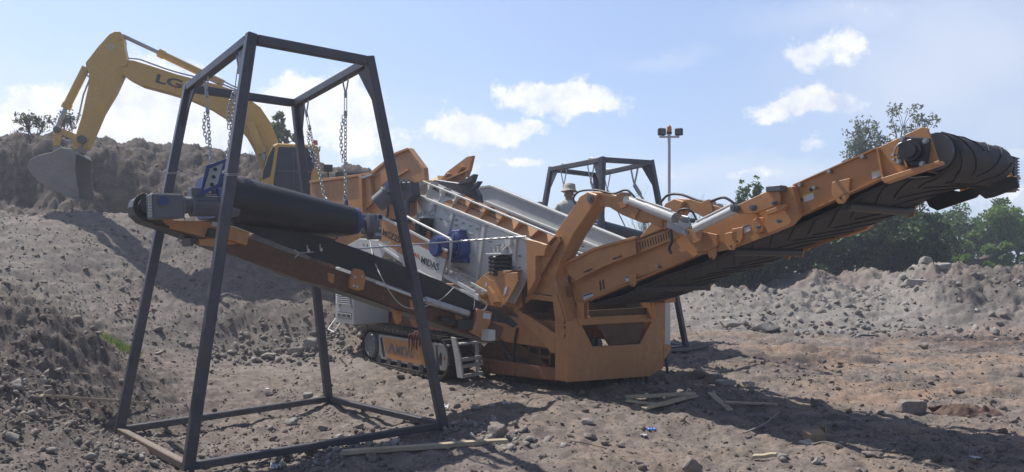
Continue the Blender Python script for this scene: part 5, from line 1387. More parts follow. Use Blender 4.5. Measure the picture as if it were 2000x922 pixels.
# ---------------- lifting arms: linkage of arms, cylinders and steel joint on both sides
bA = -.88
def arms():
    P_ = [(1158, 402), (1150, 380), (1160, 374), (1180, 375), (1205, 382), (1235, 390), (1262, 405), (1297, 427), (1301, 432), (1299, 448), (1290, 446), (1262, 431), (1255, 436), (1215, 420), (1190, 405), (1172, 403)]
    mb = plate(P_, bA, .10); a1, a2 = both('lifting_arm', mb, ORANGE, bev=.008)
    mb = plate([(1203, 380), (1215, 375), (1222, 388), (1224, 402), (1213, 408), (1205, 395)], bA - .02, .14); both('cylinder_lug', mb, ORANGE, a1, bev=.004)
    mb = plate([(1239, 405), (1248, 409), (1240, 428), (1230, 424)], bA - .02, .02); both('stop_plate', mb, ORANGE, a1)
    mb = MB(); q = MF.av(1289, 434, bA - .012); mb.box(q.x - .04, q.x + .04, q.y - .01, q.y + .01, q.z - .05, q.z + .05); mb.cyl(q + Vector((0, -.015, 0)), q, .022, n=12); both('lock_plate', mb, ORANGE, a1, bev=.003)
    # first cylinder
    c0 = MF.av(1228, 391, bA - .03); c1 = MF.av(1318, 426, bA - .03); d = c1 - c0
    mb = MB(); mb.cyl(c0 + d * .02, c0 + d * .42, .052, n=20); mb.cyl(c0 + d * .40, c0 + d, .060, n=20); mb.cyl(c0 + d * .96, c0 + d * 1.0, .064, n=20)
    h1, h2 = both('hydraulic_cylinder', mb, CHROME, bev=.003)
    mb = MB(); mb.tube([c0 + d * .2 + Vector((0, -.02, .065)), c0 + d * .95 + Vector((0, -.02, .075))], .012, 6); both('cylinder_pipe', mb, CHROME, h1)
    mb = MB(); mb.cyl(c0 + Vector((0, -.05, 0)), c0 + Vector((0, .09, 0)), .045, n=14); both('cylinder_eye', mb, GALV, h1)
    # steel link and clevis
    mb = plate([(1303, 430), (1345, 452), (1342, 463), (1300, 444)], bA + .01, .06); k1, k2 = both('steel_link', mb, GALV, bev=.005)
    mb = plate([(1321, 440), (1331, 420), (1344, 423), (1349, 444), (1335, 449)], bA - .03, .02); plate([(1321, 440), (1331, 420), (1344, 423), (1349, 444), (1335, 449)], bA + .09, .02, mb=mb); both('clevis', mb, GALV, k1, bev=.005)
    mb = MB()
    for x0, y0 in ((1332, 429), (1339, 430), (1341, 453)): q = MF.av(x0, y0, bA - .05); mb.cyl(q, q + Vector((0, .14, 0)), .026, n=10)
    both('pin', mb, GREYP, k1)
    # hoses looping over the clevis
    mb = MB()
    for o in (0, .035): mb.tube(arc([MF.av(1320, 426, bA + .02 + o), MF.av(1326, 412, bA + .02 + o), MF.av(1340, 408, bA + .03 + o), MF.av(1352, 414, bA + .04 + o), MF.av(1360, 428, bA + .04 + o), MF.av(1366, 438, bA + .05 + o)], 6), .012, 8)
    both('hydraulic_hose', mb, RUBBER)
    # second cylinder, up to the hinge
    c0 = MF.av(1358, 447, bA - .02); c1 = MF.av(1440, 407, bA - .02); d = c1 - c0
    mb = MB(); mb.cyl(c0, c0 + d * .98, .050, n=20); h3, h4 = both('hydraulic_cylinder', mb, CHROME, bev=.003)
    mb = MB(); mb.tube([c0 + d * .05 + Vector((0, -.02, .065)), c0 + d * .9 + Vector((0, -.02, .065))], .011, 6); both('cylinder_pipe', mb, CHROME, h3)
    mb = MB(); mb.cyl(c1 + Vector((0, -.07, 0)), c1 + Vector((0, .10, 0)), .040, n=14); mb.cyl(c1 + Vector((0, -.09, 0)), c1 + Vector((0, -.07, 0)), .026, n=6); both('cylinder_eye', mb, GREYP, h3)
    # orange bracket where the link meets the rail
    mb = plate([(1342, 447), (1364, 450), (1371, 448), (1368, 470), (1355, 476), (1340, 462)], bA - .04, .02); plate([(1342, 447), (1364, 450), (1371, 448), (1368, 470), (1355, 476), (1340, 462)], bA + .1, .02, mb=mb); r1, r2 = both('rail_bracket', mb, ORANGE, bev=.005)
    mb = plate([(1345, 466), (1357, 477), (1370, 452), (1400, 458), (1400, 480), (1378, 492), (1350, 490)], bR - .05, .04); both('bracket_web', mb, ORANGE, r1, bev=.004)
    # hinge cheek plates higher up
    mb = plate([(1434, 410), (1440, 400), (1512, 367), (1520, 372), (1523, 384), (1522, 398), (1478, 416), (1440, 418)], bA - .02, .03); g1, g2 = both('hinge_cheek', mb, ORANGE, bev=.005)
    mb = plate([(1508, 372), (1520, 365), (1548, 364), (1560, 418), (1540, 440), (1500, 456), (1492, 440), (1500, 400), (1524, 392)], bR - .10, .10); both('hinge_box', mb, ORANGE, g1, bev=.006)
    for x0, y0, r in ((1473, 406, .035), (1438, 409, .03), (1515, 397, .024), (1524, 432, .02), (1484, 444, .018)):
        mb = MB(); q = MF.av(x0, y0, bA - .03); mb.cyl(q, q + Vector((0, -.035, 0)), r, n=8); mb.cyl(q + Vector((0, -.035, 0)), q + Vector((0, -.06, 0)), r * .6, n=8)
        both('hinge_pin', mb, GREYP, g1)
    mb = plate([(1496, 412), (1534, 398), (1535, 401), (1530, 408), (1497, 420)], bA - .03, .06); both('hinge_shelf', mb, ORANGE, g1, bev=.003)
    mb = MB(); q = MF.av(1510, 370, bA - .04); mb.box(q.x - .07, q.x + .09, q.y - .02, q.y + .1, q.z - .02, q.z + .035); both('hinge_block', mb, GREYP, g1, bev=.005)
    mb = plate([(1470, 430), (1482, 424), (1490, 426), (1490, 452), (1474, 456), (1468, 448)], bR - .05, .05); both('latch_plate', mb, ORANGE, g1, bev=.004)
arms()
mb = MB()
for o, dz in ((-.02, 0), (.03, 0)):
    mb.tube(arc([MF.av(1128, 405, bA + o), MF.av(1120, 388, bA + o), MF.av(1132, 374, bA + o), MF.av(1160, 371, bA + o), MF.av(1182, 375, bA + o), MF.av(1200, 378, bA + o), MF.av(1222, 371, bA + o), MF.av(1235, 380, bA + o), MF.av(1243, 391, bA + o)], 6), .013, 8)
S.part('hydraulic_hose', mb, RUBBER)
mb = MB(); mb.tube(arc([MF.av(1291, 395, .8), MF.av(1305, 381, .8), MF.av(1330, 380, .8), MF.av(1365, 392, .8), MF.av(1390, 392, .8), MF.av(1415, 386, .8), MF.av(1440, 402, .8)], 6), .018, 8); S.part('hydraulic_hose', mb, RUBBER)
mb = MB(); mb.tube(arc([MF.av(1310, 448, bA - .07), MF.av(1312, 470, bA - .07), MF.av(1307, 485, bA - .07), MF.av(1311, 495, bA - .07)], 6), .016, 8); S.part('hydraulic_hose', mb, RUBBER)
# chute plates below the conveyor tail
mb = MB(); mb.prism([(.0, -.6, .95), (.0, .6, .95), (-.05, .45, .42), (-.05, -.1, .42)], (-.03, 0, 0)); S.part('discharge_chute', mb, ORANGE_R)
mb = MB(); mb.prism([(-.5, -.65, 1.4), (-.5, .05, 1.4), (-.42, -.1, .3), (-.42, -.65, .3)], (-.03, 0, 0)); mb.prism([(-.7, .2, 1.5), (-.7, .8, 1.5), (-.7, .8, .9), (-.7, .2, .75)], (-.03, 0, 0)); S.part('inner_chute', mb, ORANGE_R)
# black adjustable props at the tail
mb = MB(); p = AU([(1299, 690)], -.1)[0]; q = AU([(1304, 729)], -.1)[0]; mb.beam(p, q, .03, .03)
p2 = AU([(1290, 692)], -.1)[0]; mb.beam(AU([(1291, 713)], -.1)[0], AU([(1302, 716)], -.1)[0], .02, .02); mb.beam(AU([(1262, 738)], -.1)[0] + Vector((0, 0, .1)), AU([(1263, 747)], -.1)[0], .03, .03)
S.part('prop_stand', mb, BLACK)

# ---------------- side conveyors
aS = -.30; aB = -.85
def side_conveyor(sgn):
    """built on the near side, mirrored for the far one"""
    def U(pts, a=aS): 
        r = AU(pts, a); return r
    def up_(pts, a=aS, th=-.012, mb=None):
        mb = mb or MB(); mb.prism(U(pts, a), (th, 0, 0)); return mb
    def add(name, mb, mats, par=None, **kw):
        if sgn > 0: mb = mirror(mb)
        return S.part(name, mb, mats, par, **kw)
    fr = add('side_conveyor_frame', up_([(296, 418), (330, 432), (405, 430), (440, 440), (478, 462), (560, 492), (640, 520), (760, 562), (930, 612), (985, 640), (975, 668), (900, 650), (700, 575), (590, 548), (450, 496), (380, 462), (300, 440)]), ORANGE_R, bev=.005)
    # head section stays cleaner
    add('head_side_plate', up_([(300, 410), (340, 430), (400, 432), (440, 442), (480, 452), (480, 475), (445, 478), (395, 462), (330, 446)], aS + .004, -.01), ORANGE, fr, bev=.003)
    bx = add('take_up_box', up_([(446, 440), (488, 456), (483, 478), (480, 479), (440, 466)], aS + .07, -.07), ORANGE, fr, bev=.006)
    add('label', up_([(415, 433), (436, 438), (434, 445), (413, 441)], aS + .008, -.003), LABELM, fr)
    add('clamp_frame', up_([(409, 445), (428, 448), (424, 466), (403, 462)], aS + .05, -.05), BLACK, fr, bev=.005)
    add('small_bracket', up_([(428, 462), (444, 466), (441, 482), (434, 483), (390, 478), (388, 468)], aS + .01, -.1), ORANGE, fr, bev=.004)
    add('scraper_hooks', up_([(372, 465), (385, 466), (384, 474), (378, 474), (377, 481), (373, 480)], aS + .01, -.3), BLACK, fr)
    # black skirt rubber board along the top
    add('skirt_board', up_([(456, 408), (560, 440), (700, 486), (860, 548), (1000, 622), (1012, 634), (1003, 640), (990, 632), (930, 622), (860, 592), (740, 548), (620, 506), (456, 440)], aS - .03, -.03), RUBBER, fr, bev=.004)
    # lit top edge strip
    m_ = up_([(456, 404), (560, 438), (655, 468), (655, 471), (560, 441), (456, 407)], aS - .02, -.05); add('skirt_edge', m_, STEEL_D, fr)
    # belt: carrying run and return run
    lo = [(272, 400), (275, 418), (290, 432), (330, 446), (400, 472), (440, 488), (500, 503), (590, 541), (700, 578), (800, 612), (900, 648), (975, 672)]
    hi = [(975, 655), (900, 632), (800, 598), (700, 565), (590, 530), (500, 494), (440, 474), (400, 460), (330, 440), (296, 425), (289, 412), (284, 400), (290, 388), (302, 381), (292, 376), (278, 386)]
    m_ = MB(); m_.prism([Vector((aS - .05, p.y, p.z)) for p in U(lo + hi, aS)], (aB - aS + .1, 0, 0))
    bl = add('side_belt', m_, RUBBER, fr)
    m_ = MB()
    for i_ in range(9):
        pass
    for j, o in enumerate((0, .018, .036)):
        pts = U([(282 + j * 5, 378 + j * 2), (268 + j * 6, 386 + j * 2), (262 + j * 6, 400), (266 + j * 6, 416 - j), (284 + j * 4, 430 - j * 3), (330, 444 - j * 3)], aS)
        m_.tube([Vector((aS + .01 - .05 * j, p.y, p.z)) for p in arc(pts, 6)], .012, 6)
    add('belt_edge', m_, BELT, bl)
    m_ = MB(); p = U([(296, 398)], aS)[0]; m_.cyl((aS - .02, p.y, p.z), (aB + .02, p.y, p.z), .09, n=22); add('head_drum', m_, STEEL_D, fr)
    m_ = up_([(289, 385), (300, 372), (306, 380), (306, 425), (292, 422)], aS - .015, -.02); add('head_cheek', m_, ORANGE, fr, bev=.004)
    add('head_guard', _shift(up_([(288, 392), (295, 368), (345, 378), (345, 382), (298, 374), (294, 392)], aS, -.02), -.5), ORANGE_D, fr)
    # gearbox and motor
    a1 = aS + .30
    q = [AU([(x, y)], a1)[0] for x, y in ((297, 376), (358, 378), (362, 426), (299, 428))]
    m_ = MB(); m_.prism(q, (-.24, 0, 0)); gb = add('gearbox', m_, GREYP, bev=.015)
    m_ = MB()
    for k in range(8): p = AU([(296, 382 + k * 5.6)], a1)[0]; m_.box(p.x - .03, p.x - .005, p.y - .02, p.y + .004, p.z - .009, p.z + .009)
    add('case_bolt', m_, STEEL, gb)
    p = AU([(318.5, 392.5)], a1)[0]; m_ = MB(); m_.cyl(p + Vector((0, 0, 0)), p + Vector((.012, 0, 0)), .055, n=24); add('shaft_cover', m_, GREYP, gb)
    m_ = MB(); m_.cyl(p + Vector((.012, 0, 0)), p + Vector((.022, 0, 0)), .043, n=24); add('blue_cap', m_, BLUEP, gb)
    p0 = AU([(360, 400)], a1 - .12)[0]; p1 = AU([(437, 402)], a1 - .12)[0]; d = p1 - p0
    m_ = MB(); m_.cyl(p0, p0 + d * .16, .075, n=20); m_.cyl(p0 + d * .14, p0 + d * .22, .105, n=24); m_.cyl(p0 + d * .22, p0 + d * .98, .098, n=8); mt = add('gear_motor', m_, GREYP, bev=.008)
    m_ = MB()
    for k in range(14):
        t = 2 * PI * k / 14; e = Vector((math.cos(t), 0, math.sin(t))); m_.beam(p0 + d * .26 + e * .092, p0 + d * .95 + e * .092, .008, .02, up=tuple(e))
    add('cooling_fin', m_, GREYP, mt)
    m_ = MB(); m_.cyl(p0 + d * .96, p0 + d * 1.35, .106, n=24); add('fan_cover', m_, GREYP, mt, bev=.008)
    p = AU([(384, 374)], a1 - .12)[0]; m_ = MB(); m_.box(p.x - .06, p.x + .06, p.y - .06, p.y + .06, p.z - .05, p.z + .03); add('terminal_box', m_, GREYP, mt, bev=.006)
    # lower hydraulic tube, ear plate
    m_ = MB(); e0, e1 = AU([(735, 552), (838, 590)], aS + .08); m_.cyl(e0, e1, .016, n=10); cy = add('support_cylinder', m_, CHROME, fr)
    m_ = MB(); e0, e1 = AU([(830, 586), (914, 613)], aS + .08); m_.cyl(e0, e1, .042, n=18); add('cylinder_barrel', m_, GALV, fr, bev=.004)
    m_ = MB(); e0, e1 = AU([(858, 622), (925, 640)], aS + .06); m_.cyl(e0, e1, .035, n=12); e2 = AU([(905, 634)], aS + .06)[0]; m_.box(e2.x - .06, e2.x + .06, e2.y - .12, e2.y + .1, e2.z - .05, e2.z + .06); add('lower_actuator', m_, BLACK, fr, bev=.004)
    ep = add('ear_plate', up_([(692, 524), (710, 528), (715, 540), (711, 566), (700, 568), (684, 562), (684, 548)], aS + .06, -.06), ORANGE, fr, bev=.006)
    m_ = MB()
    for x0, y0 in ((693, 541), (706, 540), (690, 558), (697, 560)): p = AU([(x0, y0)], aS + .06)[0]; m_.cyl(p, p + Vector((.012, 0, 0)), .015, n=8)
    add('ear_bolt', m_, GALV, ep)
    add('support_bracket', up_([(770, 604), (786, 606), (784, 628), (778, 634), (772, 620)], aS - .1, -.06), ORANGE, fr, bev=.004)
    for x0 in (640, 800, 890):
        y0 = 540 + (x0 - 640) * .33
        add('idler_bracket', up_([(x0, y0 - 8), (x0 + 14, y0 - 4), (x0 + 12, y0 + 14), (x0 + 2, y0 + 10)], aS + .02, -.02), ORANGE, fr, bev=.003)
    return fr
def _shift(mb, da):
    mb.v = [(x + da, y, z) for x, y, z in mb.v]; return mb
SCN = side_conveyor(-1)
# the far side conveyor: rails, belt and head under the second frame, hidden for the most part
mb = MB(); mb.prism([(-2.6, 1.0, .9), (-2.6, 4.4, 2.05), (-2.6, 4.4, 2.2), (-2.6, 1.0, 1.1)], (-.02, 0, 0)); mb.prism([(-3.5, 1.0, .9), (-3.5, 4.4, 2.05), (-3.5, 4.4, 2.2), (-3.5, 1.0, 1.1)], (-.02, 0, 0))
fc = S.part('far_conveyor_frame', mb, ORANGE_D)
mb = MB(); mb.prism([(-2.65, 1.0, 1.1), (-2.65, 4.4, 2.24), (-2.65, 4.55, 2.12), (-2.65, 4.4, 2.0), (-2.65, 1.0, .86)], (-.82, 0, 0)); S.part('far_belt', mb, RUBBER, fc)
# plant's own rear frame rail under hopper
mb = MB(); mb.box(-6.6, -5.2, -.9, -.78, .9, 1.15); mb.box(-6.6, -5.2, .78, .9, .9, 1.15); mb.beam((-6.4, -.85, 1.1), (-6.4, -.85, 2.1), .12, .12); mb.beam((-6.4, .85, 1.1), (-6.4, .85, 2.1), .12, .12); S.part('rear_frame', mb, ORANGE, bev=.008)
# steel tie wire: from conveyor rail to the screen box post
mb = MB(); w0 = MF.au(585, 494, aS + .05); w1 = MF.av(900, 471, -1.55); w2 = MF.av(1028, 462, -1.16)
TW = Site('tie_wire', MF, tuple(w0), 'thin steel tie rope stretched from the side conveyor to the screen box', 'tie rope')
mb.tube([w0, w1], .010, 6); TW.part('rope', mb, GALV)
mb = MB(); d = (w2 - w1)
mb.tube([w1, w1 + d * .3, w2], .012, 6)
for k in range(16): u = .02 + k * .058; mb.torus(w1 + d * u, Vector((0, 1, .3 * (-1) ** k)), .014, .006, 10, 5, stretch=.008, sdir=d)
TW.part('turnbuckle', mb, GALV)
for x0, y0 in ((602, 490), (627, 488)):
    mb = MB(); p = MF.au(x0, y0, aS + .05); mb.box(p.x - .012, p.x + .012, p.y - .012, p.y + .012, p.z - .015, p.z + .02); mb.cyl(p + Vector((0, -.01, .02)), p + Vector((0, -.01, .06)), .006, n=6); TW.part('rope_clip', mb, GALV)
mb = MB(); mb.tube([w0, w0 + Vector((0, -.06, .03))], .008, 6); mb.tube([w0, w0 + Vector((0, -.05, -.05))], .008, 6)
TW.part('rope_end', mb, GALV)
# loose pale string over the conveyor
mb = MB(); b = -1.8
mb.tube(arc([MF.av(722, 470, -1.6), MF.au(735, 520, aS + .12), MF.au(775, 588, aS + .14), MF.au(812, 602, aS + .14), MF.au(860, 585, aS + .12), MF.au(886, 562, aS + .02)], 8), .006, 5)
mb.tube(arc([MF.au(905, 571, aS - .02), MF.au(924, 580, aS + .04), MF.au(927, 592, aS + .04), MF.au(925, 604, aS + .06)], 6), .007, 5)
mb.tube(arc([MF.au(935, 583, aS - .02), MF.au(950, 592, aS + .04), MF.au(948, 603, aS + .04), MF.au(938, 606, aS + .06)], 6), .007, 5)
STR = surf('pale_string', (.5, .5, .44), .8)
ST_ = Site('string', MF, tuple(MF.au(775, 588, aS + .14)), 'pale string looped loosely over the near side conveyor', 'string'); ST_.part('cord', mb, STR)

# light mast
MX = P(1307, 600, 12.6)
LM = Site('light_mast', WF, (MX.x, 12.6, 1.0), 'slim white light mast with two dark floodlights and an amber beacon', 'light mast')
mb = MB(); zt = P(1308, 262, 12.6).z
mb.cyl((MX.x, 12.6, .9), (MX.x, 12.6, zt), .026, n=10); LM.part('pole', mb, WHITE)
mb = MB(); z1 = P(1308, 268, 12.6).z; mb.box(MX.x - .17, MX.x + .17, 12.585, 12.615, z1 - .01, z1 + .02); LM.part('cross_arm', mb, WHITE)
for sx, tilt in ((-.125, .35), (.165, -.5)):
    mb = MB(); c = Vector((MX.x + sx, 12.6, z1 + .09)); f = Vector((math.sin(tilt), -math.cos(tilt), 0)); r_ = Vector((f.y, -f.x, 0))
    mb.prism([c + r_ * .065 + Vector((0, 0, .06)) + f * .04, c - r_ * .065 + Vector((0, 0, .06)) + f * .04, c - r_ * .065 - Vector((0, 0, .06)) + f * .04, c + r_ * .065 - Vector((0, 0, .06)) + f * .04], -f * .08)
    fl = LM.part('floodlight', mb, BLACK, bev=.012)
    mb = MB(); mb.prism([c + r_ * .05 + Vector((0, 0, .045)) + f * .042, c - r_ * .05 + Vector((0, 0, .045)) + f * .042, c - r_ * .05 - Vector((0, 0, .045)) + f * .042, c + r_ * .05 - Vector((0, 0, .045)) + f * .042], f * .003); LM.part('lens', mb, GREYP, fl)
    mb = MB(); mb.cyl(c - Vector((0, 0, .09)), c - Vector((0, 0, .05)), .008, n=6); LM.part('mount', mb, STEEL, fl)
AMBER = surf('amber_plastic', (.60, .22, .02), .25, var=.1, dust=.1)
mb = MB(); mb.cyl((MX.x, 12.6, zt), (MX.x, 12.6, zt + .03), .045, n=14); be = LM.part('beacon', mb, BLACK)
mb = MB(); mb.cyl((MX.x, 12.6, zt + .03), (MX.x, 12.6, zt + .125), .045, .038, n=14); mb.cyl((MX.x, 12.6, zt + .125), (MX.x, 12.6, zt + .15), .038, .015, n=14); LM.part('amber_lens', mb, AMBER, be)
# ---------------------------------------------------------------- second magnet and its slings
MG2 = dict(a0=-1.75, a1=-2.9, b0=1.55, b1=3.25, zt0=2.30, zt1=2.02, thick=.30)
magnet(MF, label='black belt wrapped magnet hanging in the far lifting frame behind the white screen box', motor_right=False, detail=False, **MG2)
T2 = f2_tops
def lug2(near, left): return MF.w((MG2['a0'] - .15) if near else (MG2['a1'] + .15), (MG2['b0'] + .06) if left else (MG2['b1'] - .04), (MG2['zt0'] if left else MG2['zt1']) + .06)
def sling(p0, p1, label, r=.012):
    p0 = Vector(p0); p1 = Vector(p1); st = Site('wire_sling', WF, tuple(p1), label, 'wire sling', 'slings hanging from the far lifting frame')
    side = Vector((.62, -.78, 0)); mb = MB()
    lo = p0 - Vector((0, 0, .34))
    mb.tube(arc([lo, p0 + side * .075 - Vector((0, 0, .07)), p0 + side * .06 + Vector((0, 0, .05)), p0 - side * .06 + Vector((0, 0, .05)), p0 - side * .075 - Vector((0, 0, .07)), lo], 5), r * .9, 6); st.part('eye_loop', mb, GALV)
    mb = MB(); mb.tube([lo, p1], r, 6); mb.cyl(lo, lo + (p1 - lo) * .2, r * 1.9, n=8); st.part('rope', mb, GALV)
sling(on_beam(T2[0], T2[2], 1101), lug2(False, True), 'sling hanging above the standing man, leftmost under the far frame')
sling(on_beam(T2[0], T2[2], 1154), lug2(True, True), 'sling just left of the tall front leg of the far frame')
sling(on_beam(T2[1], T2[3], 1186), lug2(False, False), 'thin sling just right of the tall front leg of the far frame')
sling(on_beam(T2[1], T2[3], 1239), lug2(True, False), 'thick rightmost sling of the far lifting frame', .02)

# ---------------------------------------------------------------- excavator
XF = Frame(-4.7, 17.7, -.965, -.26)      # x towards the bucket, y towards the camera
ZG = 2.35
E = Site('excavator', XF, (0, 0, ZG), 'yellow crawler excavator on the upper bank with its bucket reaching down left', 'excavator')
def EV(pts, c): return [XF.av(x, y, c) for x, y in pts]
def ep(pts, c, th, mats=YELLOW, name='boom', parent=None, bev=.01):
    mb = MB(); mb.prism(EV(pts, c), (0, -th, 0)); return E.part(name, mb, mats, parent, bev=bev)
BOOM = [(240, 108), (247, 117), (262, 118), (300, 130), (345, 145), (384, 155), (424, 165), (452, 174), (478, 187), (509, 210), (529, 240), (541, 270), (545, 300), (535, 330), (505, 350), (512, 335), (505, 315), (494, 290), (480, 265), (465, 247), (450, 235), (410, 210), (365, 190), (320, 177), (275, 165), (250, 152), (240, 145), (233, 125)]
BO = ep(BOOM, .20, .40)
STK = [(240, 68), (234, 61), (224, 61), (214, 66), (192, 90), (175, 112), (167, 122), (168, 135), (174, 140), (172, 170), (160, 225), (145, 272), (141, 288), (148, 295), (158, 294), (170, 287), (185, 255), (200, 220), (225, 178), (240, 145), (246, 108), (242, 90)]
SK_ = ep(STK, .15, .30, name='stick')
mb = MB()
for k in range(2):
    pts = [XF.av(x, y, .22 + .0 * k) for x, y in (((250, 116 - 2), (272, 116), (300, 126), (345, 141), (424, 161), (470, 180)) if k == 0 else ((390, 157), (412, 150), (430, 155), (455, 168), (470, 172)))]
    mb.tube(arc(pts, 5), .018, 6)
E.part('boom_hose', mb, STEEL, BO)
for (x, y, r) in ((240, 122, .16), (545, 325, .14), (232, 72, .09), (385, 163, .09)):
    mb = MB(); q = XF.av(x, y, .26); mb.cyl(q, q - Vector((0, .52, 0)), r * .55, n=16); E.part('pin_boss', mb, YELLOW, BO)
# lettering on the boom
def elet(s, x0, y0, x1, y1, hpx, par, c=.203, mat=INK, b=.03):
    p0 = XF.av(x0, y0, c); p1 = XF.av(x1, y1, c); E.part('lettering', text_mesh(s, mat, p0, p1, Vector((0, 0, 1)), hpx * XF.w(*p0).y / F, .004, b), mat, par)
elet('LGC', 303, 161, 386, 182, 17.5, BO)
mb = MB(); q = EV([(338, 167), (347, 166), (344, 175)], .209); mb.prism(q, (0, .003, 0)); E.part('red_mark', mb, REDL, BO)
mb = MB(); mb.prism(EV([(207, 90), (219, 83), (228, 92), (216, 101)], .152), (0, .003, 0)); E.part('warning_diamond', mb, surf('faded_yellow_sticker', (.50, .42, .22), .5), SK_)
# cylinders
def cylr(p0, p1, p2, c, r0, r1, nm='hydraulic_cylinder', par=None):
    a_, b_, d_ = (XF.av(*p, c) for p in (p0, p1, p2)); mb = MB(); mb.cyl(a_, b_, r0, n=16); mb.cyl(b_ + (a_ - b_).normalized() * .12, b_, r0 * 1.18, n=16); o = E.part(nm, mb, YELLOW, par)
    mb = MB(); mb.cyl(b_, d_, r1, n=12); E.part('rod', mb, STEEL, o); return o
cylr((436, 163), (310, 103), (240, 70), 0, .085, .045)
cylr((168, 132), (128, 212), (111, 252), 0, .085, .045)
for c in (.33, -.33): cylr((487, 240), (512, 300), (532, 345), c, .095, .05)
mb = MB(); mb.tube([XF.av(x, y, .05) for x, y in ((174, 140), (177, 150), (163, 185), (155, 222), (150, 240))], .02, 6); mb.tube([XF.av(x, y, .05) for x, y in ((160, 140), (177, 152))], .02, 6); E.part('stick_hose', mb, STEEL, SK_)
# linkage
for c in (.20, -.16):
    ep([(105, 251), (113, 247), (158, 266), (166, 270), (163, 280), (152, 277), (112, 259)], c, .04, name='tipping_link', bev=.005)
    ep([(104, 252), (113, 252), (117, 262), (116, 284), (103, 283), (105, 266)], c, .04, name='bucket_link', bev=.005)
mb = MB(); q = XF.av(158, 272, .26); mb.cyl(q, q - Vector((0, .5, 0)), .085, n=16); q = XF.av(110, 253, .26); mb.cyl(q, q - Vector((0, .5, 0)), .07, n=14); E.part('link_pin', mb, STEEL_D)
# bucket: two side plates and a curved shell
BK = [(101, 297), (118, 288), (142, 291), (148, 300), (146, 330), (150, 360), (155, 384), (147, 386), (120, 378), (95, 368), (74, 354), (60, 338), (52, 326), (58, 312), (75, 303)]
w_ = .62
mb = MB(); mb.prism(EV(BK, w_), (0, -.03, 0)); BU = E.part('bucket', mb, BUCKETM, bev=.008)
mb = MB(); mb.prism([Vector((p.x, -w_ + .03, p.z)) for p in EV(BK, w_)], (0, -.03, 0)); E.part('bucket_side', mb, BUCKETM, BU, bev=.008)
sh = EV([(148, 300), (142, 291), (118, 288), (101, 297), (75, 303), (58, 312), (52, 326), (60, 338), (74, 354), (95, 368), (120, 378)], w_)
mb = MB(); n = len(sh); cc = EV([(110, 335)], w_)[0]
vs = []
for p in sh:
    d = (cc - p).normalized() * .035
    vs += [(p.x, w_ - .03, p.z), (p.x, -w_ + .03, p.z), (p.x + d.x, -w_ + .03, p.z + d.z), (p.x + d.x, w_ - .03, p.z + d.z)]
mb.add(vs, [(i * 4 + k, i * 4 + (k + 1) % 4, (i + 1) * 4 + (k + 1) % 4, (i + 1) * 4 + k) for i in range(n - 1) for k in range(4)]); E.part('bucket_shell', mb, BUCKETM, BU)
for k in range(5):
    c = w_ - .05 - k * .28; mb = MB(); q = XF.av(122, 379, w_); q = Vector((q.x, c, q.z)); r_ = XF.av(154, 390, w_); r_ = Vector((r_.x, c, r_.z)); mb.beam(q, r_, .09, .05); E.part('bucket_tooth', mb, BUCKETM, BU)
ep([(103, 283), (116, 283), (122, 289), (148, 292), (163, 280), (160, 298), (104, 300)], .18, .36, BUCKETM, 'bucket_ear', BU, .005)
# dirt in the bucket corner: cutting edge plate
ep([(120, 300), (124, 299), (124, 362), (118, 360)], w_ + .012, .012, BUCKETM, 'wear_strip', BU, .003)
ep([(123, 296), (147, 293), (146, 330), (152, 378), (122, 362)], w_ + .02, .02, BUCKETM, 'side_cutter', BU, .004)
# house
c1 = 1.38
CAB = [(533, 283), (541, 279), (600, 282), (618, 283), (623, 290), (626, 330), (627, 372), (545, 372), (508, 360), (512, 335), (522, 305)]
CB = ep(CAB, c1, 1.0, YELLOW, 'cab', None, .03)
ep([(545, 287), (597, 289), (608, 290), (614, 305), (616, 322), (608, 336), (606, 368), (548, 368), (534, 362), (536, 322), (541, 295)], c1 + .006, .004, GLASS, 'side_window', CB, 0)
ep([(533, 287), (539, 290), (527, 345), (512, 352), (514, 335), (524, 306)], c1 + .006, .004, GLASS, 'front_side_glass', CB, 0)
ep([(538, 283), (544, 284), (533, 362), (527, 358)], c1 + .03, .03, YELLOW, 'window_post', CB, .006)
ep([(538, 332), (610, 334), (610, 337), (537, 335)], c1 + .02, .015, STEEL_D, 'door_seam', CB, 0)
ep([(572, 295), (573, 295), (575, 365), (573, 365)], c1 + .02, .015, STEEL_D, 'door_post', CB, 0)
mb = MB(); f0 = XF.av(522, 305, c1); f1 = XF.av(509, 358, c1)
mb.add([(f0.x + .02, c1 - .06, f0.z + .1), (f1.x + .02, c1 - .06, f1.z), (f1.x + .02, c1 - .92, f1.z), (f0.x + .02, c1 - .92, f0.z + .1)], [(0, 1, 2, 3)]); 
WSC = surf('windscreen_painted_sky_reflection', (.25, .38, .48), .06, dust=.1); E.part('windscreen', mb, WSC, CB)  # sky reflection put into the glass base colour
mb = MB(); q = XF.av(616, 283, c1 - .3); mb.cyl(q, q + Vector((0, 0, .10)), .06, .045, n=12); E.part('beacon', mb, surf('red_beacon_plastic', (.6, .08, .03), .3), CB)
mb = MB(); mb.tube([XF.av(622, 288, c1 + .03), XF.av(625, 286, c1 + .04), XF.av(624, 296, c1 + .04)], .012, 6); E.part('grab_handle', mb, INK, CB)
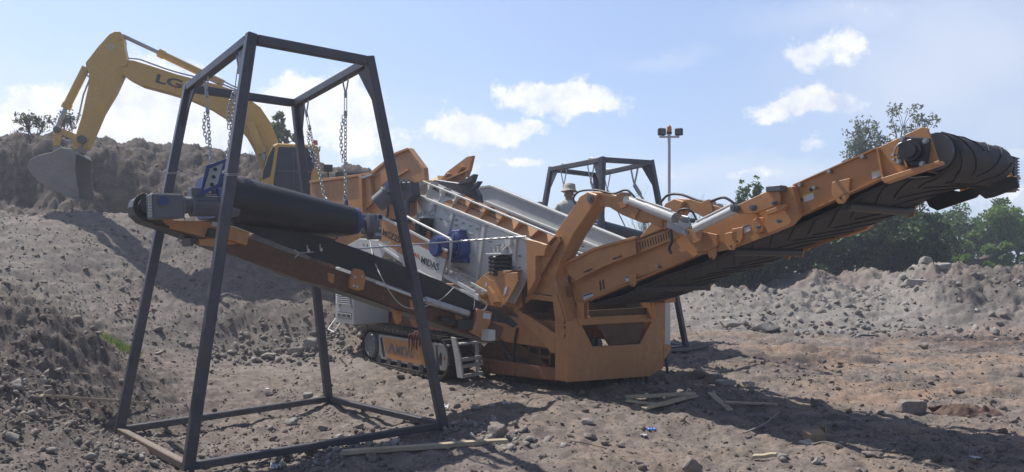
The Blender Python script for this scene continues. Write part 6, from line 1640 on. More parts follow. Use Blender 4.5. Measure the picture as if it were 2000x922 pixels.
# deck, counterweight, hood
x0 = XF.av(627, 345, c1).x; zt = XF.av(660, 346, c1).z; zb0 = zt - .72
mb = MB(); mb.box(x0 - 2.6, x0 + 1.45, -1.38, c1 - .02, zb0, zb0 + .30); DK = E.part('deck', mb, YELLOW, bev=.03)
mb = MB(); mb.box(x0 - 2.5, x0 - .01, .5, c1 - .03, zb0 + .30, zt); mb.box(x0 - 2.5, x0 + 1.2, -1.36, -.45, zb0 + .30, zt + .1); E.part('side_cover', mb, YELLOW, bev=.03)
mb = MB(); mb.box(x0 - 2.4, x0 - .05, c1 - .035, c1 - .01, zt - .26, zt - .10); E.part('black_stripe', mb, STEEL_D)
mb = MB(); mb.box(x0 - 3.0, x0 - 2.5, -1.35, c1 - .05, zb0 - .05, zt + .12); E.part('counterweight', mb, YELLOW, bev=.12)
q0 = XF.av(655, 343, .6); q1 = XF.av(727, 343, .6)
mb = MB(); mb.box(q1.x, q0.x, -.7, .7, zt - .02, zt + .24); HDx = E.part('engine_hood', mb, BLACK, bev=.05)
mb = MB()
for k in range(16): xx = q1.x + .04 + k * (q0.x - q1.x - .1) / 15; mb.box(xx, xx + .02, .70, .715, zt + .03, zt + .21)
E.part('hood_rib', mb, BLACK, HDx)
mb = MB(); q = XF.av(641, 332, .9); mb.box(q.x - .10, q.x + .10, .8, .95, q.z - .04, q.z + .12); mb.box(q.x - .02, q.x + .02, .86, .9, zt - .02, q.z - .04); E.part('mirror', mb, BLACK, bev=.01)
mb = MB(); q = XF.av(664, 345, 0); mb.cyl((q.x, .2, zt), (q.x, .2, zt + .3), .06, n=14); E.part('exhaust_pipe', mb, STEEL_D)
mb = MB(); mb.cyl((x0 + .2, 0, ZG + .75), (x0 + .2, 0, zb0), .6, n=28); mb.box(x0 - 1.2, x0 + 1.6, -.8, .8, ZG + .35, ZG + .78); E.part('undercarriage', mb, STEEL_D, bev=.02)
for s in (-1, 1):
    mb = MB(); pts = []
    for i in range(11): t = PI / 2 + PI * i / 10; pts.append((x0 - 1.5 + .42 * math.cos(t), s * .95, ZG + .44 + .42 * math.sin(t)))
    for i in range(11): t = -PI / 2 + PI * i / 10; pts.append((x0 + 2.0 + .42 * math.cos(t), s * .95, ZG + .44 + .42 * math.sin(t)))
    mb.prism(pts, (0, s * .5, 0)); E.part('crawler_track', mb, TRACKM, bev=.02)

# ---------------------------------------------------------------- people
def person(name_label, base, joints, radii, edges, cloth_split, hat, face_dir, group):
    """one skinned body; cloth_split(v) -> material index"""
    me = bpy.data.meshes.new('person'); me.from_pydata([tuple(Vector(j)) for j in joints], edges, [])
    o = bpy.data.objects.new('person', me); COL.objects.link(o)
    sk = o.modifiers.new('skin', 'SKIN'); sk.use_smooth_shade = True
    for i, r in enumerate(radii):
        me.skin_vertices[0].data[i].radius = r if hasattr(r, '__len__') else (r, r)
    me.skin_vertices[0].data[0].use_root = True
    sub = o.modifiers.new('sub', 'SUBSURF'); sub.levels = 2; sub.render_levels = 2
    bpy.context.view_layer.update()
    m2 = bpy.data.meshes.new_from_object(o.evaluated_get(bpy.context.evaluated_depsgraph_get())); m2.name = 'person'
    for m in (CLOTH_W, CLOTH_D, SKIN): m2.materials.append(m)
    # folds in the cloth
    n = len(m2.vertices); co = np.zeros(n * 3); m2.vertices.foreach_get('co', co); co = co.reshape(-1, 3)
    nr = np.array([tuple(v.normal) for v in m2.vertices])
    co += nr * (fbm(co[:, 0] * 2 + co[:, 1], co[:, 2] * .8 + co[:, 1], .09, 3, .6, 5) * .028)[:, None]
    m2.vertices.foreach_set('co', co.astype(np.float32).ravel())
    mi = [cloth_split(Vector(p.center)) for p in m2.polygons]; m2.polygons.foreach_set('material_index', mi)
    o.modifiers.clear(); o.data = m2
    return o
def stand(base, yaw, lean, label, bend=0.0):
    def T(x, y, z):          # local: y forward, z up; bend the upper body at the hips
        v = Vector((x, y, z))
        if z > .95:
            h = Vector((0, 0, .95)); v = h + Matrix.Rotation(-bend - lean, 3, 'X') @ (v - h)
        return v
    J = [T(0, 0, .95), T(0, 0, 1.12), T(0, .01, 1.30), T(0, .0, 1.43), T(0, .01, 1.50), T(0, .03, 1.60), T(0, .03, 1.70),
         T(-.19, 0, 1.40), T(-.27, .06, 1.17), T(-.22, .28, 1.05), T(-.18, .36, 1.03),
         T(.19, 0, 1.40), T(.27, .06, 1.17), T(.20, .28, 1.08), T(.15, .36, 1.07),
         Vector((-.10, 0, .88)), Vector((-.12, .05, .48)), Vector((-.12, -.02, .08)), Vector((-.13, .14, .04)),
         Vector((.10, 0, .88)), Vector((.13, .03, .48)), Vector((.14, -.02, .08)), Vector((.15, .14, .04))]
    Rr = [(.15, .12), (.15, .12), (.17, .12), (.13, .10), .05, .085, .075, .075, .055, .042, .034, .075, .055, .042, .034, .095, .068, .048, .04, .095, .068, .048, .04]
    Eg = [(0, 1), (1, 2), (2, 3), (3, 4), (4, 5), (5, 6), (3, 7), (7, 8), (8, 9), (9, 10), (3, 11), (11, 12), (12, 13), (13, 14), (0, 15), (15, 16), (16, 17), (17, 18), (0, 19), (19, 20), (20, 21), (21, 22)]
    nk = T(0, .01, 1.485); hd = T(0, .03, 1.62)
    hands = [J[9].lerp(J[10], .3), J[13].lerp(J[14], .3)]
    def split(p):
        if (p - hd).length < .15 or (p - nk).length < .055: return 2
        if min((p - J[10]).length, (p - J[14]).length) < .075: return 2
        return 1 if p.z < .90 else 0
    o = person(label, base, J, Rr, Eg, split, None, None, None)
    o.location = base; o.rotation_euler = (0, 0, yaw)
    tag(o, label, 'person')
    # fingers: four curled ones and a thumb, each its own short chain grown from the palm
    for s_, (w0, w1) in ((-1, (J[9], J[10])), (1, (J[13], J[14]))):
        d = (w1 - w0).normalized(); sd_ = Vector((1, 0, 0)); mb = MB()
        for k in range(4):
            off = sd_ * (k - 1.5) * .019; L = (.062, .072, .068, .052)[k]
            mb.tube(arc([w1 + off + d * .02, w1 + off + d * (.03 + L * .5) - Vector((0, 0, .006)), w1 + off + d * (.03 + L * .8) - Vector((0, 0, .03)), w1 + off + d * (.02 + L * .7) - Vector((0, 0, .055))], 3), .0085, 6)
        mb.tube(arc([w1 - sd_ * s_ * .025, w1 - sd_ * s_ * .055 + d * .03, w1 - sd_ * s_ * .05 + d * .06 - Vector((0, 0, .02))], 3), .010, 6)
        h = link('fingers', mb.mesh('fingers', [SKIN]), o)
    return o, T
p_base = MF.w(-2.64, 1.48, 1.18)
yaw = math.atan2(.62 * 1.0, .30)
def hat_on(o, T, brim=True, dark=False):
    c = T(0, .03, 1.705); up = (T(0, .03, 1.75) - T(0, .03, 1.65)).normalized(); mb = MB()
    x = up.orthogonal().normalized(); y = up.cross(x)
    prof = [(.155, -.045), (.11, -.015), (.105, .03), (.095, .085), (.05, .105), (.0, .108)] if brim else [(.10, -.02), (.108, .02), (.09, .07), (.05, .095), (0, .10)]
    n = 18; vs = []
    for r_, h_ in prof:
        for k in range(n): t = 2 * PI * k / n; vs.append(c + x * (r_ * math.cos(t)) + y * (r_ * math.sin(t) * 1.08) + up * (h_ + .008 * math.sin(3 * t) * (r_ > .12)))
    mb.add(vs, [(i * n + k, i * n + (k + 1) % n, (i + 1) * n + (k + 1) % n, (i + 1) * n + k) for i in range(len(prof) - 1) for k in range(n)], 0, True)
    h = link('sun_hat' if brim else 'cap', mb.mesh('hat', [CLOTH_D if dark else HAT]), o)
    # face: brow, nose, mouth, ears
    mb = MB(); f = T(0, .12, 1.60)
    q = T(0, .03, 1.60); fw = (T(0, 1, 1.6) - T(0, 0, 1.6)).normalized(); sd_ = Vector((1, 0, 0)); u_ = up
    mb.prism([q + fw * .08 + u_ * .03, q + fw * .115 - u_ * .015 , q + fw * .085 - u_ * .02 + sd_ * .014, q + fw * .085 - u_ * .02 - sd_ * .014], fw * .004)
    for s_ in (-1, 1): mb.torus(q + sd_ * .088 * s_ + u_ * 0, sd_, .018, .008, 10, 5)
    link('face_features', mb.mesh('face_features', [SKIN]), o)
    mb = MB()
    for s_ in (-1, 1): e = q + fw * .085 + sd_ * .032 * s_ + u_ * .022; mb.cyl(e, e + fw * .004, .010, n=8)
    e = q + fw * .086 - u_ * .045; mb.prism([e - sd_ * .022, e + sd_ * .022, e + sd_ * .018 - u_ * .006, e - sd_ * .018 - u_ * .006], fw * .003)
    link('eyes_and_mouth', mb.mesh('eyes_and_mouth', [CLOTH_D]), o)
po, pT = stand(p_base, -PI / 2 + 1.1, .10, 'standing man in a loose pale shirt and brimmed sun hat, seen from behind'); hat_on(po, pT, True)
po2, pT2 = stand(MF.w(-3.05, 1.55, 1.18), -PI / 2 + 2.0, .1, 'man in a pale shirt and dark cap stooping beside the standing man', bend=.75); hat_on(po2, pT2, False, True)

# ---------------------------------------------------------------- plants
def leaf_cloud(name, centers, radii, n, size, mat, parent=None, flat=.8, seed=1, drop=None):
    r_ = np.random.default_rng(seed); k = len(centers)
    centers = np.array(centers, float); radii = np.array(radii, float)
    w = radii ** 2; idx = r_.choice(k, n, p=w / w.sum())
    d = r_.normal(0, 1, (n, 3)); d /= np.linalg.norm(d, axis=1)[:, None]
    rr = r_.uniform(.25, 1, n) ** .55
    c = centers[idx] + d * (radii[idx] * rr)[:, None] * np.array([1, 1, flat])
    s = size * r_.uniform(.6, 1.4, n)
    u = r_.normal(0, 1, (n, 3)); u /= np.linalg.norm(u, axis=1)[:, None]
    v = np.cross(u, r_.normal(0, 1, (n, 3))); v /= np.linalg.norm(v, axis=1)[:, None]
    a = c + u * s[:, None]; b = c + v * (s * .42)[:, None]; e = c - u * (s * .9)[:, None]; f = c - v * (s * .42)[:, None]
    V = np.stack([a, b, e, f], 1).reshape(-1, 3); Q = np.arange(n * 4).reshape(-1, 4)
    me = mesh_np(name, V, Q); me.materials.append(mat); return link(name, me, parent)
def branches(mb, p, d, L, r, depth, rr, tips, spread=.55, up=.25, kids=3):
    n = 4; pts = [p]; q = p.copy(); dd = d.copy()
    for i in range(n):
        dd = (dd + Vector((rr.gauss(0, .12), rr.gauss(0, .12), rr.gauss(0, .08) + up * .15))).normalized(); q = q + dd * (L / n); pts.append(q.copy())
    mb.tube(pts, r, 5 if depth > 1 else 4, r1=r * .55, caps=False)
    if depth <= 0: tips.append((q, L)); return
    for k in range(kids + (1 if rr.random() < .4 else 0)):
        u = rr.uniform(.45, 1.0); s = pts[min(n, int(u * n))]
        nd = (dd + Vector((rr.gauss(0, spread), rr.gauss(0, spread), rr.gauss(0, spread * .6) + up))).normalized()
        branches(mb, s.copy(), nd, L * rr.uniform(.55, .8), r * .55, depth - 1, rr, tips, spread, up, kids)
    tips.append((q, L * .5))
def tree(name, px, py_top, Y, wpx, label, mat, cat='tree', leaves=5000, seed=1, zb=None, lsize=.085, depth=3, cl=.55, bare=False, group=None, kids=3, trunk=.09, lean=0, spread=.55, up=.25, crown=None, fill=.0, low=.3, bush=False):
    rr = random.Random(seed); p = P(px, 500, Y); zg = hz1(p.x, Y) if zb is None else zb
    ztop = P(px, py_top, Y).z; H = ztop - zg; W_ = wpx / F * Y
    e = bpy.data.objects.new(name, None); COL.objects.link(e); e.location = (p.x, Y, zg - .05); tag(e, label, cat, group)
    mb = MB(); tips = []
    stems = 1 if not bush else 5
    for s in range(stems):
        d = Vector((lean + (rr.gauss(0, .35) if stems > 1 else rr.gauss(0, .05)), rr.gauss(0, .3 if stems > 1 else .05), 1)).normalized()
        branches(mb, Vector((rr.gauss(0, .1 * (stems > 1)) , 0, 0)), d, H * (.42 if not bush else .35), trunk * (1 if stems == 1 else .5), depth, rr, tips, spread, up, kids)
    t = np.array([tuple(q) for q, _ in tips])
    # fit the crown to the seen size
    mx = t.max(0); mn = t.min(0)
    sz = (H - cl * H * .10) / max(mx[2], .1); sx = W_ * .9 / max(mx[0] - mn[0], .1); cxm = (mx[0] + mn[0]) / 2
    def fit(v): k = min(1, max(0, v[2] / (H * .2))); return (v[0] * sx * k + v[0] * (1 - k) - cxm * sx * k * .9, v[1] * sx, v[2] * sz)
    mb.v = [fit(v) for v in mb.v]
    link('trunk' if not bare else 'branches', mb.mesh('trunk', [BARK]), e)
    if bare and leaves == 0: return e
    t = np.array([fit(v) for v in t])
    keep = t[:, 2] > H * low * .5
    t = t[keep]
    r_ = np.random.default_rng(seed)
    rad = (W_ + H) * .5 * cl * r_.uniform(.10, .24, len(t))
    if fill:
        m = int(fill); ex = np.stack([r_.uniform(-.5, .5, m) * W_, r_.uniform(-.4, .4, m) * W_, r_.uniform(low * .5, .8, m) * H], -1)
        q = np.abs(ex[:, 0] / (W_ * .5)); ex[:, 2] *= (1 - .45 * q ** 2)
        t = np.concatenate([t, ex]); rad = np.concatenate([rad, (W_ + H) * .5 * cl * r_.uniform(.14, .26, m)])
    leaf_cloud('crown', t, rad, leaves, lsize, mat, e, seed=seed)
    return e
# dark thicket behind the heap
tk = [(1470, 430, 25, 120, 1), (1530, 405, 26, 130, 2), (1600, 385, 26.5, 150, 3), (1680, 378, 27, 160, 4), (1750, 375, 27, 150, 5), (1425, 465, 25, 90, 6), (1795, 410, 27.5, 90, 7)]
lab = ['dark green bush at the left end of the thicket behind the heap, under the conveyor', 'dark green bush second from the left in the thicket, below the conveyor hinge', 'tall dark bush in the middle of the thicket behind the grey heap', 'broad dark bush right of the middle of the thicket, below the conveyor head',
       'tallest dark bush near the right end of the thicket', 'low dark bush peeping out lowest under the conveyor', 'small dark bush closing the thicket on its right']
for (px, py, Y, w, s), l in zip(tk, lab): tree('bush', px, py, Y, w * 1.25, l, LEAF_D, 'bush', 15000, s, lsize=.085, bush=True, cl=.62, fill=34, low=.05, group='dark bushes forming a thicket', depth=2, zb=.75)
tree('tree', 1728, 203, 30, 150, 'slender grey green tree rising behind the conveyor head', LEAF_G, 'tree', 3600, 21, lsize=.075, depth=4, cl=.26, trunk=.11, group=None, low=.7, spread=.42, up=.35)
tree('tree', 1885, 385, 36, 150, 'grey green tree standing between the thicket and the pale green trees', LEAF_M, 'tree', 15000, 22, lsize=.085, depth=3, cl=.6, fill=26)
tree('tree', 1975, 400, 34, 110, 'pale green tree at the right edge of the photo', LEAF_L, 'tree', 13000, 23, lsize=.085, depth=3, cl=.55, fill=18, low=.1)
tree('tree', 1925, 455, 33, 120, 'low pale green tree just behind the white boulder', LEAF_L, 'tree', 11000, 24, lsize=.085, depth=2, cl=.55, fill=20, low=.05)
tree('tree', 2060, 410, 36, 150, 'grey green tree partly beyond the right edge', LEAF_M, 'tree', 10000, 25, lsize=.09, depth=3, cl=.55, fill=16)
tree('bush', 1838, 492, 30, 60, 'small bright green bush peeping over the heap under the blue gap', LEAF_L, 'bush', 4500, 26, lsize=.07, bush=True, cl=.5, fill=10, depth=2, zb=.8)
tree('sapling', 1446, 345, 24, 34, 'tall leafy shoot left of the hinge, nearest to the cylinders', LEAF_M, 'sapling', 1300, 31, lsize=.06, depth=3, cl=.34, trunk=.03, spread=.2, up=.6, zb=1.2, group='leafy shoots above the cylinders', low=.9)
tree('sapling', 1476, 338, 24.3, 18, 'narrow leafy shoot just left of the conveyor hinge', LEAF_M, 'sapling', 800, 32, lsize=.06, depth=3, cl=.34, trunk=.025, spread=.18, up=.7, zb=1.2, group='leafy shoots above the cylinders', low=.9)
for px, py, w, s, l in ((1262, 345, 90, 41, 'bare grey bush behind the right leg of the far frame'), (1352, 350, 110, 42, 'bare grey bush right of the light mast')):
    tree('bare_bush', px, py, 24, w, l, BARK, 'bush', 0, s, bare=True, depth=4, bush=True, trunk=.03, spread=.5, up=.35, zb=1.1, group='bare bushes behind the lifting arms')
# on the left bank
tree('shrub', 62, 215, 20.5, 60, 'small feathery shrub on the far left of the bank top', LEAF_G, 'shrub', 420, 51, lsize=.05, depth=3, cl=.30, bush=True, trunk=.03, low=.1, group='shrubs on the left bank')
tree('shrub', 125, 212, 20.8, 72, 'sparse twiggy shrub behind the bucket cylinder', LEAF_G, 'shrub', 330, 52, lsize=.045, depth=4, cl=.22, bush=True, trunk=.03, low=.1, group='shrubs on the left bank')
tree('tree', 552, 222, 25, 70, 'green tree top showing between the boom and the back leg of the near frame', LEAF_M, 'tree', 1900, 53, lsize=.07, depth=3, cl=.38, trunk=.08, low=.5)
def grass(name, xs, ys, h, mat, label, cat, lean=.35, per=1):
    n = len(xs); zs = height(xs, ys) - .01; a = rng.uniform(0, 2 * PI, n); hh = h * rng.uniform(.5, 1.3, n); w = .0035 + hh * .03
    dx = np.cos(a); dy = np.sin(a); lx = rng.normal(0, lean, n) * hh; ly = rng.normal(0, lean, n) * hh
    V = np.stack([np.stack([xs - dx * w, ys - dy * w, zs], -1), np.stack([xs + dx * w, ys + dy * w, zs], -1), np.stack([xs + lx, ys + ly, zs + hh], -1)], 1).reshape(-1, 3)
    me = mesh_np(name, V, np.arange(n * 3).reshape(-1, 3)); me.materials.append(mat); return tag(link(name, me), label, cat, kind='stuff')
def tufts(cx_, cy_, n, sp, per, spr):
    X = []; Y_ = []
    for i in range(n):
        ax = cx_ + rng.normal(0, sp[0]); ay = cy_ + rng.normal(0, sp[1]); X.append(ax + rng.normal(0, spr, per)); Y_.append(ay + rng.normal(0, spr, per))
    return np.concatenate(X), np.concatenate(Y_)
gx = []; gy = []
for px, py, Y, n, s in ((75, 610, 9.6, 8, .18), (115, 628, 9.4, 12, .2), (200, 655, 10.2, 16, .22), (225, 668, 10.3, 10, .18), (150, 645, 9.8, 7, .2)):
    q = P(px, py, Y); a_, b_ = tufts(q.x, q.y, max(3, n // 2), (s * 1.5, s * 1.5), 70, .07); gx.append(a_); gy.append(b_)
grass('green_grass', np.concatenate(gx), np.concatenate(gy), .11, GRASS, 'fresh green grass tufts on the shoulder of the near left bank', 'grass')
gx = []; gy = []
for px in range(-40, 490, 7):
    Y = 19.6 + .0042 * max(0, px - 100) + rnd.uniform(-.2, .5); q = P(px, 260, Y)
    if rnd.random() < .3: a_, b_ = tufts(q.x, q.y, 2, (.12, .25), 22, .10); gx.append(a_); gy.append(b_)
grass('dry_grass', np.concatenate(gx), np.concatenate(gy), .13, DRYG, 'dry straw coloured grass fringing the top of the left bank', 'dry grass')
gx, gy = wedge_pts(350, 4, 14)
grass('straw_bits', gx, gy, .045, DRYG, 'short bits of straw lying about the dug ground', 'straw', lean=1.6)

# ---------------------------------------------------------------- lumber, boulders, litter
def on_ground(px, py):
    Y = 8.0
    for _ in range(40):
        p = P(px, py, Y); z = float(base_height(np.array([p.x]), np.array([p.y]))[0]); Y = min(25, max(3, Y + (p.z - z) / ((py - HYP) / F) * .6))
    p = P(px, py, Y); return Vector((p.x, p.y, hz1(p.x, p.y)))
def board(p0, p1, w, t, label, lift=0.03, group='loose boards on the ground', name='board'):
    a = on_ground(*p0); b = on_ground(*p1); a.z += lift; b.z += lift
    mb = MB(); L = (b - a).length; c = (a + b) / 2; d = (b - a).normalized()
    n = 8; vs = []
    for i in range(n + 1):
        x = -L / 2 + L * i / n; wob = .004 * math.sin(i * 1.3)
        for sy, sz_ in ((-1, 0), (1, 0), (1, 1), (-1, 1)): vs.append((x + (rnd.uniform(-.015, .015) if i in (0, n) else 0), sy * w / 2 + wob, sz_ * t + wob * .5))
    mb.add(vs, [(i * 4 + k, i * 4 + (k + 1) % 4, (i + 1) * 4 + (k + 1) % 4, (i + 1) * 4 + k) for i in range(n) for k in range(4)] + [(3, 2, 1, 0), tuple(range(n * 4, n * 4 + 4))])
    o = link(name, mb.mesh(name, [WOOD])); o.location = c
    o.rotation_euler = d.to_track_quat('X', 'Z').to_euler(); tag(o, label, 'board', group); bevel(o, .003); return o
board((668, 905), (988, 870), .075, .04, 'long weathered board in the foreground beside the broken boulder', .03)
board((1222, 790), (1358, 790), .12, .025, 'thick straight board on top of the pile in the plant shadow', .05)
board((1222, 795), (1290, 800), .09, .02, 'shorter board sticking out beneath the left end of the shadowed pile', .02)
board((1258, 806), (1359, 791), .10, .025, 'slanting board forming the point of the shadowed pile', .025)
board((1386, 781), (1426, 804), .08, .022, 'short board lying askew left of the bright stick', .02)
board((1416, 797), (1515, 793), .06, .022, 'bright narrow board ending in the sunlight', .03)
board((80, 787), (286, 799), .05, .025, 'thin weathered board at the foot of the left bank', .03)
board((1470, 892), (1518, 895), .06, .03, 'short brown board stub at the lower edge right of the boulder', .02)
rock(975, 862, 44, 42, 'mottled broken boulder behind the end of the long foreground board', STONE, 5, 'boulder', 'boulder')
rock(957, 866, 26, 16, 'small flat stone leaning on the mottled boulder', STONE_P, 6, group=None)
rock(1786, 803, 56, 34, 'grey porous concrete lump left of the brown cloth heap', STONE, 9, 'concrete_lump', 'concrete lump', block=True)
rock(1358, 922, 46, 44, 'pointed grey boulder at the bottom edge', STONE, 14, 'boulder', 'boulder')
rock(1374, 742, 44, 22, 'long grey stone at the left of the broken rock pile beside the tail', STONE, 15)
rock(1398, 756, 40, 24, 'angular slab in the middle of the broken rock pile beside the tail', STONE, 16, block=True)
rock(1418, 762, 38, 13, 'brick shaped block in front of the broken rock pile', STONE_P, 17, 'block', 'block', block=True)
rock(1462, 758, 28, 15, 'white topped stone at the right of the broken rock pile', STONE_P, 18)
rock(1150, 838, 30, 14, 'flat stone in the sun below the plant shadow', STONE_P, 19)
rock(1155, 854, 32, 15, 'larger dark sided stone just below the flat one', STONE, 20)
rock(1183, 866, 20, 12, 'small rounded stone right of the dark sided one', STONE, 22)
rock(1213, 868, 18, 10, 'pale rounded pebble stone furthest right of the small cluster', STONE_P, 23)
rock(600, 779, 20, 13, 'pale broken block behind the back corner of the near frame, left one', STONE_P, 24, 'block', 'block', block=True)
rock(618, 786, 22, 13, 'pale broken block touching the back base beam, right of its twin', STONE_P, 25, 'block', 'block', block=True)
rock(666, 783, 22, 12, 'pale flat stone right of the back leg of the near frame', STONE_P, 26)
rock(568, 832, 30, 16, 'flat topped stone inside the base of the near frame', STONE_P, 27)
rock(607, 685, 28, 26, 'big upright pale block at the foot of the left slope', STONE_P, 28, 'block', 'block', block=True)
rock(575, 694, 32, 18, 'wide pale block left of the upright one', STONE_P, 29, block=True)
rock(520, 700, 30, 18, 'low pale rock in the drift at the slope foot', STONE_P, 30)
rock(498, 706, 22, 12, 'small pale rock at the left end of the drift', STONE_P, 31)
rock(1813, 590, 30, 30, 'squared grey boulder perched on the right heap', STONE_P, 33, 'boulder', 'boulder', block=True)
rock(1845, 510, 28, 14, Yfix=20.2, label= 'white boulder crowning the right heap', mat=STONE_P, seed=34, name='boulder', cat='boulder', block=True)
rock(1993, 530, 22, 12, Yfix=18.9, label= 'white boulder at the right edge on top of the heap', mat=STONE_P, seed=35, name='boulder', cat='boulder')
rock(1793, 548, 44, 22, Yfix=19.6, label= 'pale tilted slab stuck in the right heap', mat=STONE_P, seed=36, name='slab', cat='slab', block=True)
rock(1809, 606, 24, 14, 'dark rock under the squared grey boulder', STONE, 37)
rock(1597, 796, 24, 18, 'dark clod at the upper edge of the conveyor shadow', STONE_D, 38, 'clod', 'earth clod')
rock(1723, 808, 16, 9, 'lone small dark stone left of the concrete lump', STONE_D, 39)
rock(1873, 770, 26, 14, 'dark stone above the brown cloth heap', STONE_D, 40)
rock(92, 447, 16, 12, 'round stone near the top of the left slope', STONE, 41)
rock(1500, 652, 60, 24, 'large pale grey lump of stone dust at the foot of the right heap', STONE_P, 42, 'boulder', 'boulder')
rock(1430, 648, 50, 22, 'pale chalky lump left of the stone dust lump', STONE_P, 43, 'boulder', 'boulder')
rock(524, 775, 22, 10, 'dark stone on the flat left of the back leg', STONE_D, 44)
rock(780, 770, 14, 11, 'dark stone in front of the crawler track', STONE_D, 45)
rock(1640, 768, 16, 9, 'small clod above the conveyor shadow', STONE_D, 46, 'clod', 'earth clod')
for (px, py, w, h, s) in ((40, 640, 20, 16, 61), (150, 690, 22, 16, 62), (95, 720, 26, 18, 63), (30, 760, 34, 24, 64), (180, 735, 18, 12, 65), (60, 810, 22, 15, 66), (140, 840, 22, 13, 67), (20, 860, 30, 22, 68), (95, 885, 24, 14, 69), (210, 815, 18, 12, 70), (175, 900, 26, 15, 71), (300, 905, 24, 14, 72),
                          (440, 650, 16, 12, 73), (380, 600, 15, 10, 74), (310, 690, 18, 12, 75), (470, 600, 14, 10, 76), (640, 700, 20, 14, 77), (890, 800, 20, 12, 78), (930, 812, 22, 14, 79), (960, 805, 18, 12, 80), (855, 830, 18, 12, 81), (1530, 905, 24, 14, 82), (1600, 915, 26, 16, 83), (1700, 905, 28, 16, 84), (1640, 890, 18, 10, 85),
                          (1060, 900, 20, 10, 86), (720, 900, 14, 8, 87), (1250, 905, 18, 9, 88), (630, 845, 22, 14, 89), (700, 838, 20, 12, 90), (750, 842, 20, 11, 91), (660, 860, 24, 12, 92), (1330, 770, 18, 10, 93), (1290, 752, 16, 9, 94)):
    rock(px, py, w, h, 'plain grey brown stone lying loose on the dug ground', rnd.choice([STONE, STONE, STONE_P]), s, 'loose_stone', 'stone', 'loose stones on the ground')
# brown cloth and bark heap
CLO = surf('rusty_brown_rag', (.10, .055, .042), .9, var=.5, dust=.3, scale=5)
q = on_ground(1895, 806); n = 34
X, Yg = np.meshgrid(np.linspace(-.33, .33, n), np.linspace(-.16, .22, n))
hh = np.clip(1 - (X / .33) ** 2, 0, 1) ** .6 * np.clip(1 - ((Yg - .03) / .19) ** 2, 0, 1) ** .6
Z = hh * (.09 + .10 * fbm(X * 1.2 + 3, Yg * 2 + 7, .16, 4, .6, 7) + .03 * fbm(X + 9, Yg, .05, 3, .6, 8)) - .01
Vv = np.stack([X, Yg, Z], -1).reshape(-1, 3); i = np.arange(n * n).reshape(n, n)
me = mesh_np('cloth_heap', Vv, np.stack([i[:-1, :-1], i[:-1, 1:], i[1:, 1:], i[1:, :-1]], -1).reshape(-1, 4)); me.materials.append(CLO); o = link('cloth_heap', me); o.location = q; tag(o, 'crumpled rusty brown cloth heap right of the concrete lump', 'cloth')
o2 = rock(1838, 800, 44, 16, 'flat red brown slab between concrete lump and cloth heap', CLO, 48, 'slab', 'slab')
# cardboard box, squashed open
CARD = surf('cardboard', (.34, .24, .16), .85, var=.1)
q = on_ground(1590, 860); st = Site('cardboard_box', WF, tuple(q), 'torn open cardboard box lying in the conveyor shadow', 'cardboard box')
mb = MB(); w = .085
for f in ([(-w, -w, 0), (w, -w, 0), (w, -w, .085), (-w, -w, .07)], [(w, -w, 0), (w + .06, w, 0), (w + .06, w, .13), (w, -w, .12)], [(-w, w, 0), (w + .06, w, 0), (w + .06, w, .13), (-w, w, .09)], [(-w, -w, 0), (-w, w, 0), (-w, w, .09), (-w, -w, .07)]):
    c_ = [Vector(p) + q for p in f]; nn = (c_[1] - c_[0]).cross(c_[2] - c_[0]).normalized(); mb.prism(c_, nn * .005)
st.part('box_wall', mb, CARD)
mb = MB(); c_ = [Vector(p) + q for p in [(-w, -w, .07), (w, -w, .085), (w - .02, w * .3, .12), (-w - .03, w * .2, .10)]]; mb.prism(c_, (0, 0, .005)); st.part('flap', mb, CARD)
mb = MB(); c_ = [Vector(p) + q for p in [(-w, -w - .005, .04), (-w - .11, -w - .02, .02), (-w - .05, -w - .09, .0), (-w + .04, -w - .05, .01)]]; mb.prism(c_, (0, 0, .005)); st.part('flap', mb, surf('pale_cardboard', (.5, .47, .42), .85))
def litter(px, py, w, label, mat, seed, h=.5, cat='litter', name='wrapper'):
    q = on_ground(px, py); s = w / F * q.y; n = 9
    X, Yg = np.meshgrid(np.linspace(-s / 2, s / 2, n), np.linspace(-s / 2.2, s / 2.2, n)); r_ = np.random.default_rng(seed)
    Z = np.abs(fbm(X * 40 / s * .05 + seed, Yg * 40 / s * .05, .6, 3, .6, seed)) * s * h * .8 + .015; X = X + r_.normal(0, s * .05, X.shape); Yg = Yg + r_.normal(0, s * .05, X.shape)
    i = np.arange(n * n).reshape(n, n); me = mesh_np(name, np.stack([X, Yg, Z], -1).reshape(-1, 3), np.stack([i[:-1, :-1], i[:-1, 1:], i[1:, 1:], i[1:, :-1]], -1).reshape(-1, 4)); me.materials.append(mat); o = link(name, me); o.location = q; md = o.modifiers.new('t', 'SOLIDIFY'); md.thickness = .002; return tag(o, label, cat)
PB = surf('blue_film', (.05, .20, .65), .4); PW = surf('white_film', (.62, .63, .66), .45); PR = surf('red_film', (.35, .10, .06), .5)
litter(1272, 843, 16, 'crumpled bright blue wrapper in the sunlit foreground', PB, 3, 1.0)
litter(1262, 840, 9, 'scrap of red brown film touching the blue wrapper', PR, 4, .8)
litter(1257, 850, 12, 'white paper scrap just below the blue wrapper', PW, 5)
litter(540, 917, 20, 'crumpled white paper cup against the front base beam', PW, 6, 1.6)
litter(990, 804, 16, 'white plastic bag scrap in the stones near the front right leg', PW, 7, .8)
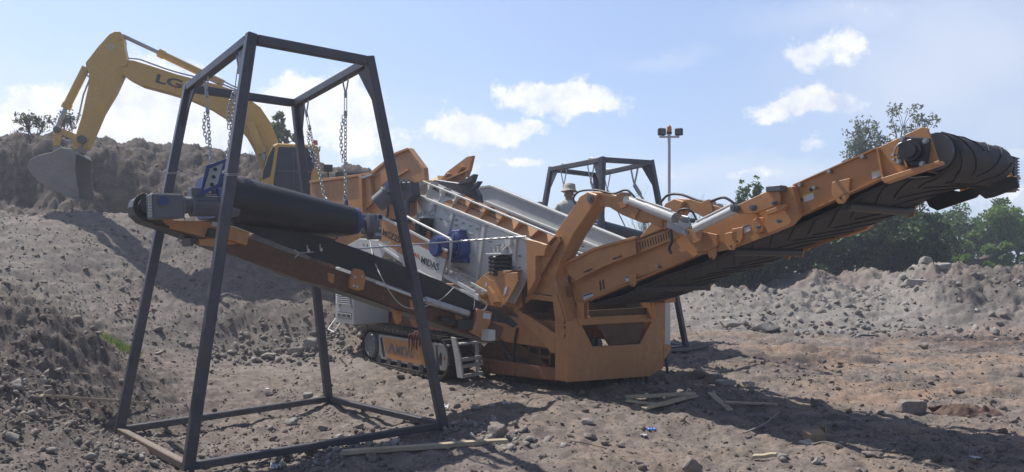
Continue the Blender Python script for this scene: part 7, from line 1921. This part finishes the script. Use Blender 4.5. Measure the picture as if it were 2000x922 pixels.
litter(870, 812, 14, 'clear plastic bottle scrap behind the front right leg', PW, 8, 1.4)
litter(522, 768, 8, 'tiny white plastic scrap on the flat left of the back leg', PW, 9)
litter(1905, 905, 16, 'pale plastic scrap near the lower right corner', PW, 10)
# twigs and ground hose
def twig(pts, r, label, mat=BARK, name='twig', lift=.02, cat='twig'):
    p = [on_ground(*q) + Vector((0, 0, lift)) for q in pts]; mb = MB(); mb.tube(arc(p, 6), r, 6, r1=r * .5); o = solo(name, mb, mat, label, cat); return o
PALEB = simple('pale_dry_twig', (.34, .30, .25), .9, var=.2)
twig([(1452, 860), (1470, 845), (1495, 832), (1515, 815), (1522, 808)], .010, 'forked pale dry twig at the lower edge of the conveyor shadow', PALEB, lift=.04)
twig([(1115, 872), (1140, 875), (1186, 882)], .008, 'thin dark twig in the sunny foreground', BARK)
twig([(1585, 875), (1610, 882), (1636, 887)], .006, 'thin pale root strand below the cardboard box', PALEB)
twig([(1530, 790), (1536, 782), (1538, 778)], .008, 'short pale stick standing near the shadow edge', PALEB, lift=.05)
twig([(1700, 895), (1725, 890), (1745, 880)], .008, 'curved twig at the lower edge of the shadow', PALEB)
twig([(1312, 692), (1340, 693), (1370, 690), (1392, 686), (1400, 688)], .022, 'black hose lying on the ground under the far frame', RUBBER, 'ground_hose', .02, 'hose')
twig([(1672, 661), (1685, 664), (1712, 664)], .035, 'dark bent scrap of metal at the foot of the right heap', STEEL_D, 'metal_scrap', .05, 'scrap metal')
# ---------------------------------------------------------------- dusty air
HAZE = .0036
mb = MB(); mb.box(-90, 90, -12, 95, -3, 26)
m = bpy.data.materials.new('dusty_air'); m.use_nodes = True; m.node_tree.nodes.clear(); gg = G(m.node_tree)
vol = gg.n('ShaderNodeVolumePrincipled'); vol.inputs['Color'].default_value = (.80, .86, 1.0, 1); vol.inputs['Density'].default_value = HAZE; vol.inputs['Anisotropy'].default_value = .35
gg.n('ShaderNodeOutputMaterial', inputs={'Volume': vol.outputs[0]})
o = link('haze', mb.mesh('haze', [m])); tag(o, kind='stuff')
